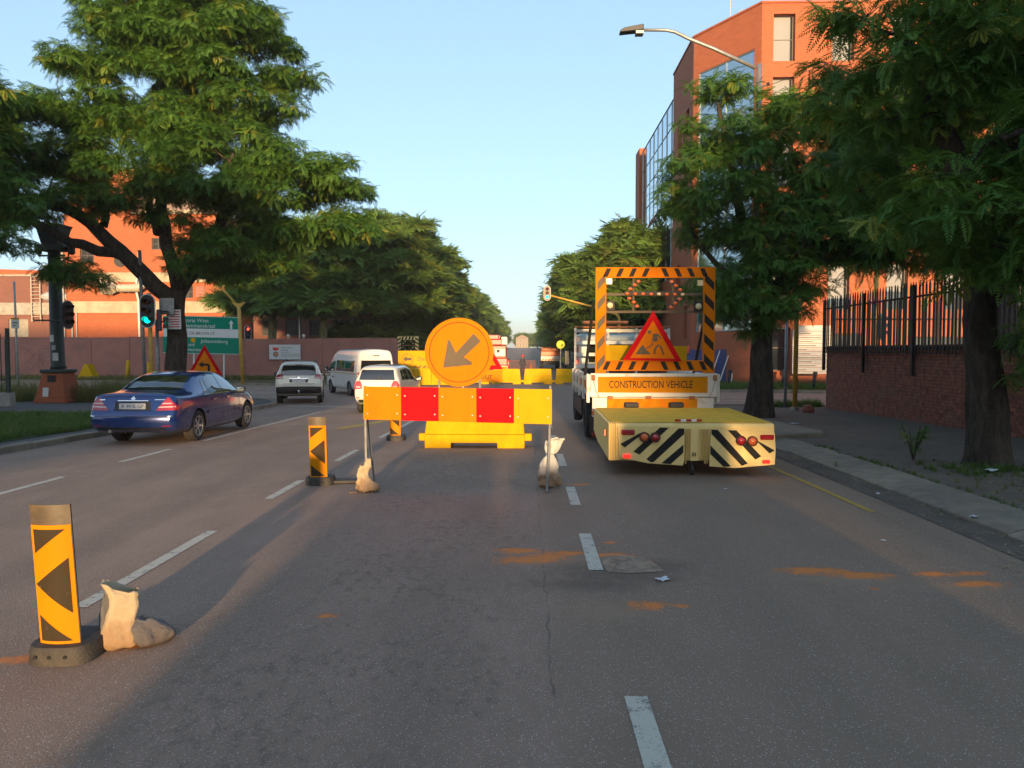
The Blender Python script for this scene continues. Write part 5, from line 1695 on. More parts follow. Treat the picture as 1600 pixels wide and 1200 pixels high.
for sd in ('left', 'right'):
    vn.patch('side_window', 'car_glass', [(.50, 1.18), (1.95, 1.18), (1.95, 1.70), (.50, 1.70)], sd, .006)
    vn.patch('side_window', 'car_glass', [(2.02, 1.18), (3.35, 1.18), (3.35, 1.70), (2.02, 1.70)], sd, .006)
    vn.patch('side_window', 'car_glass', [(3.52, 1.16), (4.72, 1.14), (4.35, 1.52), (4.05, 1.64), (3.52, 1.66)], sd, .006)
    vn.patch('stripe', 'stripe_gold', [(.2, 1.06), (4.3, 1.06), (4.3, 1.11), (.2, 1.11)], sd, .008)
    vn.patch('door_gap', 'trim_black', [(3.43, .46), (3.445, .46), (3.445, 1.72), (3.43, 1.72)], sd, .004)
    vn.patch('door_gap', 'trim_black', [(1.98, .46), (1.995, .46), (1.995, 1.72), (1.98, 1.72)], sd, .004)
    vn.patch('lettering_smear', 'tail_red', [(3.6, .82), (4.1, .86), (4.0, .90), (3.7, .90)], sd, .006)
vn.mirror(4.6, 1.25, .94, 'trim_black', (.12, .22, .24))

# unseen vehicles added behind the viewpoint to cast shade over the closed lanes
for src, lc, lb in ((xt, (-.99, -6.6, 0), 'unseen sports utility car added behind the viewpoint, its shadow over the middle lane'), (sp, (.64, -5.4, 0), 'unseen small hatchback added behind the viewpoint beside the utility car'), (vn, (2.34, -7.2, 0), 'unseen minibus added behind the viewpoint, its shadow under the crash cushion')):
    c5 = copy_tree(src.root); c5.location = lc; c5.rotation_euler = (0, 0, PI / 2); c5['label'] = lb; c5['group'] = 'unseen vehicles added behind the viewpoint'
# ------------------------------------------------------------------ road works
def sheeting(name, col, wear=0.25):
    m, t, b, out = newmat(name)
    c = t.coords()
    n = t.noise(c, 14.0, 5, 0.75); n2 = t.noise(t.scalevec(c, (1, 1, .3)), 5.0, 4, .6)
    col2 = t.mix(t.rng(n2, 0.35, 0.75, 0, wear), col, (col[0] * .55, col[1] * .5, col[2] * .5))
    col2 = t.mix(t.rng(n, 0.63, 0.72, 0, min(1, wear * 1.6)), col2, (0.12, 0.09, 0.06))
    sc_ = t.noise(t.scalevec(c, (1.2, 1.2, 9)), 6.0, 4, .75, 1.5)
    col2 = t.mix(t.rng(sc_, 0.66, 0.70, 0, wear * 1.2), col2, (col[0] * .5 + .1, col[1] * .5 + .08, col[2] * .5 + .06))
    t.link(col2, b.inputs['Base Color'])
    b.inputs['Roughness'].default_value = 0.62
    b.inputs['Specular IOR Level'].default_value = 0.06


sheeting('sheet_orange', (0.62, 0.168, 0.001), .3)
sheeting('sheet_amber', (0.55, 0.20, 0.003), .3)
sheeting('sheet_red', (0.46, 0.002, 0.006), .12)
sheeting('sheet_yellow', (0.58, 0.30, 0.004), .35)
sheeting('plastic_yellow', (0.56, 0.335, 0.004), .45)
sheeting('cushion_yellow', (0.80, 0.60, 0.24), .25)
sheeting('cushion_top', (0.72, 0.46, 0.06), .5)
sheeting('sheet_black', (0.025, 0.024, 0.022), .3)
sheeting('sheet_grey', (0.125, 0.10, 0.07), .4)
sheeting('ring_brown', (0.16, 0.06, 0.012), .4)
sheeting('sheet_green', (0.0, 0.20, 0.12), .15)
sheeting('sheet_white', (0.62, 0.62, 0.58), .15)
pmat('rubber', (0.035, 0.032, 0.028), 0.7, var=0.35, vscale=9, bump=0.4, bscale=60, dirt=0.4, dcol=(0.13, 0.10, 0.07))
sheeting('chevron_dark', (0.045, 0.034, 0.020), .5)
pmat('recycled_plastic', (0.085, 0.062, 0.036), 0.55, var=0.3, vscale=8, dirt=0.4, dcol=(0.05, 0.04, 0.03), dscale=7)
pmat('truck_white', (0.60, 0.56, 0.48), 0.45, var=0.1, vscale=3, dirt=0.3, dcol=(0.32, 0.22, 0.13), dscale=3.0, coat=.2)
pmat('cab_paint', (0.34, 0.40, 0.38), 0.4, var=0.08, coat=.3)
pmat('lamp_orange', (0.62, 0.12, 0.02), 0.25, var=0.15, coat=.6)
pmat('lamp_cream', (0.62, 0.52, 0.30), 0.25, var=0.1, coat=.6)
pmat('chassis', (0.02, 0.02, 0.02), 0.7, var=0.3, dirt=.3)
pmat('rust_pipe', (0.28, 0.11, 0.04), .7, var=.3, vscale=9)
pmat('crane_red', (0.60, 0.035, 0.012), .4, var=.12, coat=.3)
pmat('truck_orange', (0.62, 0.10, 0.012), .45, var=.15, coat=.2)
pmat('hivis_yellow', (0.55, 0.62, 0.02), .6, var=.1)


def poly_part(name, mat, pts, y, parent, th=0.006, n=(0, -1, 0)):
    """flat plate in the x-z plane, th thick, its face at y - th"""
    return MB().prism(pts, y - th, y, 'y').build(name, mat, parent)


# ---- barricade board
bar = empty('barricade_board', (-.90, 9.70, 0), 0, 'wide barricade board with orange and red panels blocking the lane', 'barricade')
x0, x1 = -1.215, 1.215
cols = ['sheet_orange', 'sheet_red', 'sheet_orange', 'sheet_red', 'sheet_yellow']
for i, cm in enumerate(cols):
    a = x0 + (x1 - x0) * i / 5; b_ = x0 + (x1 - x0) * (i + 1) / 5
    dz = -.012 * i
    MB().prism([(a, 1.352 + dz * .6), (b_, 1.345 + dz * .6), (b_, .915 + dz), (a, .925 + dz)], -.012, .0, 'y').build('panel', cm, bar)
bolt_me = MB().lathe([(.001, -.006), (.009, -.005), (.011, 0), (.001, 0)], 8, axis='y').mesh('bolt', 'steel')
for i in range(5):
    for zz_ in (1.24, 1.0):
        for du in (.05, .435): link_mesh('bolt', bolt_me, bar, (x0 + i * .486 + du, -.0122, zz_ - .01 * i))
MB().bb(x0, x1, .001, .03, 1.22, 1.25).bb(x0, x1, .001, .03, .99, 1.02).build('back_rail', 'steel', bar)
for lx_, tw in ((x0 + .012, .02), (x1 - .02, -.04)):
    MB().tube([(lx_, .02, 1.36), (lx_ + tw * .3, .02, .5), (lx_ + tw, .0, .03)], .017, 8).build('leg', 'steel', bar)
    MB().tube([(lx_ + tw, -.16, .02), (lx_ + tw * .8, .5, .03)], .016, 8).build('foot', 'steel', bar)
    MB().tube([(lx_, .03, 1.2), (lx_ + tw, .48, .03)], .014, 8).build('brace', 'steel', bar)

# ---- round detour arrow sign behind it
dc = P_at(717.5, 550.5, 9.95)
sg = empty('keep_left_sign', (dc.x, 9.95, 0), 0, 'large round orange sign with a grey arrow pointing down left', 'sign')
zc = dc.z; rr = .448
MB().lathe([(.001, -.012), (rr * .975, -.012), (rr, -.004), (rr, .012), (.001, .012)], 64, (0, 0, zc), 'y').build('disc', 'sheet_orange', sg, auto=30)
MB().lathe([(rr * .862, -.0145), (rr * .892, -.0145), (rr * .892, -.010), (rr * .862, -.010)], 64, (0, 0, zc), 'y', ring=True).build('border_line', 'ring_brown', sg)
MB().lathe([(rr * .985, -.016), (rr * 1.01, -.016), (rr * 1.01, .016), (rr * .985, .016)], 64, (0, 0, zc), 'y', ring=True).build('rim', 'sheet_amber', sg)
ar = []
for zx, zy in ((610, 378), (640, 205), (653, 208), (690, 285), (800, 165), (845, 212), (740, 312), (792, 345), (790, 360)):
    q = P_at(540 + zx / 4, 480 + zy / 4, 9.95); ar.append((q.x - dc.x, q.z))
poly_part('arrow', 'sheet_grey', ar, -.0122, sg, .003)
for xx in (-.27, .27):
    MB().tube([(xx, .03, zc + .2), (xx, .03, 1.0)], .016, 8).build('post', 'steel', sg); MB().bb(xx - .03, xx + .03, -.20, .02, 1.22, 1.25).build('clamp', 'steel', sg)

# ---- delineators
DEL = {}


def delineator(loc, label, rz=0.0, tilt=0.0):
    root = empty('delineator', loc, rz, label, 'delineator', 'delineators along the lane line')
    W, Ht, zb = .235, .84, .085
    def srf(u, v, off):                 # u across 0..1, v down 0..1
        a = (u - .5) * W; sag = .028 * (1 - (2 * (u - .5)) ** 2)
        z = zb + Ht * (1 - v)
        return Vector((a + math.tan(tilt) * (z - zb), -sag - off, z))
    if not DEL:
        pass
    def grid(u0, u1, v0, v1, off, nu=10, nv=2, th=0.0):
        mb = MB(); vs = []; fs = []
        for j in range(nv + 1):
            for i in range(nu + 1): vs.append(srf(u0 + (u1 - u0) * i / nu, v0 + (v1 - v0) * j / nv, off))
        for j in range(nv):
            for i in range(nu): fs.append((j * (nu + 1) + i, j * (nu + 1) + i + 1, (j + 1) * (nu + 1) + i + 1, (j + 1) * (nu + 1) + i))
        mb.add(vs, fs); return mb
    pn = grid(0, 1, 0, 1, 0, 12, 6); nb = len(pn.v); bk = grid(0, 1, 0, 1, -.012, 12, 6); pn.add(bk.v, [f[::-1] for f in bk.f])
    per = [i for i in range(13)] + [13 * j + 12 for j in range(1, 7)] + [13 * 6 + i for i in range(11, -1, -1)] + [13 * j for j in range(5, 0, -1)]
    for i in range(len(per)):
        a_, b2 = per[i], per[(i + 1) % len(per)]; pn.f.append([a_, b2, nb + b2, nb + a_]); pn.m.append(0); pn.smooth.append(False)
    pn.build('panel', 'recycled_plastic', root, auto=40)
    v0, v1 = .14, .985
    grid(.01, .99, v0, v1, .004, 12, 8).build('reflective_sheet', 'sheet_amber', root, smooth=True)
    for tri in (((.09, .035), (.88, .035), (.09, .235)), ((.05, .49), (.90, .27), (.90, .73)), ((.08, .745), (.86, .958), (.08, .958))):
        bm = bmesh.new(); f = bm.faces.new([bm.verts.new((p[0], p[1], 0)) for p in tri])
        for _ in range(4):
            bmesh.ops.subdivide_edges(bm, edges=[e for e in bm.edges if abs(e.verts[0].co.x - e.verts[1].co.x) > .12], cuts=1); bmesh.ops.triangulate(bm, faces=[f for f in bm.faces if len(f.verts) > 3])
        for v in bm.verts: v.co = srf(v.co.x, v0 + (v1 - v0) * v.co.y, .007)
        bmesh.ops.recalc_face_normals(bm, faces=bm.faces)
        me = bpy.data.meshes.new('chevron'); bm.to_mesh(me); bm.free(); me.materials.append(MATS['chevron_dark']); link_mesh('chevron', me, root)
    # rubber foot: a long oval block with bolt holes
    n = 32; prof = [(1.0, 0), (1.0, .07), (.95, .105), (.8, .11)]
    mb = MB(); vs = []; fs = []
    for k, z in prof:
        for i in range(n):
            t = 2 * PI * i / n
            cx, cy = math.copysign(abs(math.cos(t)) ** .6, math.cos(t)), math.copysign(abs(math.sin(t)) ** .6, math.sin(t))
            vs.append((cx * .19 * k, .10 + cy * .19 * k, z))
    for j in range(len(prof) - 1):
        for i in range(n): fs.append((j * n + i, j * n + (i + 1) % n, (j + 1) * n + (i + 1) % n, (j + 1) * n + i))
    fs.append([(len(prof) - 1) * n + i for i in range(n)]); mb.add(vs, fs)
    fo = mb.build('foot', 'rubber', root, auto=40)
    for xx in (-.1, -.02, .07): MB().lathe([(.001, -.002), (.011, -.002), (.011, .03)], 10, (xx, -.092, .055), 'y').build('bolt_hole', 'wheel_well', fo)
    for xx in (-.09, .0, .09): MB().lathe([(.001, .108), (.022, .108), (.022, .1125), (.001, .1125)], 12, (xx, .02, 0)).build('socket', 'wheel_well', fo)
    return root


delineator((-2.73, 4.30, 0), 'nearest delineator post with yellow chevrons, leaning, beside a torn sandbag', R(2), R(-3.2))
delineator((-2.82, 10.1, gz(10.1)), 'upright delineator post left of the barricade board, rubber flap behind', R(3), R(-1.0))
delineator((-2.74, 15.55, gz(15.5)), 'delineator half hidden behind the barricade board, farthest of the three', R(-2), 0)
fl = MB(); fl.prism([(-.02, 0), (.16, .02), (.34, .05), (.30, .20), (.1, .26), (-.05, .2)], .012, .045, 'z')
o = fl.build('rubber_mat', 'rubber'); o.location = (-2.66, 10.15, gz(10)); tag(o, 'torn black rubber flap lying behind the second delineator', 'mat')


# ---- sandbags
def bagmat(name, c1, c2, z0, z1):
    m, t, b, out = newmat(name)
    c = t.coords(); sx = t.new('ShaderNodeSeparateXYZ'); t.link(c, sx.inputs[0])
    n = t.noise(c, 9.0, 5, .7)
    f = t.rng(t.math('ADD', sx.outputs['Z'], t.math('MULTIPLY', t.math('SUBTRACT', n, .5), .35)), z0, z1, 0, 1, True)
    col = t.mix(f, c2, c1)
    w = t.new('ShaderNodeTexWave'); w.inputs['Scale'].default_value = 90; t.link(c, w.inputs['Vector'])
    t.link(t.mix(t.rng(n, .55, .8, 0, .5), col, (c2[0] * .6, c2[1] * .6, c2[2] * .6)), b.inputs['Base Color'])
    b.inputs['Roughness'].default_value = .7
    t.link(t.bump(t.math('ADD', t.noise(c, 22, 4, .7), t.math('MULTIPLY', w.outputs['Fac'], .1)), .7, .03), b.inputs['Normal'])


bagmat('bag_beige', (.50, .40, .26), (.34, .22, .12), 0.05, .25)
bagmat('bag_white', (.62, .62, .57), (.40, .24, .13), .10, .36)
bagmat('bag_grey', (.13, .13, .14), (.10, .08, .07), 0.0, .2)


def sack(name, mat, rings, n=22, seed=0, amp=.12, parent=None, open_top=False, folds=5, rag=0.0):
    """rings: (cx, cy, z, rx, ry, yaw)"""
    rs = random.Random(seed); ph = [rs.uniform(0, 6.28) for _ in range(6)]
    vs = []; fs = []
    for j, (cx, cy, z, rx, ry, yw) in enumerate(rings):
        for i in range(n):
            t = 2 * PI * i / n
            q = 1 + amp * math.sin(folds * t + ph[0] + j * .5) + amp * .6 * math.sin((folds + 3) * t + ph[1] - j * .7) + rs.uniform(-.4, .4) * amp
            a, b_ = math.cos(t) * rx * q, math.sin(t) * ry * q
            vs.append((cx + a * math.cos(yw) - b_ * math.sin(yw), cy + a * math.sin(yw) + b_ * math.cos(yw), z + rs.uniform(-.2, .2) * amp * .12 + (rag * (math.sin(2 * t + ph[2]) + .6 * math.sin(5 * t + ph[3])) if j >= len(rings) - 2 else 0)))
    for j in range(len(rings) - 1):
        for i in range(n): fs.append((j * n + i, j * n + (i + 1) % n, (j + 1) * n + (i + 1) % n, (j + 1) * n + i))
    fs.append(list(range(n)))
    if not open_top: fs.append([(len(rings) - 1) * n + i for i in range(n)])
    mb = MB(); mb.add(vs, fs)
    o = mb.build(name, mat, parent, smooth=True)
    md = o.modifiers.new('s', 'SUBSURF'); md.levels = 2; md.render_levels = 3
    if 'crease' not in bpy.data.textures:
        for nm_, sc_, ty in (('crease', .16, 'RIDGED_MULTIFRACTAL'), ('dent', .14, 'FBM')):
            tx = bpy.data.textures.new(nm_, 'MUSGRAVE'); tx.musgrave_type = ty; tx.noise_scale = sc_; tx.octaves = 2
    for nm_, st_, mid_ in (('dent', .030, .0), ('crease', .012, 1.0)):
        dm = o.modifiers.new(nm_, 'DISPLACE'); dm.texture = bpy.data.textures[nm_]; dm.strength = st_; dm.mid_level = mid_; dm.texture_coords = 'LOCAL'
    if open_top:
        md2 = o.modifiers.new('t', 'SOLIDIFY'); md2.thickness = .006
    return o


b1 = empty('sandbag', (-2.49, 4.52, 0), R(10), 'torn open beige sandbag slumped beside the nearest delineator', 'sandbag', 'sandbags weighing down the signs')
def creased_sack(name, mat, rings, parent, n=20, seed=0, tilt=0.0, ex=.45, jit=.010):
    rs = random.Random(seed); vs = []; fs = []
    for j, (cx, cy, z, rx, ry, yw) in enumerate(rings):
        for i in range(n):
            t = 2 * PI * i / n + .2
            a_, b_ = math.copysign(abs(math.cos(t)) ** ex, math.cos(t)) * rx, math.copysign(abs(math.sin(t)) ** ex, math.sin(t)) * ry
            top = j / (len(rings) - 1)
            vs.append((cx + a_ * math.cos(yw) - b_ * math.sin(yw) + rs.uniform(-jit, jit), cy + a_ * math.sin(yw) + b_ * math.cos(yw) + rs.uniform(-jit, jit), z + top ** 3 * (tilt * a_ + rs.uniform(-.012, .012))))
    for j in range(len(rings) - 1):
        for i in range(n): fs.append((j * n + i, j * n + (i + 1) % n, (j + 1) * n + (i + 1) % n, (j + 1) * n + i))
    fs.append(list(range(n))); mb = MB(); mb.add(vs, fs); o = mb.build(name, mat, parent, auto=50)
    md = o.modifiers.new('s', 'SUBSURF'); md.levels = 1; md.render_levels = 2; md.subdivision_type = 'CATMULL_CLARK'
    tx = bpy.data.textures.new('fold', 'MUSGRAVE'); tx.musgrave_type = 'RIDGED_MULTIFRACTAL'; tx.noise_scale = .10; tx.octaves = 2
    dm = o.modifiers.new('fold', 'DISPLACE'); dm.texture = tx; dm.strength = .010; dm.mid_level = 1.0; dm.texture_coords = 'LOCAL'
    md2 = o.modifiers.new('t', 'SOLIDIFY'); md2.thickness = .004
    return o


creased_sack('sack', 'bag_beige', [(.0, 0, .004, .085, .07, .1), (-.005, 0, .03, .115, .085, .1), (-.012, 0, .09, .105, .075, .15), (-.005, 0, .16, .085, .055, .3), (.012, 0, .23, .074, .048, .35), (.02, .0, .29, .07, .045, .35), (.012, 0, .335, .085, .055, .3), (-.012, .01, .37, .095, .06, .2)], b1, 22, 3, -.45)
creased_sack('torn_flap', 'bag_grey', [(-.09, .06, .004, .06, .05, .5), (-.10, .06, .10, .055, .05, .5), (-.095, .06, .20, .05, .035, .4), (-.08, .05, .30, .045, .02, .3), (-.065, .04, .36, .04, .012, .3)], b1, 14, 5, -.3)
sack('sand_lump', 'bag_grey', [(.15, .03, .005, .11, .08, .4), (.15, .03, .035, .14, .10, .4), (.14, .03, .085, .125, .085, .4), (.11, .02, .14, .08, .06, .3), (.09, .02, .18, .03, .03, 0)], 22, 4, .16, b1, False, 3)
b2 = empty('sandbag', (-2.09, 9.62, 0), 0, 'knotted sandbag tied around the left leg of the barricade board', 'sandbag', 'sandbags weighing down the signs')
sack('sack', 'bag_beige', [(.03, 0, .003, .12, .10, 0), (.035, 0, .04, .155, .12, 0), (.03, 0, .085, .145, .105, .2), (.0, 0, .13, .10, .075, .4), (-.03, 0, .18, .06, .05, .4), (-.045, 0, .21, .045, .035, .2)], 26, 7, .15, b2, False, 4)
sack('knot', 'bag_beige', [(-.02, 0, .15, .075, .055, 0), (-.04, 0, .20, .058, .042, 0), (-.05, .0, .25, .042, .034, 0), (-.045, 0, .29, .045, .03, .4), (-.035, 0, .32, .025, .018, 0)], 16, 8, .22, b2, False, 3)
sack('loose_end', 'bag_beige', [(-.01, .02, .14, .06, .045, 0), (.0, .02, .20, .05, .034, 0), (.015, .02, .27, .038, .026, .3), (.04, .02, .34, .034, .022, .5), (.055, .02, .40, .04, .018, .3), (.05, .02, .44, .028, .010, 0)], 16, 9, .2, b2, False, 3)
b3 = empty('sandbag', (.285, 9.98, 0), 0, 'tall white sandbag stained with orange sand behind the right barricade leg', 'sandbag', 'sandbags weighing down the signs')
sack('sack', 'bag_white', [(.0, 0, .003, .13, .09, 0), (.0, 0, .05, .165, .12, 0), (.0, 0, .16, .145, .11, 0), (.0, 0, .27, .118, .095, 0), (.005, 0, .36, .098, .075, 0), (.02, 0, .44, .066, .052, 0), (.03, 0, .50, .045, .04, 0)], 24, 11, .07, b3)
sack('ruffle', 'bag_white', [(.028, 0, .47, .048, .04, 0), (.034, 0, .50, .055, .045, 0), (.05, 0, .55, .085, .06, 0), (.075, 0, .60, .115, .07, .1), (.095, 0, .635, .13, .075, .1)], 30, 12, .12, b3, True, 7, .018)
MB().lathe([(.05, .475), (.056, .482), (.056, .496), (.05, .50)], 14, (.028, 0, 0), ring=True).build('tie', 'bag_grey', b3)
MB().tube([(-.10, -.05, .0), (-.16, -.16, .012)], .012, 6).build('stick', 'bag_beige', b2)


# ---- plastic barriers
def barrier(loc, rz, label, L=1.9, top=1.0, group='yellow plastic road barriers'):
    root = empty('road_barrier', loc, rz, label, 'barrier', group)
    h = L / 2
    mb = MB()
    # foot with fork slots
    s0, s1 = .45, .06
    pl = [(-h, 0), (-h + .5, 0), (-h + .5, .10), (h - .52, .10), (h - .52, 0), (h, 0), (h, .26), (-h, .26)]
    mb.prism(pl, -.26, .26, 'y')
    fo = mb.build('foot', 'plastic_yellow', root, bevel=.015)
    mb = MB(); vs = []
    for z, w, k in ((.263, .255, h - .0), (.56, .15, h - .03), (top, .10, h - .07)):
        vs += [(-k, -w, z), (k, -w, z), (k, w, z), (-k, w, z)]
    fs = [(0, 3, 2, 1), (8, 9, 10, 11)]
    for j in (0, 4):
        for i in range(4): fs.append((j + i, j + (i + 1) % 4, j + 4 + (i + 1) % 4, j + 4 + i))
    mb.add(vs, fs); bd = mb.build('body', 'plastic_yellow', root, bevel=.02)
    for xx in (-.52, 0.02, .56):
        xx *= L / 1.9
        MB().prism([(-.205, .36), (-.18, .36), (-.16, .52), (-.185, .52)], xx - .17, xx + .17, 'x').build('moulded_rib', 'plastic_yellow', bd, bevel=.012)
    for xx in (-.70, -.18, .42, .70):
        MB().bb(xx * L / 1.9 - .09, xx * L / 1.9 + .09, -.275, -.262, .15 if abs(xx) > .5 else .18, .225).build('moulded_pocket', 'plastic_yellow', fo)
    for sd in (-1, 1):
        MB().bevbox(sd * (h + .06) - .075, sd * (h + .06) + .075, -.09, .09, .12, .26, .015).build('coupling_lug', 'plastic_yellow', root)
    return root


barrier((-1.0, 14.5, gz(14.4)), 0, 'yellow plastic barrier standing just behind the barricade board')
bx = [-4.50, -2.43, -.36 - .0, 1.68, 3.72]
blab = ['yellow barrier at the left end of the row closing the street', 'yellow barrier behind the detour triangle in the closing row', 'yellow barrier left of the gap with the helmeted worker', 'yellow barrier right of the helmeted worker, middle of the row', 'yellow barrier at the row\'s right end beside the lorry']
for i, xx in enumerate([-5.5, -3.42, -1.36, .70, 2.76]):
    barrier((xx, 49.4 + (i % 2) * .08, gz(49.4)), R((-1) ** i * 1.0), blab[i], L=1.86)


# ---- construction lorry with crash cushion
GT = gz(14)
tk = empty('construction_lorry', (2.33, 13.95, GT), 0, 'white dropside construction lorry with a striped arrow-board frame', 'truck')
def TL(px, py, Y, dy=0.0):
    q = P_at(px, py, Y); return (q.x - 2.33, q.z - GT)
W2 = 1.165
# tailgate and dropsides
zt, zb_ = 1.43, .985
MB().bevbox(-W2, W2, 0, .07, zb_, zt, .012).build('tailgate', 'truck_white', tk)
MB().bb(-W2 + .05, W2 - .05, -.018, -.001, zt - .055, zt - .02).bb(-W2 + .05, W2 - .05, -.018, -.001, zb_ + .02, zb_ + .05).build('tailgate_rib', 'truck_white', tk)
a = TL(934, 590, 13.9); c = TL(1106, 612, 13.9)
cvp = MB().bb(-1.03, .98, -.02, -.002, 1.075, 1.365).build('lettered_panel', 'sheet_amber', tk)
text('lettering', 'CONSTRUCTION VEHICLE', 'sheet_black', cvp, .135, (-.06, -.02, 1.218), (1, 0, 0), (0, 0, 1), .003, width=1.53, bold=.006)
for sd in (-1, 1):
    MB().bevbox(sd * W2 - .03, sd * W2 + .03, .075, 4.7, .99, 1.40, .01).build('dropside', 'truck_white', tk)
    for yy in (.12, 1.25, 2.4, 3.5, 4.65): MB().bevbox(sd * (W2 + .035) - .03, sd * (W2 + .035) + .03, yy - .04, yy + .04, .88, 1.41, .008).build('dropside_post', 'truck_white', tk)
    for yy in (.7, 1.8, 2.9, 4.0): MB().bb(sd * (W2 + .033) - .003, sd * (W2 + .033) + .003, yy - .35, yy + .35, 1.12, 1.27).build('reflective_strip', 'sheet_orange', tk)
MB().bb(-W2 + .035, W2 - .035, .08, 4.7, .98, 1.04).build('bed', 'truck_white', tk)
MB().bb(-.42, .42, .3, 7.0, .6, .95).build('chassis_frame', 'chassis', tk)
MB().bb(-W2 + .04, W2 - .06, .02, .14, .62, .978).build('rear_beam', 'truck_white', tk)
ch = MB().bb(-.86, .80, -.004, .018, .74, .965).build('chevron_board', 'sheet_amber', tk)
for k in range(8):
    u = -.80 + k * .2; s = 1 if u < -.06 else -1
    if k == 4: continue
    MB().prism([(u, .741), (u + .09, .741), (u + .09 + s * .11, .964), (u + s * .11, .964)], -.008, -.0045, 'y').build('stripe', 'sheet_orange', ch)
for xx in (-.42, .40): MB().bevbox(xx - .13, xx + .13, -.14, -.01, .80, .90, .02).build('hinge_bracket', 'chassis', tk)
for sd in (-1, 1):
    MB().lathe([(.001, -.03), (.055, -.03), (.06, .0), (.001, 0)], 14, (sd * 1.08, .018, .70), 'y').build('side_lamp', 'lamp_orange', tk)
    MB().bb(sd * 1.08 - .05, sd * 1.08 + .05, -.0, .03, .26, .33).build('reflector', 'tail_red', tk)
    MB().bb(sd * 1.0 - .14, sd * 1.0 + .14, .4, .43, .25, .62).build('mudflap', 'rubber', tk)
for sd in (-1, 1):
    MB().bevbox(sd * (W2 - .05) - .035, sd * (W2 - .05) + .035, -.05, -.019, 1.30, 1.40, .008).build('tailgate_latch', 'rust_pipe', tk)
    MB().tube([(sd * (W2 - .05), -.03, 1.30), (sd * (W2 - .10), -.04, 1.1), (sd * (W2 - .16), -.02, .99)], .008, 5).build('safety_chain', 'steel', tk)
for xx in (-.8, -.1, .7): MB().bevbox(xx - .05, xx + .05, -.035, -.0, .955, 1.015, .008).build('tailgate_hinge', 'rust_pipe', tk)
# headboard cage and cab
cg = MB()
for zz in (1.46, 1.75, 2.04, 2.33): cg.bb(-W2, W2, 4.66, 4.70, zz - .04, zz + .04)
cg.build('headboard_slats', 'truck_white', tk)
for xx in (-W2 + .02, -.35, .35, W2 - .02): MB().bb(xx - .03, xx + .03, 4.71, 4.76, .9, 2.40).build('headboard_post', 'truck_white', tk)
MB().tube([(-W2, 4.6, 2.42), (W2, 4.6, 2.42)], .03, 6).tube([(-1.0, 4.4, 2.52), (.1, 4.4, 2.52)], .045, 8).build('pipe_load', 'rust_pipe', tk)
cb = MB(); cb.prism([(5.25, .7), (7.0, .7), (7.05, 1.3), (6.8, 2.16), (6.55, 2.28), (5.35, 2.28), (5.25, 2.2)], -1.0, 1.0, 'x')
cab = cb.build('cab', 'cab_paint', tk, bevel=.05)
MB().bb(-.78, .78, 5.23, 5.247, 1.55, 2.05).build('rear_window', 'car_glass', cab); MB().bb(-.95, .95, 4.9, 5.2, .9, 1.4).build('tool_locker', 'chassis', tk)
for sd in (-1, 1):
    MB().bb(sd * 1.0025, sd * 1.01, 5.8, 6.6, 1.5, 2.05).build('side_window', 'car_glass', cab)
    MB().bevbox(sd * 1.25 - .08, sd * 1.25 + .08, 6.5, 6.56, 1.45, 1.85, .02).tube([(sd * 1.02, 6.5, 1.75), (sd * 1.2, 6.53, 1.7)], .015, 6).build('wing_mirror', 'black_plastic', tk)
# wheels
def lorry_wheel(x, y, r, w, dual):
    e = bpy.data.objects.new('wheel', None); COL.objects.link(e); e.parent = tk; e.location = (x, y, r)
    ty = MB(); ty.lathe([(r * .58, -w / 2), (r * .92, -w / 2), (r, -w / 2 + .04), (r, w / 2 - .04), (r * .92, w / 2), (r * .58, w / 2)], 30, axis='x', ring=True)
    if dual: ty.lathe([(r * .58, w / 2 + .04), (r * .92, w / 2 + .04), (r, w / 2 + .08), (r, w * 1.5), (r * .92, w * 1.5 + .04), (r * .58, w * 1.5 + .04)], 30, axis='x', ring=True)
    s0 = 1 if x < 0 else -1
    ty.xform(Matrix.Scale(s0, 4, (1, 0, 0)))
    ty.build('tyre', 'tyre', e, smooth=True)
    MB().lathe([(.02, -.02), (r * .2, -.04), (r * .3, .06), (r * .56, -.02), (r * .6, -w * .4), (r * .58, w * .4)], 24, axis='x').xform(Matrix.Scale(s0, 4, (1, 0, 0))).build('rim', 'steel_rim', e, smooth=True)
for sd in (-1, 1):
    lorry_wheel(sd * 1.0, 2.15, .42, .22, True); lorry_wheel(sd * .98, 6.1, .42, .22, False)
    MB().bb(sd * .98 - .16, sd * .98 + .16, 2.75, 5.3, .42, .76).build('side_box', 'chassis', tk)

# striped frame with arrow lamps
YF = 13.95
fr = bpy.data.objects.new('arrow_frame', None); COL.objects.link(fr); fr.parent = tk
L0, L1_, R0, R1_ = TL(930.5, 500, YF)[0], TL(947, 500, YF)[0], TL(1099, 500, YF)[0], TL(1117, 500, YF)[0]
T0, T1_ = TL(1020, 417.5, YF)[1], TL(1020, 434, YF)[1]
B0, B1_ = TL(1020, 563, YF)[1], TL(1020, 579.5, YF)[1]
MB().bb(L0, L1_, .0, .05, zt + .003, T0).build('frame_post', 'sheet_orange', fr); MB().bb(R0, R1_, .0, .05, zt + .003, T0).build('frame_post', 'sheet_orange', fr)
MB().bb(L1_ + .003, R0 - .003, .0, .05, T1_, T0).build('frame_beam', 'sheet_orange', fr); MB().bb(L1_ + .003, R0 - .003, .0, .05, B1_, B0).build('frame_beam', 'sheet_orange', fr)
def stripe(pts, mat='sheet_black'): MB().prism(pts, -.004, -.0005, 'y').build('stripe', mat, fr)
h_ = T0 - zt; n = 5
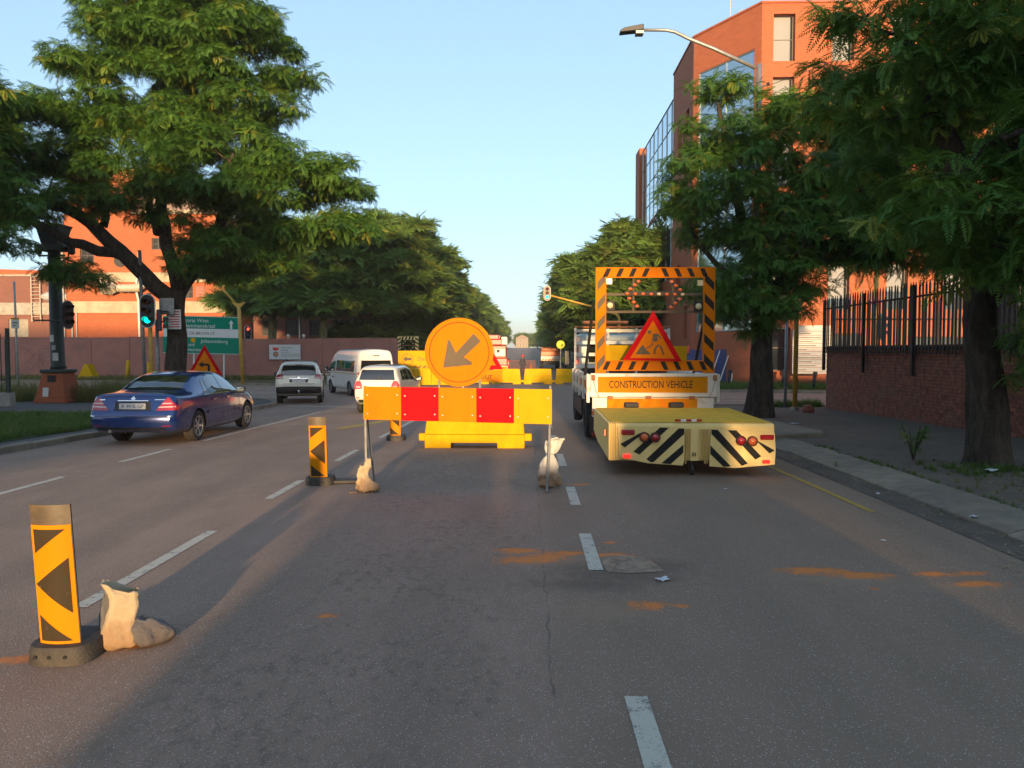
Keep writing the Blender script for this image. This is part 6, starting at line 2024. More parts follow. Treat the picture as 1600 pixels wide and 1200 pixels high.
for k in range(n):
    z = zt + .04 + k * (h_ - .1) / n
    st = .17
    stripe([(L0 + .03, z), (L1_ - .02, z + st), (L1_ - .02, z + st + .15), (L0 + .03, z + .15)], 'sheet_grey')
    stripe([(R1_ - .02, z), (R1_ - .02, z + .15), (R0 + .02, z + st + .15), (R0 + .02, z + st)])
for zz0, zz1 in ((T1_, T0), (B1_, B0)):
    m_x = (L0 + R1_) / 2
    for k in range(4):
        for s in (-1, 1):
            u = m_x + s * (.10 + k * .235)
            if abs(u) > .95: continue
            stripe([(u, zz1 - .02), (u + s * .085, zz1 - .02), (u + s * .155, zz0 + .02), (u + s * .07, zz0 + .02)][::s], 'sheet_black' if zz0 > 2 or k < 2 else 'sheet_grey') if False else stripe([(u, zz1 - .02), (u + s * .085, zz1 - .02), (u + s * .155, zz0 + .02), (u + s * .07, zz0 + .02)])
for py in (459.5, 487):
    z = TL(1000, py, YF)[1]; MB().bb(L1_, R0, .055, .085, z - .022, z + .022).build('lamp_rail', 'sheet_grey', fr)
for px in (991, 1053):
    xx = TL(px, 450, YF)[0]; MB().bb(xx - .018, xx + .018, .088, .11, TL(0, 487, YF)[1], T1_).build('lamp_rail', 'sheet_grey', fr)
lam = MB().ball((0, 0, 0), (.042, .05, .032), 12, 8).mesh('lamp', 'lamp_orange', True)
lamw = MB().ball((0, 0, 0), (.042, .05, .032), 12, 8).mesh('lamp', 'lamp_cream', True)
for i, (zx, zy) in enumerate(((468, 237), (432, 270), (392, 308), (362, 352), (382, 397), (424, 432), (454, 470), (437, 354), (511, 354), (587, 356), (660, 356), (734, 358), (808, 358), (882, 360), (780, 240), (817, 277), (858, 316), (853, 404), (815, 442), (775, 480))):
    q = TL(920 + zx / 6, 400 + zy / 6, YF); link_mesh('lamp', lamw if i in (10, 13) else lam, fr, (q[0], .03, q[1]))
arms = MB()
for a, b_ in (((362, 352), (468, 237)), ((362, 352), (454, 470)), ((882, 358), (780, 240)), ((882, 358), (775, 480))):
    p, q = TL(920 + a[0] / 6, 400 + a[1] / 6, YF), TL(920 + b_[0] / 6, 400 + b_[1] / 6, YF); arms.tube([(p[0], .05, p[1]), (q[0], .05, q[1])], .016, 5)
arms.build('arrow_arm', 'chassis', fr)
MB().bb(TL(978, 459, YF)[0], TL(1068, 459, YF)[0], .03, .052, TL(0, 461.5, YF)[1], TL(0, 457, YF)[1]).build('arrow_arm', 'chassis', fr)
for px, py in ((953.5, 477), (1092, 478.5)):
    q = TL(px, py, YF); MB().bb(q[0] - .085, q[0] + .085, .02, .08, q[1] - .085, q[1] + .085).build('lamp_box', 'chassis', fr)
    MB().lathe([(.001, -.02), (.05, -.015), (.06, .0), (.001, 0)], 18, (q[0], .019, q[1]), 'y').build('beacon_lamp', 'lamp_cream', fr, smooth=True)
for px, py in ((952, 439.5), (1094.5, 442)):
    q = TL(px, py, YF); MB().bb(q[0] - .05, q[0] + .05, .0, .04, q[1] - .05, q[1] + .05).build('marker_light', 'lamp_cream', fr)
for sx_ in (L0 - .03, R1_ - .12):
    MB().tube([(sx_, .06, TL(0, 470, YF)[1]), (sx_ - .10, .75, zt - .05)], .028, 6).build('brace', 'steel_black', fr)
# warning triangle on the lorry
tr = empty('roadworks_sign', (2.33, 13.93, GT), 0, 'red-edged warning triangle with digging man, propped inside the lorry\'s frame', 'sign')
def Z3(zx, zy): return TL(920 + zx / 6, 400 + zy / 6, 13.90)
poly_part('red_border', 'sheet_red', [Z3(605, 512), Z3(872, 988), Z3(320, 974)], -.02, tr, .012)
inn = poly_part('orange_face', 'sheet_orange', [Z3(603, 605), Z3(802, 962), Z3(388, 955)], -.0325, tr, .003)
sy = [[(437, 922), (468, 876), (505, 830), (540, 878), (582, 922)], [(540, 862), (600, 822), (606, 830), (546, 872)],
      [(597, 735), (632, 726), (664, 744), (680, 776), (668, 778), (655, 757), (640, 752), (650, 790), (622, 806), (596, 796), (604, 828), (590, 834), (594, 790), (600, 760)],
      [(606, 920), (608, 876), (628, 846), (652, 826), (660, 838), (636, 862), (628, 886), (624, 920)], [(668, 834), (682, 850), (712, 926), (694, 930), (678, 884), (662, 846)]]
for p in sy: poly_part('pictogram', 'sheet_grey', [Z3(*q) for q in p], -.036, tr, .002)
q = Z3(568, 713); MB().lathe([(.001, -.002), (.032, -.002), (.032, .0), (.001, 0)], 16, (q[0], -.036, q[1]), 'y').build('pictogram', 'sheet_grey', tr)
yb = MB().prism([TL(936, 539, 14.6), TL(1073, 541, 14.6), TL(1072, 578, 14.6), TL(930, 578, 14.6)], .62, .66, 'y').build('load_board', 'plastic_yellow', tk)

# crash cushion behind it
CY0, CY1 = 10.95, 13.6
cu_ = empty('crash_cushion', (2.385, CY0, gz(11)), 0, 'pale yellow crash cushion with black chevrons behind the lorry', 'crash cushion')
GC = gz(11)
def CL(px, py): q = P_at(px, py, CY0); return (q.x - 2.385, q.z - GC)
bt = MB(); bt.prism([(0.03, .22), (0.03, .73), (.06, .765), (2.45, .80), (2.52, .72), (2.52, .40), (1.8, .28)], -1.2, 1.2, 'x')
bt.build('shell', 'cushion_yellow', cu_, bevel=.02)
MB().prism([(.09, .772), (2.40, .806), (2.40, .812), (.09, .778)], -1.16, 1.16, 'x').build('lid', 'cushion_top', cu_)
def zz(zx, zy): return CL(940 + zx / 5.455, 520 + zy / 5.455)
lp = [zz(*p) for p in ((135, 800), (480, 795), (702, 810), (700, 1090), (690, 1128), (400, 1110), (150, 1060))]
rp = [zz(*p) for p in ((930, 815), (1470, 850), (1478, 1000), (1470, 1120), (1130, 1150), (915, 1135), (922, 960))]
lpn = poly_part('rear_panel', 'cushion_yellow', lp, .0, cu_, .03); rpn = poly_part('rear_panel', 'cushion_yellow', rp, .0, cu_, .03)
for pan, polys in ((lpn, [[(158, 945), (330, 850), (350, 858), (195, 975)], [(268, 1010), (495, 805), (570, 808), (320, 1035)], [(378, 1075), (655, 812), (700, 815), (700, 860), (445, 1095), (420, 1103)], [(505, 1110), (695, 950), (692, 1020), (585, 1117)]]),
                   (rpn, [[(932, 822), (985, 825), (1240, 1110), (1190, 1132), (932, 860)], [(1070, 828), (1145, 830), (1355, 1050), (1305, 1078)], [(924, 958), (1098, 1135), (1035, 1140), (922, 1030)], [(1300, 905), (1470, 1000), (1425, 1025)]])):
    for p in polys: poly_part('chevron', 'sheet_black', [zz(*q) for q in p], -.0305, pan, .003)
for i, px in enumerate((60, 78, 96, 114)): 
    q0 = zz(px, 760); q1 = zz(px, 1080); MB().prism([(q0[0], .0), (q0[0] + .009, -.022), (q0[0] + .018, .0)], q1[1], q0[1], 'z').build('corner_pleat', 'cushion_yellow', cu_)
for px in (715, 735, 755, 845, 862, 880, 898):
    q0 = zz(px, 820); q1 = zz(px, 1085 if 720 < px < 870 else 1115); MB().prism([(q0[0], .029), (q0[0] + .012, -.012), (q0[0] + .024, .029)], q1[1], q0[1], 'z').build('corner_pleat', 'cushion_yellow', cu_)
MB().bb(zz(765, 0)[0], zz(830, 0)[0], -.002, .028, zz(0, 1088)[1], zz(0, 825)[1]).build('centre_seam', 'cushion_yellow', cu_)
for pts, mt in (((165, 822, 278, 868), 'tail_red'), ((1345, 866, 1460, 910), 'tail_red'), ((180, 1032, 245, 1064), 'tail_lit'), ((1362, 1080, 1427, 1112), 'tail_lit')):
    p, q = zz(pts[0], pts[1]), zz(pts[2], pts[3]); MB().bevbox(p[0], q[0], -.06, -.031, q[1], p[1], .012).build('lamp', mt, cu_)
for zx, zy, mt in ((360, 885, 'lamp_orange'), (452, 888, 'tail_red'), (1180, 916, 'tail_red'), (1277, 920, 'lamp_orange')):
    q = zz(zx, zy); MB().lathe([(.062, -.035), (.074, -.035), (.074, -.07), (.062, -.07)], 20, (q[0], 0, q[1]), 'y', ring=True).build('lamp_bezel', 'chassis', cu_)
    MB().lathe([(.001, -.085), (.035, -.08), (.062, -.06), (.062, -.031), (.001, -.031)], 18, (q[0], 0, q[1]), 'y').build('lamp', mt, cu_, smooth=True)
for i, (a, b_) in enumerate(((628, 680), (680, 725), (725, 770), (770, 815), (815, 860))):
    p, q = zz(a, 738), zz(b_, 758); MB().bb(p[0], q[0] - .004, .02, .034, q[1], p[1]).build('reflector', 'tail_red' if i % 2 == 0 else 'plate_white', cu_)
MB().lathe([(.06, -.02), (.085, -.02), (.085, .02), (.06, .02)], 18, (zz(782, 1140)[0], .12, .085), 'x', ring=True).tube([(zz(782, 0)[0], .12, .1), (zz(782, 0)[0], .1, .3)], .02, 6).build('jockey_wheel', 'chassis', cu_)
MB().bb(-1.235, -1.203, .35, .5, .55, .64).build('side_marker', 'lamp_orange', cu_)
q = zz(788, 1035); MB().lathe([(.02, -.02), (.028, -.02), (.028, .0), (.02, 0)], 12, (q[0], 0, q[1]), 'y', ring=True).build('tow_eye', 'chassis', cu_)

# ---- detour triangles and boards
def tri_sign(name, label, px, Y, side, zbase, plate=True, red='sheet_red', legs=True, arrow=True, rz=0):
    c = P_at(px, 560, Y); root = empty(name, (c.x, Y, gz(Y)), rz, label, 'sign')
    hgt = side * .87; s = side / 2
    poly_part('red_border', red, [(-s, zbase), (s, zbase), (0, zbase + hgt)], 0, root, .012)
    k = .70; zi = zbase + hgt * .10
    poly_part('orange_face', 'sheet_orange', [(-s * k, zi), (s * k, zi), (0, zi + hgt * k)], -.0125, root, .003)
    u = side / 1.2
    if arrow: poly_part('arrow', 'sheet_black', [(x * u, zi + .10 * u + y * u) for x, y in ((.10, -.06), (.18, -.06), (.18, .14), (.12, .20), (-.06, .20), (-.06, .27), (-.22, .165), (-.06, .06), (-.06, .12), (.10, .12))], -.016, root, .002)
    if plate:
        pz = zbase - .02
        pl = MB().bb(-s * .98, s * .98, -.012, 0, pz - .30 * u, pz).build('name_plate', 'sheet_amber', root)
        text('lettering', 'Detour', 'sheet_black', pl, .17 * u, (0, -.012, pz - .155 * u), (1, 0, 0), (0, 0, 1), .003, width=.66 * u)
    for xx in (-s * .7, s * .7): MB().tube([(xx, .03, zbase + .1), (xx, .03, 0)], .018, 6).build('leg', 'steel', root)
    return root


tri_sign('detour_sign', 'red triangle with left arrow over a yellow Detour plate, beyond the blue saloon', 320, 24.5, 1.16, 1.20)
tri_sign('detour_sign', 'detour triangle mostly hidden behind the round orange arrow sign', 749, 25.0, 1.56, 1.40 - .0)
# large yellow board with a second arrow frame behind
Yb = 47.0; q = P_at(622, 560, Yb)
yb = empty('detour_board', (q.x, Yb, gz(Yb)), 0, 'wide yellow detour board with a left arrow in a circle', 'sign')
def YL(px, py): p = P_at(px, py, Yb); return (p.x - q.x, p.z - gz(Yb))
a0, a1 = YL(622, 548), YL(735, 575)
bd = MB().bb(a0[0], a1[0], -.03, 0, a1[1], a0[1]).build('board', 'sheet_yellow', yb)
cc = YL(637, 561); MB().lathe([(.32, -.035), (.35, -.035), (.35, -.031), (.32, -.031)], 28, (cc[0], 0, cc[1]), 'y', ring=True).build('circle', 'sheet_grey', bd)
poly_part('arrow', 'sheet_grey', [(cc[0] + x, cc[1] + y) for x, y in ((-.27, 0), (-.08, .2), (-.08, .08), (.25, .08), (.25, -.08), (-.08, -.08), (-.08, -.2))], -.031, bd, .004)
text('lettering', 'Detour', 'sheet_grey', bd, .26, (YL(652, 561)[0], -.03, YL(652, 561)[1]), (1, 0, 0), (0, 0, 1), .004, align='LEFT', width=1.1)
for k in range(12): poly_part('hatching', 'sheet_grey', [(a0[0] + .9 + k * .3, a1[1] + .02), (a0[0] + 1.05 + k * .3, a1[1] + .02), (a0[0] + 1.2 + k * .3, a1[1] + .14), (a0[0] + 1.05 + k * .3, a1[1] + .14)], -.031, bd, .004)
lw = MB().bb(a0[0] + .1, a1[0], .0, .4, 0.05, a1[1] - .02).build('base_skirt', 'plastic_yellow', yb)
for k in range(7): MB().bb(a0[0] + .4 + k * .55, a0[0] + .46 + k * .55, -.03, -.001, .1, a1[1] - .1).build('skirt_rib', 'sheet_amber', lw)
Ya = 60.0; q2 = P_at(621, 560, Ya)
af = empty('arrow_board', (q2.x, Ya, gz(Ya)), 0, 'small striped arrow-board frame rising above the yellow detour board', 'sign')
def AL(px, py): p = P_at(px, py, Ya); return (p.x - q2.x, p.z - gz(Ya))
p0, p1 = AL(621, 525.5), AL(654, 549); w_ = .27
for nm, bx_ in (('frame_post', (p0[0], p0[0] + w_, 0.6, p0[1])), ('frame_post', (p1[0] - w_, p1[0], 0.6, p0[1])), ('frame_beam', (p0[0] + w_ + .002, p1[0] - w_ - .002, p0[1] - w_, p0[1]))):
    o = MB().bb(bx_[0], bx_[1], 0, .06, bx_[2], bx_[3]).build(nm, 'cushion_yellow', af)
    if nm == 'frame_post':
        s = 1 if bx_[0] < .5 else -1
        for k in range(7):
            z = bx_[3] - .25 - k * .3; e0, e1 = (bx_[0], bx_[1]) if s > 0 else (bx_[1], bx_[0])
            poly_part('stripe', 'sheet_black', [(e0, z - .12), (e1, z + .04), (e1, z + .17), (e0, z + .01)], -.001, o, .004)
    else:
        for k in range(4):
            z0 = bx_[2]; u = bx_[0] + .05 + k * .27; poly_part('stripe', 'sheet_black', [(u, z0 + .01), (u + .12, z0 + .01), (u + .2, bx_[3] - .01), (u + .08, bx_[3] - .01)], -.001, o, .004)
zc_ = AL(0, 540)[1]
MB().bb(w_, p1[0] - w_, .07, .1, zc_ - .03, zc_ + .03).build('lamp_rail', 'rust_pipe', af)
for s in (-1, 1):
    for k in (1, 2):
        for t in (-1, 1): MB().ball(((p1[0]) / 2 + s * (.55 - .16 * k), .06, zc_ + t * .17 * k), .06, 8, 6).build('lamp', 'lamp_cream', af)
MB().bb(.1, p1[0] - .1, .2, 2.5, .5, 1.2).build('trailer', 'cushion_yellow', af); 
for xx in (.15, p1[0] - .15): MB().lathe([(.001, -.1), (.38, -.1), (.38, .1), (.001, .1)], 18, (xx, 1.4, .38), 'x').build('wheel', 'tyre', af)

# ---- red crane lorry, orange lorry, workers, gates behind the barriers
Yc = 66.0; q = P_at(770, 560, Yc)
cr_ = empty('crane_lorry', (q.x, Yc, gz(Yc)), 0, 'bright red crane lorry parked beyond the barriers', 'truck')
MB().bevbox(-1.25, 1.25, 0, 8, .9, 1.5, .05).build('chassis_deck', 'crane_red', cr_); MB().bevbox(-1.2, 1.15, .3, 2.8, 1.52, 2.6, .06).build('counterweight', 'crane_red', cr_)
MB().bevbox(.2, 1.1, -.02, .28, 1.7, 2.3, .02).build('access_panel', 'truck_white', cr_); MB().bb(.35, .6, -.05, -.025, 2.0, 2.25).build('grille', 'chassis', cr_)
MB().bevbox(-1.1, .75, .4, 4.0, 2.68, 3.15, .05).build('slewing_house', 'crane_red', cr_); MB().bevbox(-.8, .5, .2, 7.5, 3.18, 3.55, .04).build('boom', 'crane_red', cr_)
MB().bevbox(.7, 1.25, 1.0, 2.4, 2.7, 3.4, .06).build('operator_cab', 'truck_white', cr_)
for k in range(6): MB().tube([(-.7 + k * .25, .18, 3.2), (-.6 + k * .25, .18, 3.52)], .03, 5).build('boom_lacing', 'tail_white', cr_)
MB().bb(-1.3, 1.3, -.1, .1, .55, .85).build('bumper', 'truck_white', cr_); MB().bb(-1.25, 1.25, -.13, -.105, .6, .8).build('chevron_board', 'sheet_amber', cr_)
for xx in (-1.0, 1.0):
    for yy in (1.2, 2.5, 6.5): MB().lathe([(.001, -.15), (.4, -.15), (.48, -.1), (.48, .1), (.4, .15), (.001, .15)], 20, (xx, yy, .48), 'x').build('wheel', 'tyre', cr_)
MB().ball((1.35, -.1, 1.0), (.1, .1, .4), 10, 8).build('hose_reel', 'crane_red', cr_)
Yo = 88.0; q = P_at(860, 560, Yo)
ol = empty('orange_lorry', (q.x, Yo, gz(Yo)), 0, 'orange and white works lorry on the closed carriageway', 'truck')
MB().bevbox(-1.1, 1.1, 0, 4.5, .95, 1.5, .03).build('tail_body', 'truck_white', ol); MB().bevbox(-1.1, 1.1, .05, 4.5, 1.53, 2.05, .03).build('bin', 'truck_orange', ol)
MB().bevbox(-1.05, 1.0, .3, 4.3, 2.08, 2.45, .05).build('load', 'rust_pipe', ol); MB().bevbox(-1.05, 1.05, 4.8, 6.3, .8, 2.5, .08).build('cab', 'truck_orange', ol)
for k in range(6): poly_part('chevron', 'sheet_amber', [(-1.05 + k * .36, .98), (-.87 + k * .36, .98), (-.70 + k * .36, 1.2), (-.88 + k * .36, 1.2)], -.001, ol, .005)
for xx in (-.9, .9):
    for yy in (1.4, 5.4): MB().lathe([(.001, -.15), (.42, -.15), (.42, .15), (.001, .15)], 18, (xx, yy, .42), 'x').build('wheel', 'tyre', ol)
MB().bb(-.8, .8, .2, .3, .5, .9).build('underrun_bar', 'chassis', ol)
Yg = 78.0
for i, (pa, pb) in enumerate(((797, 817), (818, 836))):
    q = P_at(pa, 578, Yg); w_ = P_at(pb, 578, Yg).x - q.x
    gt = empty('mesh_gate', (q.x, Yg + i * .2, gz(Yg)), 0, ('left of two low steel mesh gates across the closed street', 'right of two low steel mesh gates across the closed street')[i], 'gate')
    f = MB(); f.tube([(0, 0, 0.05), (0, 0, 1.15), (w_, 0, 1.15), (w_, 0, .05)], .025, 5); f.tube([(0, 0, .15), (w_, 0, .15)], .02, 5); f.build('frame', 'rust_pipe', gt)
    ms = MB()
    for k in range(1, 14): ms.tube([(w_ * k / 14, 0, .15), (w_ * k / 14, 0, 1.15)], .008, 4, False)
    for k in range(1, 9): ms.tube([(0, 0, .15 + k * .11), (w_, 0, .15 + k * .11)], .008, 4, False)
    ms.build('mesh', 'rust_pipe', gt)


def person(name, label, loc, rz, top, legs, hat, hatname, pose=0.0, skin=(.12, .06, .035)):
    """one continuous skinned body with clothing as thin shells"""
    root = empty(name, loc, rz, label, 'person', 'road workers')
    V = [(0, 0, .98), (0, .01, 1.18), (0, .0, 1.40), (0, -.01, 1.52), (0, -.02, 1.66), (0, -.02, 1.74),
         (.09, 0, .92), (.11, -.02, .50), (.12, .03, .09), (.12, -.12, .05), (-.09, 0, .92), (-.11, .02 - pose * .2, .50), (-.12, .05 - pose * .1, .09), (-.12, -.10 - pose * .1, .05),
         (.18, .0, 1.42), (.25, .03, 1.14), (.24, -.10, .90), (.235, -.15, .82), (-.18, 0, 1.42), (-.26, .02, 1.15), (-.22, -.16, .96), (-.20, -.22, .90)]
    E = [(0, 1), (1, 2), (2, 3), (3, 4), (4, 5), (0, 6), (6, 7), (7, 8), (8, 9), (0, 10), (10, 11), (11, 12), (12, 13), (2, 14), (14, 15), (15, 16), (16, 17), (2, 18), (18, 19), (19, 20), (20, 21)]
    rad = [.15, .145, .155, .06, .095, .085, .10, .07, .045, .04, .10, .07, .045, .04, .07, .05, .04, .035, .07, .05, .04, .035]
    me = bpy.data.meshes.new('body'); me.from_pydata(V, E, [])
    o = bpy.data.objects.new('body', me); COL.objects.link(o)
    md = o.modifiers.new('s', 'SKIN'); sv = me.skin_vertices[0].data
    for i, r in enumerate(rad): sv[i].radius = (r, r * (.75 if i in (0, 1, 2) else 1))
    sv[0].use_root = True
    o.modifiers.new('ss', 'SUBSURF').levels = 1
    dg = bpy.context.evaluated_depsgraph_get(); nm = bpy.data.meshes.new_from_object(o.evaluated_get(dg)); bpy.data.objects.remove(o)
    nm.materials.clear()
    if 'skin' not in MATS: pmat('skin', skin, .6, var=.1)
    for mname in (top, legs, 'skin', 'chassis'): nm.materials.append(MATS[mname])
    for p in nm.polygons:
        c = p.center
        p.material_index = 2 if c.z > 1.53 or (abs(c.x) > .17 and c.z < .93) else 3 if c.z < .10 else 0 if c.z > .95 else 1
        p.use_smooth = True
    link_mesh('body', nm, root)
    hm = MB(); hm.lathe([(.135, 1.70), (.13, 1.72), (.105, 1.80), (.06, 1.845), (.001, 1.86)], 16, (0, -.01, 0)); hm.bb(-.08, .08, -.19, -.1, 1.70, 1.715); hm.build(hatname, hat, root, smooth=True)
    return root


pmat('cloth_navy', (.03, .03, .045), .85, var=.2); pmat('cloth_dark', (.02, .02, .02), .85, var=.2)
q = P_at(816.5, 590, 62); person('person', 'worker in dark overalls and red helmet standing in the barrier gap', (q.x, 62, gz(62)), R(20), 'cloth_navy', 'cloth_navy', 'crane_red', 'helmet')
q = P_at(882, 575, 80); person('person', 'worker in a yellow high-visibility vest beside the lorry', (q.x, 80, gz(80)), R(-30), 'hivis_yellow', 'cloth_dark', 'hivis_yellow', 'helmet', .6)
q = P_at(876, 538.5, 56); ysn = empty('round_yellow_sign', (q.x, 56, gz(56)), 0, 'small round bright yellow sign on a thin pole beside the lorry', 'sign')
MB().lathe([(.001, -.02), (.30, -.02), (.31, .0), (.001, .0)], 28, (0, 0, q.z - gz(56)), 'y').build('disc', 'hivis_yellow', ysn); MB().tube([(0, .03, 0), (0, .03, q.z - gz(56))], .02, 6).build('pole', 'steel', ysn)
poly_part('symbol', 'sheet_black', [(.0, q.z - gz(56) - .1), (.14, q.z - gz(56) - .06), (.2, q.z - gz(56) + .06), (.1, q.z - gz(56) + .02)], -.021, ysn, .003)
# traffic cone far off
q = P_at(829.5, 563, 84)
cn_ = MB(); cn_.lathe([(.2, .03), (.14, .06), (.03, .75), (.001, .76)], 14); cn_.bb(-.24, .24, -.24, .24, 0, .035); o = cn_.build('traffic_cone', 'truck_orange'); o.location = (q.x, 84, gz(84)); tag(o, 'orange traffic cone on the closed street beyond the gates', 'traffic cone')
# ------------------------------------------------------------------ street furniture
def signal_head(parent, x, z, y=0.0, rz=0.0, lit=None, s=1.0, name='signal_head', board=True):
    """three-lens signal facing -y"""
    e = bpy.data.objects.new(name, None); COL.objects.link(e); e.parent = parent; e.location = (x, y, z); e.rotation_euler = (0, 0, rz)
    def stad(w, h, n=10):
        r = w / 2; pts = []
        for k in range(n + 1): a = PI * k / n; pts.append((r * math.cos(a), h / 2 - r + r * math.sin(a)))
        for k in range(n + 1): a = PI + PI * k / n; pts.append((r * math.cos(a), -h / 2 + r + r * math.sin(a)))
        return pts
    if board:
        MB().prism(stad(.52 * s, 1.12 * s), .02, .035, 'y').build('white_border', 'sheet_white', e)
        MB().prism(stad(.46 * s, 1.06 * s), .005, .0195, 'y').build('backboard', 'black_plastic', e)
    MB().bevbox(-.14 * s, .14 * s, .04, .24 * s, -.45 * s, .45 * s, .02).build('housing', 'black_plastic', e)
    for i, nm in enumerate(('red', 'amber', 'green')):
        zz_ = (.29 - .29 * i) * s
        on = lit == nm
        l = MB().lathe([(.001, -.02), (.07 * s, -.012), (.10 * s, .003), (.001, .004)], 18, (0, 0, zz_), 'y').build('lens', 'lamp_%s_%s' % (nm, 'on' if on else 'off'), e, smooth=True)
        v = MB(); n = 14; vs = []; fs = []
        for k in range(n + 1):
            a = -.35 + (PI + .7) * k / n
            for rr_, yy in ((.108, .0), (.108, -.20), (.116, -.20), (.116, .0)): vs.append((rr_ * s * math.cos(a), yy * s * (1 if 0 <= a <= PI else .8), zz_ + rr_ * s * math.sin(a)))
        for k in range(n):
            for j in range(4): fs.append((k * 4 + j, k * 4 + (j + 1) % 4, (k + 1) * 4 + (j + 1) % 4, (k + 1) * 4 + j))
        v.add(vs, fs); v.build('visor', 'black_plastic', e)
    return e


def root_at(name, px, Y, label, cat, group=None, rz=0.0, off=.1):
    q = P_at(px, 560, Y); return empty(name, (q.x, Y, gz(Y) + off), rz, label, cat, group)


def loc(px, py, Y, root):
    q = P_at(px, py, Y); return Vector((q.x, q.y, q.z)) - root.location


# left near signal, showing green
Ys = 25.0
sp_ = root_at('traffic_signal', 232, Ys, 'traffic signal showing green on a yellow pole beside the large jacaranda', 'traffic light', 'traffic signals at the crossing')
hz = loc(232, 486, Ys, sp_).z
MB().tube([(.06, .12, 0), (.03, .12, hz * .5), (0, .12, hz + .6)], .065, 12).build('pole', 'pole_yellow', sp_, smooth=True)
signal_head(sp_, 0, hz, -.02, 0, 'green', 1.02)
signal_head(sp_, .42, hz - .30, .2, R(110), None, .8, 'side_signal_head', False)
MB().bb(.25, .75, .3, .33, hz - .1, hz + .45).build('side_backboard', 'steel', sp_)
MB().tube([(.0, .12, hz - .3), (.45, .2, hz - .35)], .03, 6).build('bracket', 'black_plastic', sp_)
gp1 = root_at('grey_pole', 222, 25.6, 'grey leaning pole left of the green traffic signal', 'pole', 'poles by the green signal'); t_ = loc(218, 392, 25.6, gp1)
MB().tube([(.10, 0, 0), (t_.x, 0, t_.z)], .055, 10).lathe([(.06, 0), (.06, .02), (.001, .02)], 10, (t_.x, 0, t_.z)).build('pole_shaft', 'steel', gp1, smooth=True)
gp2 = root_at('grey_pole', 247, 25.8, 'short grey pole between the green signal and the tree', 'pole', 'poles by the green signal'); t_ = loc(245, 500, 25.8, gp2)
MB().tube([(0, 0, 0), (t_.x, 0, t_.z)], .06, 10).lathe([(.065, 0), (.065, .02), (.001, .02)], 10, (t_.x, 0, t_.z)).build('pole_shaft', 'steel', gp2, smooth=True)

# tall green column with brick foot
Yk = 28.6
ck = root_at('lamp_column', 91, Yk, 'old dark green iron column with flared top on a tapering brick foot', 'column')
zt_ = loc(86, 352, Yk, ck).z; zb2 = loc(90, 576, Yk, ck).z; zq = loc(90, 392, Yk, ck).z
MB().bevbox(-.62, .62, -.62, .62, 0, .12, .02).build('plinth', 'brick_red', ck)
bf = MB(); vs = []
for z, k in ((.123, .58), (zb2 - .16, .38)): vs += [(-k, -k, z), (k, -k, z), (k, k, z), (-k, k, z)]
bf.add(vs, [(0, 1, 5, 4), (1, 2, 6, 5), (2, 3, 7, 6), (3, 0, 4, 7), (4, 5, 6, 7)]); bf.build('brick_foot', 'brick_foot_a' if False else 'brick_red', ck)
MB().bb(-.14, .14, -.47, -.40, .80, 1.05).build('dark_recess', 'interior_dark', ck)  # dark block stands for the foot's recess, its shade put into the colour
MB().box((-.18, -.535, .42), (.22, .02, .34), Matrix.Rotation(R(-8), 3, 'X')).build('notice', 'sheet_white', ck)
MB().bevbox(-.46, .46, -.46, .46, zb2 - .158, zb2 - .02, .03).build('cap', 'pole_green', ck)
MB().tube([(0, 0, zb2 - .02), (-.02, 0, zb2 + .15), (-.05, 0, zq)], [.30, .25, .215], 14).build('shaft', 'pole_green', ck, smooth=True)
MB().bevbox(-.55, .45, -.3, .3, zq - .02, zq + .22, .04).build('collar', 'pole_green', ck)
tp_ = MB(); vs = []
for z, k in ((zq + .223, .30), (zt_ - .12, .42), (zt_, .47)): vs += [(-.05 - k, -k, z), (-.05 + k, -k, z), (-.05 + k, k, z), (-.05 - k, k, z)]
tp_.add(vs, [(0, 1, 5, 4), (1, 2, 6, 5), (2, 3, 7, 6), (3, 0, 4, 7), (4, 5, 9, 8), (5, 6, 10, 9), (6, 7, 11, 10), (7, 4, 8, 11), (8, 9, 10, 11), (0, 3, 2, 1)]); tp_.build('flared_head', 'pole_green', ck)
for (px, py, L) in ((60, 392, .5), (112, 390, .4)):
    q = loc(px, py, Yk, ck); MB().tube([(0, 0, zq + .05), (q.x, 0, zq + .1)], .05, 6).lathe([(.05, -.25), (.12, -.2), (.12, .1), (.16, .12), (.001, .2)], 10, (q.x, 0, zq + .1)).build('insulator_arm', 'pole_green', ck)
for dz_, w0, w1 in ((-.18, -.65, .35), (-.27, -.3, .55)): MB().bb(w0, w1, -.05, .05, zq + dz_ - .03, zq + dz_ + .03).build('cross_bar', 'pole_green', ck)
zz_ = loc(90, 501, Yk, ck).z; MB().bb(-.75, .35, -.28, -.24, zz_ - .03, zz_ + .03).build('cross_bar', 'pole_green', ck)
for k, (x, z, w, h, mt) in enumerate(((-.08, 2.45, .16, .26, 'sheet_white'), (.05, 1.75, .22, .3, 'steel_pale'), (.0, 2.1, .14, .18, 'steel'))): MB().bb(x - w / 2, x + w / 2, -.245 - .01 * k, -.235 - .01 * k, z - h / 2, z + h / 2).build('sticker', mt, ck)
cs = root_at('traffic_signal', 100, 28.9, 'traffic signal seen side-on behind the green iron column', 'traffic light', 'traffic signals at the crossing')
hz = loc(100, 492, 28.9, cs).z; ht = loc(97, 425, 28.9, cs).z; ae = loc(143, 408, 28.9, cs)
MB().tube([(-.08, 0, 0), (-.08, 0, ht), (.1, 0, ht + .05), (ae.x, 0, ae.z)], [.07, .06, .055, .04], 10).build('pole', 'pole_yellow', cs, smooth=True)
signal_head(cs, .22, hz, 0, R(72), None, 1.0)

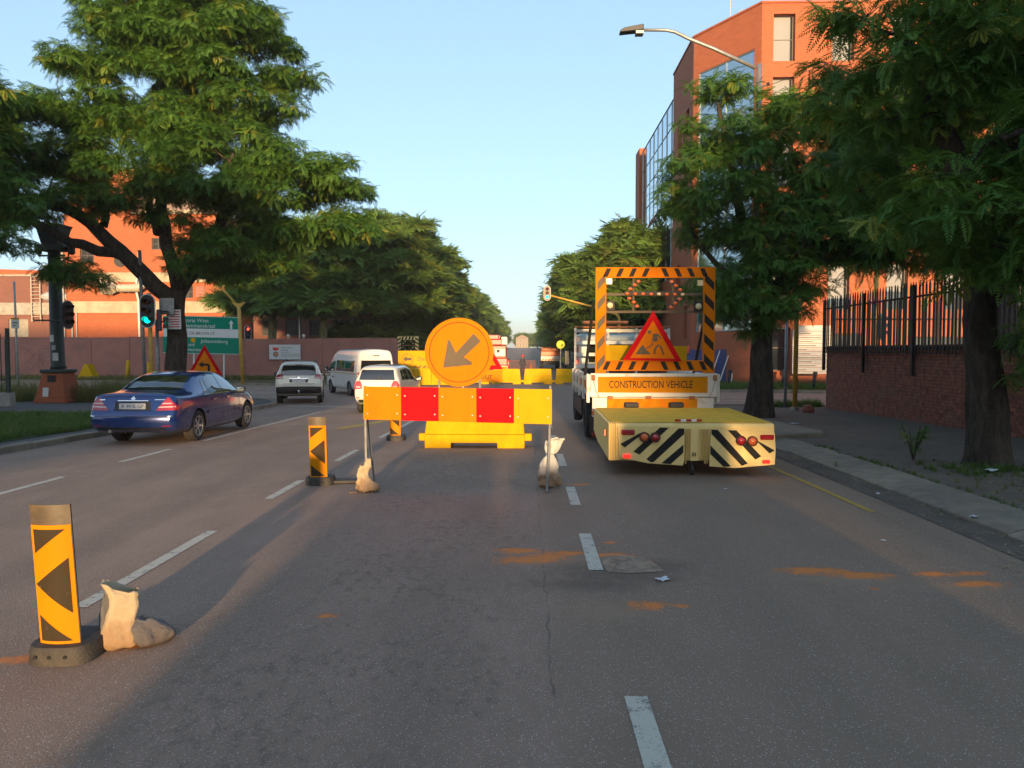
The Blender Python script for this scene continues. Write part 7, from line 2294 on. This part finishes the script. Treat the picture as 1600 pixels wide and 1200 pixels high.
# overhead signal on the far left and the yellow pole beside the green sign
Yp = 48.0
yp = root_at('traffic_signal', 379, 47.0, 'yellow T-topped pole with two signals, one on an arm, beside the green direction sign', 'traffic light', 'traffic signals at the crossing')
h1 = loc(373, 473, 47, yp); h2 = loc(380, 520, 47, yp)
MB().tube([(0.0, 0, 0), (h1.x, 0, h1.z - .1)], .11, 12).build('pole', 'pole_yellow', yp, smooth=True)
MB().prism([(h1.x - .45, h1.z + .05), (h1.x - .08, h1.z - .35), (h1.x + .08, h1.z - .35), (h1.x + .45, h1.z + .05), (h1.x, h1.z - .05)], -.06, .06, 'y').build('finial', 'pole_yellow', yp)
signal_head(yp, h2.x + .3, h2.z, 0, R(35), 'red', .82)
h0 = loc(316, 425, 47, yp); hA = loc(350, 456, 47, yp)
MB().tube([(h0.x + .1, .2, h0.z - .2), (hA.x, .2, hA.z), (h1.x, .08, h1.z - .3)], [.04, .06, .07], 10).build('mast_arm', 'pole_yellow', yp, smooth=True)
signal_head(yp, h0.x, h0.z, 0, R(28), 'red', .86, 'overhead_signal_head')

# overhead signal beyond the lorry
Yr = 44.0
rp_ = root_at('traffic_signal', 967, Yr, 'overhead traffic signal showing green on a yellow arm beyond the lorry', 'traffic light', 'traffic signals at the crossing', off=0)
h0 = loc(855, 458, Yr, rp_); h1 = loc(930, 480, Yr, rp_)
MB().tube([(h0.x + .1, .1, h0.z - .1), (h1.x, .1, h1.z), (-.15, .1, loc(0, 492, Yr, rp_).z), (0, .1, loc(0, 497, Yr, rp_).z), (0, .1, 0)], [.045, .06, .075, .085, .10], 10).build('mast_arm', 'pole_yellow', rp_, smooth=True)
signal_head(rp_, h0.x, h0.z, 0, 0, 'green', .78)
# right near poles
Yq = 24.4
rq = root_at('yellow_pole', 1243, Yq, 'tall yellow signal pole on the right pavement, crown hiding its top', 'pole', None, off=.085)
MB().tube([(0, 0, 0), (.02, 0, 5.4)], .075, 12).build('pole_shaft', 'pole_yellow', rq, smooth=True); MB().tube([(.0, 0, 0), (.0, 0, .12)], .13, 12).build('base_collar', 'steel', rq)
signal_head(rq, -.25, 4.3, .1, R(180), None, .9)
MB().lathe([(.001, 0), (.16, 0), (.2, .1), (.14, .24), (.001, .27)], 10, (.06, -1.0, 0)).build('base_stone', 'brick_a', rq)
gq = root_at('grey_pole', 1228, 26.0, 'thin grey pole left of the tall yellow pole', 'pole', None, off=.085); MB().tube([(0, 0, 0), (0, 0, 3.2)], .05, 8).lathe([(.055, 0), (.055, .03), (.001, .04)], 8, (0, 0, 3.2)).build('pole_shaft', 'steel', gq, smooth=True)
bq = root_at('traffic_signal', 1366, 31.5, 'traffic signal on a yellow pole seen through the palisade fence', 'traffic light', 'traffic signals at the crossing')
MB().tube([(0, 0, 0), (.02, 0, 6.2)], .09, 12).build('pole', 'pole_yellow', bq, smooth=True); signal_head(bq, .3, loc(1378, 510, 31.5, bq).z, 0, R(95), None, 1.0)

# street lamp
Yl = 21.9
sl = root_at('street_lamp', 1180, Yl, 'street lamp arching over the road from behind the right-hand trees', 'street lamp', None, off=.085)
zt2 = loc(1180, 106, Yl, sl).z
MB().tube([(0, 0, 0), (0, 0, 3), (0, 0, zt2 + .1)], [.11, .095, .08], 12).build('pole', 'steel', sl, smooth=True)
pts = [loc(p[0], p[1], Yl, sl) for p in ((1180, 106), (1115, 76), (1075, 60), (1055, 50), (1040, 47), (1003, 47))]
MB().tube([(p.x, 0, p.z) for p in pts], [.055, .05, .048, .046, .045, .04], 10).build('arm', 'steel', sl, smooth=True)
a, b_ = loc(968, 49, Yl, sl), loc(1005, 45, Yl, sl)
MB().prism([(a.x, a.z - .02), (a.x + .12, a.z + .06), (b_.x, b_.z + .09), (b_.x, b_.z - .07), (a.x, a.z - .07)], -.14, .14, 'y').build('luminaire', 'black_plastic', sl, bevel=.02)
MB().bb(b_.x - .22, b_.x, -.13, .13, b_.z - .17, b_.z - .09).build('driver_box', 'steel', sl)
for k, (dz_, s) in enumerate(((-.55, 1), (-1.25, -1), (-1.3, 1), (-1.6, -1))): MB().tube([(0, 0, zt2 + dz_), (.25 * s, 0, zt2 + dz_ + .08)], .025, 5).ball((.25 * s, 0, zt2 + dz_ + .1), .05, 8, 6).build('insulator', 'black_plastic', sl)
w = MB(); p0_ = loc(1180, 130, Yl, sl)
w.tube([(.25 - .02 * k * k * .0 + k * .9, k * .4, zt2 - .5 + k * .42) for k in range(9)], .008, 4); w.tube([(.2, 0, zt2 - .45), (.35, 0, zt2 - .8), (.45, 0, zt2 - 1.4)], .008, 4); w.build('cable', 'black_plastic', sl)

# direction sign
Yd = 50.0
gs = root_at('direction_sign', 312, Yd, 'green and white direction sign for Pretoria West and Johannesburg', 'sign')
gs.rotation_euler = (0, R(1.2), 0)
c0, c1_ = loc(253, 494, Yd, gs), loc(372, 553, Yd, gs)
hx0, hx1, z0, z1 = c0.x, c1_.x, c1_.z, c0.z
H_ = z1 - z0
MB().bb(hx0, hx1, -.03, .03, z0, z1).build('board', 'sheet_green', gs)
MB().bb(hx0 + .02, hx1 - .02, -.036, -.031, z0 + H_ * .44, z0 + H_ * .66).build('white_band', 'sheet_white', gs)
MB().bb(hx0 + .0, hx1 - .0, -.038, -.0365, z0 + H_ * .655, z0 + H_ * .668).bb(hx0, hx1, -.038, -.0365, z1 - .05, z1 - .02).bb(hx0, hx1, -.038, -.0365, z0 + .02, z0 + .05).build('border', 'sheet_white', gs)
X_, Z_ = (1, 0, 0), (0, 0, 1)
for s_, u, v, sz, mt in (('Pretoria West', .40, .88, .26, 'sheet_white'), ('Hammanskraal', .48, .74, .26, 'sheet_white'), ('SOPHIE DE BRUYN ST', .42, .54, .20, 'sheet_black'), ('Johannesburg', .68, .34, .24, 'sheet_white'), ('Midrand', .32, .24, .22, 'sheet_white'), ('Centurion', .38, .11, .22, 'sheet_white')):
    text('lettering', s_, mt, gs, sz, (hx0 + (hx1 - hx0) * u, -.037, z0 + H_ * v), X_, Z_, .004)
poly_part('up_arrow', 'sheet_white', [(hx1 - .5 + x, z0 + H_ * .78 + y) for x, y in ((-.07, -.25), (.07, -.25), (.07, .1), (.16, .1), (0, .32), (-.16, .1), (-.07, .1))], -.031, gs, .006)
for u, v in ((.28, .74), (.40, .36), (.25, .36), (.2, .11)): MB().lathe([(.001, -.04), (.16, -.04), (.16, -.032)], 14, (hx0 + (hx1 - hx0) * u, 0, z0 + H_ * v), 'y').build('route_badge', 'sheet_yellow', gs)
for u in (.14, .40, .80): MB().tube([(hx0 + (hx1 - hx0) * u, .08, 0), (hx0 + (hx1 - hx0) * u, .08, z1 - .3)], .06, 8).build('post', 'sheet_white', gs)

# ministry sign on the wall
Yw = 57.85; ms_ = root_at('government_sign', 445, Yw, 'white government sign with emblem on the pink boundary wall', 'sign')
c0, c1_ = loc(420.5, 538.5, Yw, ms_), loc(469.5, 561.5, Yw, ms_)
MB().bb(c0.x, c1_.x, 0, .05, c1_.z, c0.z).build('board', 'sheet_white', ms_)
ex, ez = c0.x + .5, (c0.z + c1_.z) / 2
MB().prism([(ex - .26, ez + .40), (ex - .1, ez + .30), (ex, ez + .38), (ex + .1, ez + .30), (ex + .26, ez + .40), (ex + .2, ez + .16), (ex, ez + .08), (ex - .2, ez + .16)], -.006, -.001, 'y').build('emblem', 'crane_red', ms_)
MB().lathe([(.10, -.006), (.21, -.006), (.21, -.001), (.10, -.001)], 20, (ex, 0, ez - .18), 'y', ring=True).build('emblem', 'rust_pipe', ms_); MB().lathe([(.001, -.006), (.08, -.006), (.001, -.001)], 12, (ex, 0, ez - .18), 'y').build('emblem', 'sheet_amber', ms_)
for s_, dz_, sz in (('government', .34, .13), ('printing', .15, .13), ('Department:', -.04, .09), ('Government Printing Works', -.18, .09), ('REPUBLIC OF SOUTH AFRICA', -.33, .08)): text('lettering', s_, 'sheet_grey', ms_, sz, (c0.x + .92, -.001, ez + dz_), X_, Z_, .004, align='LEFT')

# handbill nailed to the trunk
hb = P_at(272, 499, 25.4)
hbo = empty('handbill', (hb.x, 25.42, hb.z), R(-4), 'white handbill with red lettering nailed to the jacaranda trunk', 'poster')
hp = MB(); hp.bb(-.24, .24, -.008, 0, -.33, .33); hp.build('paper', 'sheet_white', hbo)
for k in range(7): MB().bb(-.19 + .03 * (k % 3), .19 - .02 * (k % 2), -.0105, -.0082, .24 - k * .085, .275 - k * .085).build('printed_line', 'sheet_red', hbo)

# bus-stop pole at far left
bs = root_at('bus_stop_sign', 26, 31.5, 'thin pole with a small white and yellow sign at far left', 'sign')
t0_, t1_ = loc(22, 440, 31.5, bs), loc(25, 506, 31.5, bs)
MB().tube([(.05, 0, 0), (t0_.x, 0, t0_.z)], .045, 8).build('pole', 'steel_pale', bs, smooth=True)
MB().bb(t1_.x - .17, t1_.x + .17, -.06, -.045, t1_.z - .2, t1_.z + .18).build('plate', 'sheet_white', bs); MB().bb(t1_.x - .17, t1_.x + .17, -.062, -.044, t1_.z + .182, t1_.z + .25).build('plate_top', 'sheet_yellow', bs)
MB().bb(t1_.x - .11, t1_.x + .11, -.063, -.0605, t1_.z + .02, t1_.z + .06).bb(t1_.x - .11, t1_.x + .05, -.063, -.0605, t1_.z - .08, t1_.z - .05).build('printed_line', 'sheet_grey', bs)

# little fence with plinth at the left edge
lf = empty('park_fence', (-17.9, 25.7, gz(25.7) + .1), R(0), 'black iron fence end on a concrete plinth at the left edge', 'fence')
MB().bevbox(-1.6, .12, -.15, .15, 0, .48, .02).build('plinth', 'concrete', lf)
for k in range(9): MB().tube([(-.1 - k * .16, 0, .48), (-.1 - k * .16, 0, 2.3 + .2 * (k % 2))], .016, 6).build('bar', 'steel_black', lf)
MB().bb(-.06, .03, -.05, .05, .481, 2.7).build('post', 'pole_green', lf); MB().bb(-1.5, -.07, -.02, .02, .9, .95).build('rail', 'steel_black', lf)

# small yellow things across the side street
for i, (px, py0, py1, Y) in enumerate(((198, 592, 564, 54.5), (233, 590, 567, 55))):
    bo = root_at('yellow_bollard', px, Y, ('leaning yellow bollard before the pink wall, left one of two', 'yellow bollard before the pink wall near the green signal')[i], 'bollard', 'yellow bollards'); zz_ = loc(px, py1, Y, bo).z
    MB().tube([(0, 0, 0), (.1 - .1 * i, 0, zz_)], .13, 12).lathe([(.13, 0), (.1, .04), (.001, .05)], 12, (.1 - .1 * i, 0, zz_)).build('post', 'plastic_yellow', bo, smooth=True)
py_ = root_at('yellow_marker', 138, 55.2, 'small yellow concrete pyramid on the far verge', 'marker'); MB().prism([(-.65, 0), (.65, 0), (.1, 1.1), (-.08, 1.1)], -.4, .4, 'y').build('pyramid', 'plastic_yellow', py_)
fp = root_at('flagpole', 469, 60.0, 'thin white pole rising behind the government sign', 'pole'); zz_ = loc(467, 456, 60, fp).z; MB().tube([(0, 0, 0), (-.05, 0, zz_)], [.07, .045], 8).lathe([(.06, 0), (.07, .05), (.001, .1)], 8, (-.05, 0, zz_)).build('pole_shaft', 'white_paint', fp, smooth=True)
for i, px in enumerate((451, 475)):
    wl_ = root_at('wall_lamp', px, 58.1, ('left of two small white lamps on the pink wall', 'right of two small white lamps on the pink wall')[i], 'lamp'); wl_.location.z = gz(58) + 3.12; MB().tube([(0, 0, 0), (0, 0, .1)], .05, 8).ball((0, 0, .2), .14, 10, 6).build('globe', 'white_paint', wl_)

# right: hoarding, notice board, bollards
Yh = 47.0
hd = root_at('site_hoarding', 1120, Yh, 'blue site hoarding with white struts and yellow panels', 'hoarding'); hd_x = lambda px: P_at(px, 560, Yh).x - hd.location.x; hd_z = lambda py: P_at(1120, py, Yh).z - hd.location.z
blue = pmat('hoarding_blue', (.035, .05, .15), .6, var=.2, vscale=2)
for k in range(4):
    a, b_ = hd_x(1050 + k * 36), hd_x(1050 + (k + 1) * 36); MB().bb(a + .01, b_ - .01, .1, .14, .05, hd_z(546) - .05 * (k % 2)).build('panel', 'hoarding_blue', hd)
for px, top_ in ((1128, 1141), (1112, 1125), (1147, 1150), (1158, 1161), (1170, 1173)): MB().tube([(hd_x(px - 8), -.5, 0), (hd_x(top_), .06, hd_z(548))], .035, 6).build('strut', 'white_paint', hd)
for px in (1147, 1159): MB().bb(hd_x(px), hd_x(px + 10), -.06, -.02, .1, hd_z(575)).build('yellow_panel', 'plastic_yellow', hd)
MB().bb(hd_x(1072), hd_x(1077), .0, .05, hd_z(552), hd_z(540)).build('red_tag', 'crane_red', hd)
Yn = 43.0
nb = root_at('notice_board', 1268, Yn, 'large white contractors board with ruled rows beside the brick wall', 'sign'); a, b_ = loc(1239, 514, Yn, nb), loc(1300, 584, Yn, nb)
MB().bb(a.x, b_.x, 0, .04, b_.z, a.z).build('board', pmat('board_white', (.36, .37, .37), .6, var=.1), nb)
MB().bb(a.x + .2, b_.x - .1, -.01, .03, a.z + .002, a.z + .2).build('header', 'steel', nb)
for k in range(11):
    z = b_.z + .12 + k * (a.z - b_.z - .25) / 10; MB().bb(a.x + .04, b_.x - .04, -.003, -.0005, z - .012, z + .012).build('ruled_line', 'rust_pipe', nb)
    if k < 10: MB().bb(a.x + .3, a.x + .3 + (.5, 1.0, .8, 1.3, .7)[k % 5], -.004, -.0006, z + .08, z + .12).build('text_row', 'sheet_grey', nb)
for x_ in (a.x + .25, b_.x - .25): MB().bb(x_ - .05, x_ + .05, .045, .12, 0, a.z).build('post', 'steel', nb)
for i, (px, Y) in enumerate(((1272, 41.0), (1223, 43.5), (1139, 44.5))):
    bb_ = root_at('short_bollard', px, Y, ('dark leaning bollard in front of the white contractors board', 'dark bollard left of the white contractors board', 'dark bollard before the blue hoarding')[i], 'bollard', 'dark bollards'); MB().tube([(0, 0, 0), (.08, 0, .85)], .09, 10).lathe([(.09, 0), (.12, .02), (.12, .1), (.001, .13)], 10, (.08, 0, .85)).build('post', 'chassis', bb_, smooth=True)

# ------------------------------------------------------------------ grass, weeds, litter
def tuft(seed, mat, n, h, w, spread):
    rs = random.Random(seed); mb = MB()
    for _ in range(n):
        a = rs.uniform(0, 6.28); r = rs.uniform(0, spread); x, y = r * math.cos(a), r * math.sin(a)
        d = Vector((math.cos(a), math.sin(a), 0)) * rs.uniform(.1, .6); hh = h * rs.uniform(.5, 1.1); s = Vector((-math.sin(a), math.cos(a), 0)) * w
        p0 = Vector((x, y, 0)); p1 = p0 + Vector((0, 0, hh * .6)) + d * hh * .35; p2 = p0 + Vector((0, 0, hh)) + d * hh
        mb.add([p0 - s, p0 + s, p1 + s * .7, p1 - s * .7, p2], [(0, 1, 2, 3), (3, 2, 4)])
    return bpy.data.objects.new('tuft_%s_%d' % (mat, seed), mb.mesh('tuft', mat))


TG = [tuft(i, 'grass_green', 16, .14, .006, .07) for i in (1, 2, 3)]
TT = [tuft(i, 'grass_dry', 22, .75, .009, .14) for i in (4, 5)]
TM = [tuft(i, 'grass_green', 18, .32, .009, .12) for i in (6, 7)]
TD = [tuft(i, 'grass_dry', 14, .20, .008, .10) for i in (8, 9)]


def field(name, label, protos, n, region, seed, zoff=.1, sc=(.7, 1.3)):
    rs = random.Random(seed); pts = []; rots = []; scl = []
    while len(pts) < n:
        x, y = region(rs); pts.append((x, y, gz(y) + zoff - .005)); rots.append((rs.uniform(-.15, .15), rs.uniform(-.15, .15), rs.uniform(0, 6.28))); scl.append(rs.uniform(*sc))
    o = scatter(name, pts, rots, scl, protos, None, seed); tag(o, label, 'grass', kind='stuff'); return o


def strip_left(rs):
    y = rs.uniform(11.5, 21.5); x = rs.uniform(-22, -10.05 + .12 * math.sin(y * 2)); return x, y
sheet('lawn_left', [-30, -20, -14, -10.0], arange(11, 21.8, 1), .108, 'lawn_soil')
field('grass', 'short green grass strip along the left kerb', TG, 9000, strip_left, 1, .108)
field('grass', 'tall dry grass around the green iron column', TT, 420, lambda r: (r.choice((r.uniform(-26, -18.6), r.uniform(-17.4, -15.6))), r.uniform(28.5, 32.5)), 2)
field('grass', 'straw-coloured verge grass before the pink wall', TD, 2600, lambda r: (r.uniform(-50, -11), r.uniform(53.2, 57.7)), 3, .1, (.8, 1.6))
field('grass', 'rough grass verge before the notice board and hoarding', TM, 1500, lambda r: (r.uniform(7, 26), r.uniform(40.6, 46.5)), 4, .1, (.6, 1.3))
field('weeds', 'low weeds beside the yellow pole on the right pavement', TM, 130, lambda r: (r.uniform(8.0, 10.4), r.uniform(26.2, 27.1)), 5, .085, (.5, 1.1))
field('weeds', 'weeds sprouting round the foot of the nearest tree', TG, 170, lambda r: (6.9 + r.gauss(0, .6), 11.0 + r.gauss(0, .35)), 6, .085, (.35, .9))
field('weeds', 'clippings and weeds on the pavement edge near the tree', TD, 120, lambda r: (7.2 + r.gauss(0, .8), 9.6 + r.gauss(0, .35)), 7, .075, (.2, .5))
field('weeds', 'thin grass in the joint of the kerb strip', TG, 90, lambda r: (r.uniform(5.28, 5.45), r.uniform(7.5, 14)), 8, .085, (.3, .6))
# a leafy sapling by the trunk
sh = empty('sapling', (6.15, 12.1, gz(12) + .085), 0, 'small leafy sapling left of the nearest tree trunk', 'plant')
st_ = MB(); sp_pts = []; sp_rot = []
rs_ = random.Random(3)
for k in range(6):
    a = rs_.uniform(0, 6.28); e = Vector((math.cos(a) * .18, math.sin(a) * .18, rs_.uniform(.3, .6))); st_.tube([(0, 0, 0), (e.x * .4, e.y * .4, e.z * .5), e], [.012, .009, .005], 5)
    for j in range(5): p = e * rs_.uniform(.35, 1); sp_pts.append(tuple(p)); sp_rot.append((0, rs_.uniform(-.3, .3), rs_.uniform(0, 6.28)))
st_.build('stem', 'bark', sh); so = scatter('foliage', sp_pts, sp_rot, [.24] * len(sp_pts), SP_JAC, sh, 3); so['kind'] = 'stuff'

# litter
pmat('paper', (.55, .58, .62), .7, var=.1)
pmat('straw', (.30, .22, .10), .8, var=.3, vscale=20)


def crumple(name, label, x, y, s, seed, mat='paper', z=0.0):
    rs = random.Random(seed); mb = MB(); n = 5; vs = []; fs = []
    for j in range(n):
        for i in range(n): vs.append(((i / (n - 1) - .5) * s * rs.uniform(.8, 1.1), (j / (n - 1) - .5) * s * .7 * rs.uniform(.8, 1.1), .006 + rs.uniform(0, .18) * s))
    for j in range(n - 1):
        for i in range(n - 1): fs.append((j * n + i, j * n + i + 1, (j + 1) * n + i + 1, (j + 1) * n + i))
    mb.add(vs, fs); o = mb.build(name, mat); o.location = (x, y, gz(y) + z); o.rotation_euler = (0, 0, rs.uniform(0, 6)); tag(o, label, 'litter', 'scraps of litter')
    md = o.modifiers.new('s', 'SOLIDIFY'); md.thickness = .002


crumple('paper_scrap', 'crumpled pale blue paper on the road right of the lane dashes', 1.07, 5.92, .11, 1)
crumple('paper_scrap', 'white crumpled scrap lying on the kerb strip near the yellow mark', 4.75, 8.05, .10, 2, z=.045)
crumple('paper_scrap', 'pale scrap in the weeds before the nearest tree', 6.55, 10.75, .16, 3, z=.12)
crumple('paper_scrap', 'small white scrap at the edge of the gutter', 4.45, 9.6, .06, 4)
crumple('paper_scrap', 'tiny white scrap on the right lane', 2.6, 9.9, .045, 5)
crumple('paper_scrap', 'pale scrap on the pavement behind the crash cushion', 6.6, 18.8, .2, 6, z=.085)
crumple('paper_scrap', 'small scrap on the road near the sandy smear', 3.4, 7.2, .05, 7)
def bits(rs):
    return rs.choice(((rs.uniform(5.4, 9.8), rs.uniform(7, 24)), (rs.gauss(7.2, 1.0), rs.gauss(10.2, .8)), (rs.uniform(3.9, 4.7), rs.uniform(6, 15))))
rs_ = random.Random(12); db = MB()
for _ in range(2200):
    x, y = bits(rs_)
    if x < 3.9: continue
    z = gz(y) + (.09 if x > 5.35 else .008 if x < 4.72 else .11); a = rs_.uniform(0, 6.28); l = rs_.uniform(.008, .028); w = l * rs_.uniform(.2, .5)
    d = Vector((math.cos(a), math.sin(a), rs_.uniform(-.1, .3))) * l; s = Vector((-math.sin(a), math.cos(a), 0)) * w; p = Vector((x, y, z + .004))
    db.add([p - d - s, p + d - s * .3, p + d + s, p - d + s * .6], [(0, 1, 2, 3)])
o = db.build('dry_leaves', 'straw'); tag(o, 'dry leaves and bits scattered over the right pavement and gutter', 'leaves', kind='stuff')
mark_line((4.75, 8.2), (5.3, 8.9), .10, 'road_yellow'); bpy.data.objects[-1] if False else None
# ------------------------------------------------------------------ morning haze
hm = bpy.data.materials.new('haze_air'); hm.use_nodes = True
hn = hm.node_tree.nodes; hn.clear()
ho = hn.new('ShaderNodeOutputMaterial'); hv = hn.new('ShaderNodeVolumePrincipled')
hv.inputs['Color'].default_value = (0.90, 0.93, 1.0, 1); hv.inputs['Density'].default_value = 0.00032; hv.inputs['Anisotropy'].default_value = 0.0
hm.node_tree.links.new(hv.outputs[0], ho.inputs['Volume'])
hz_ = MB().bb(-2560, 2560, -2560, 2560, -2.0, 27.5).build('haze', hm); hz_['kind'] = 'stuff'; hz_['label'] = 'thin pale morning haze over the whole street'; hz_['category'] = 'haze'
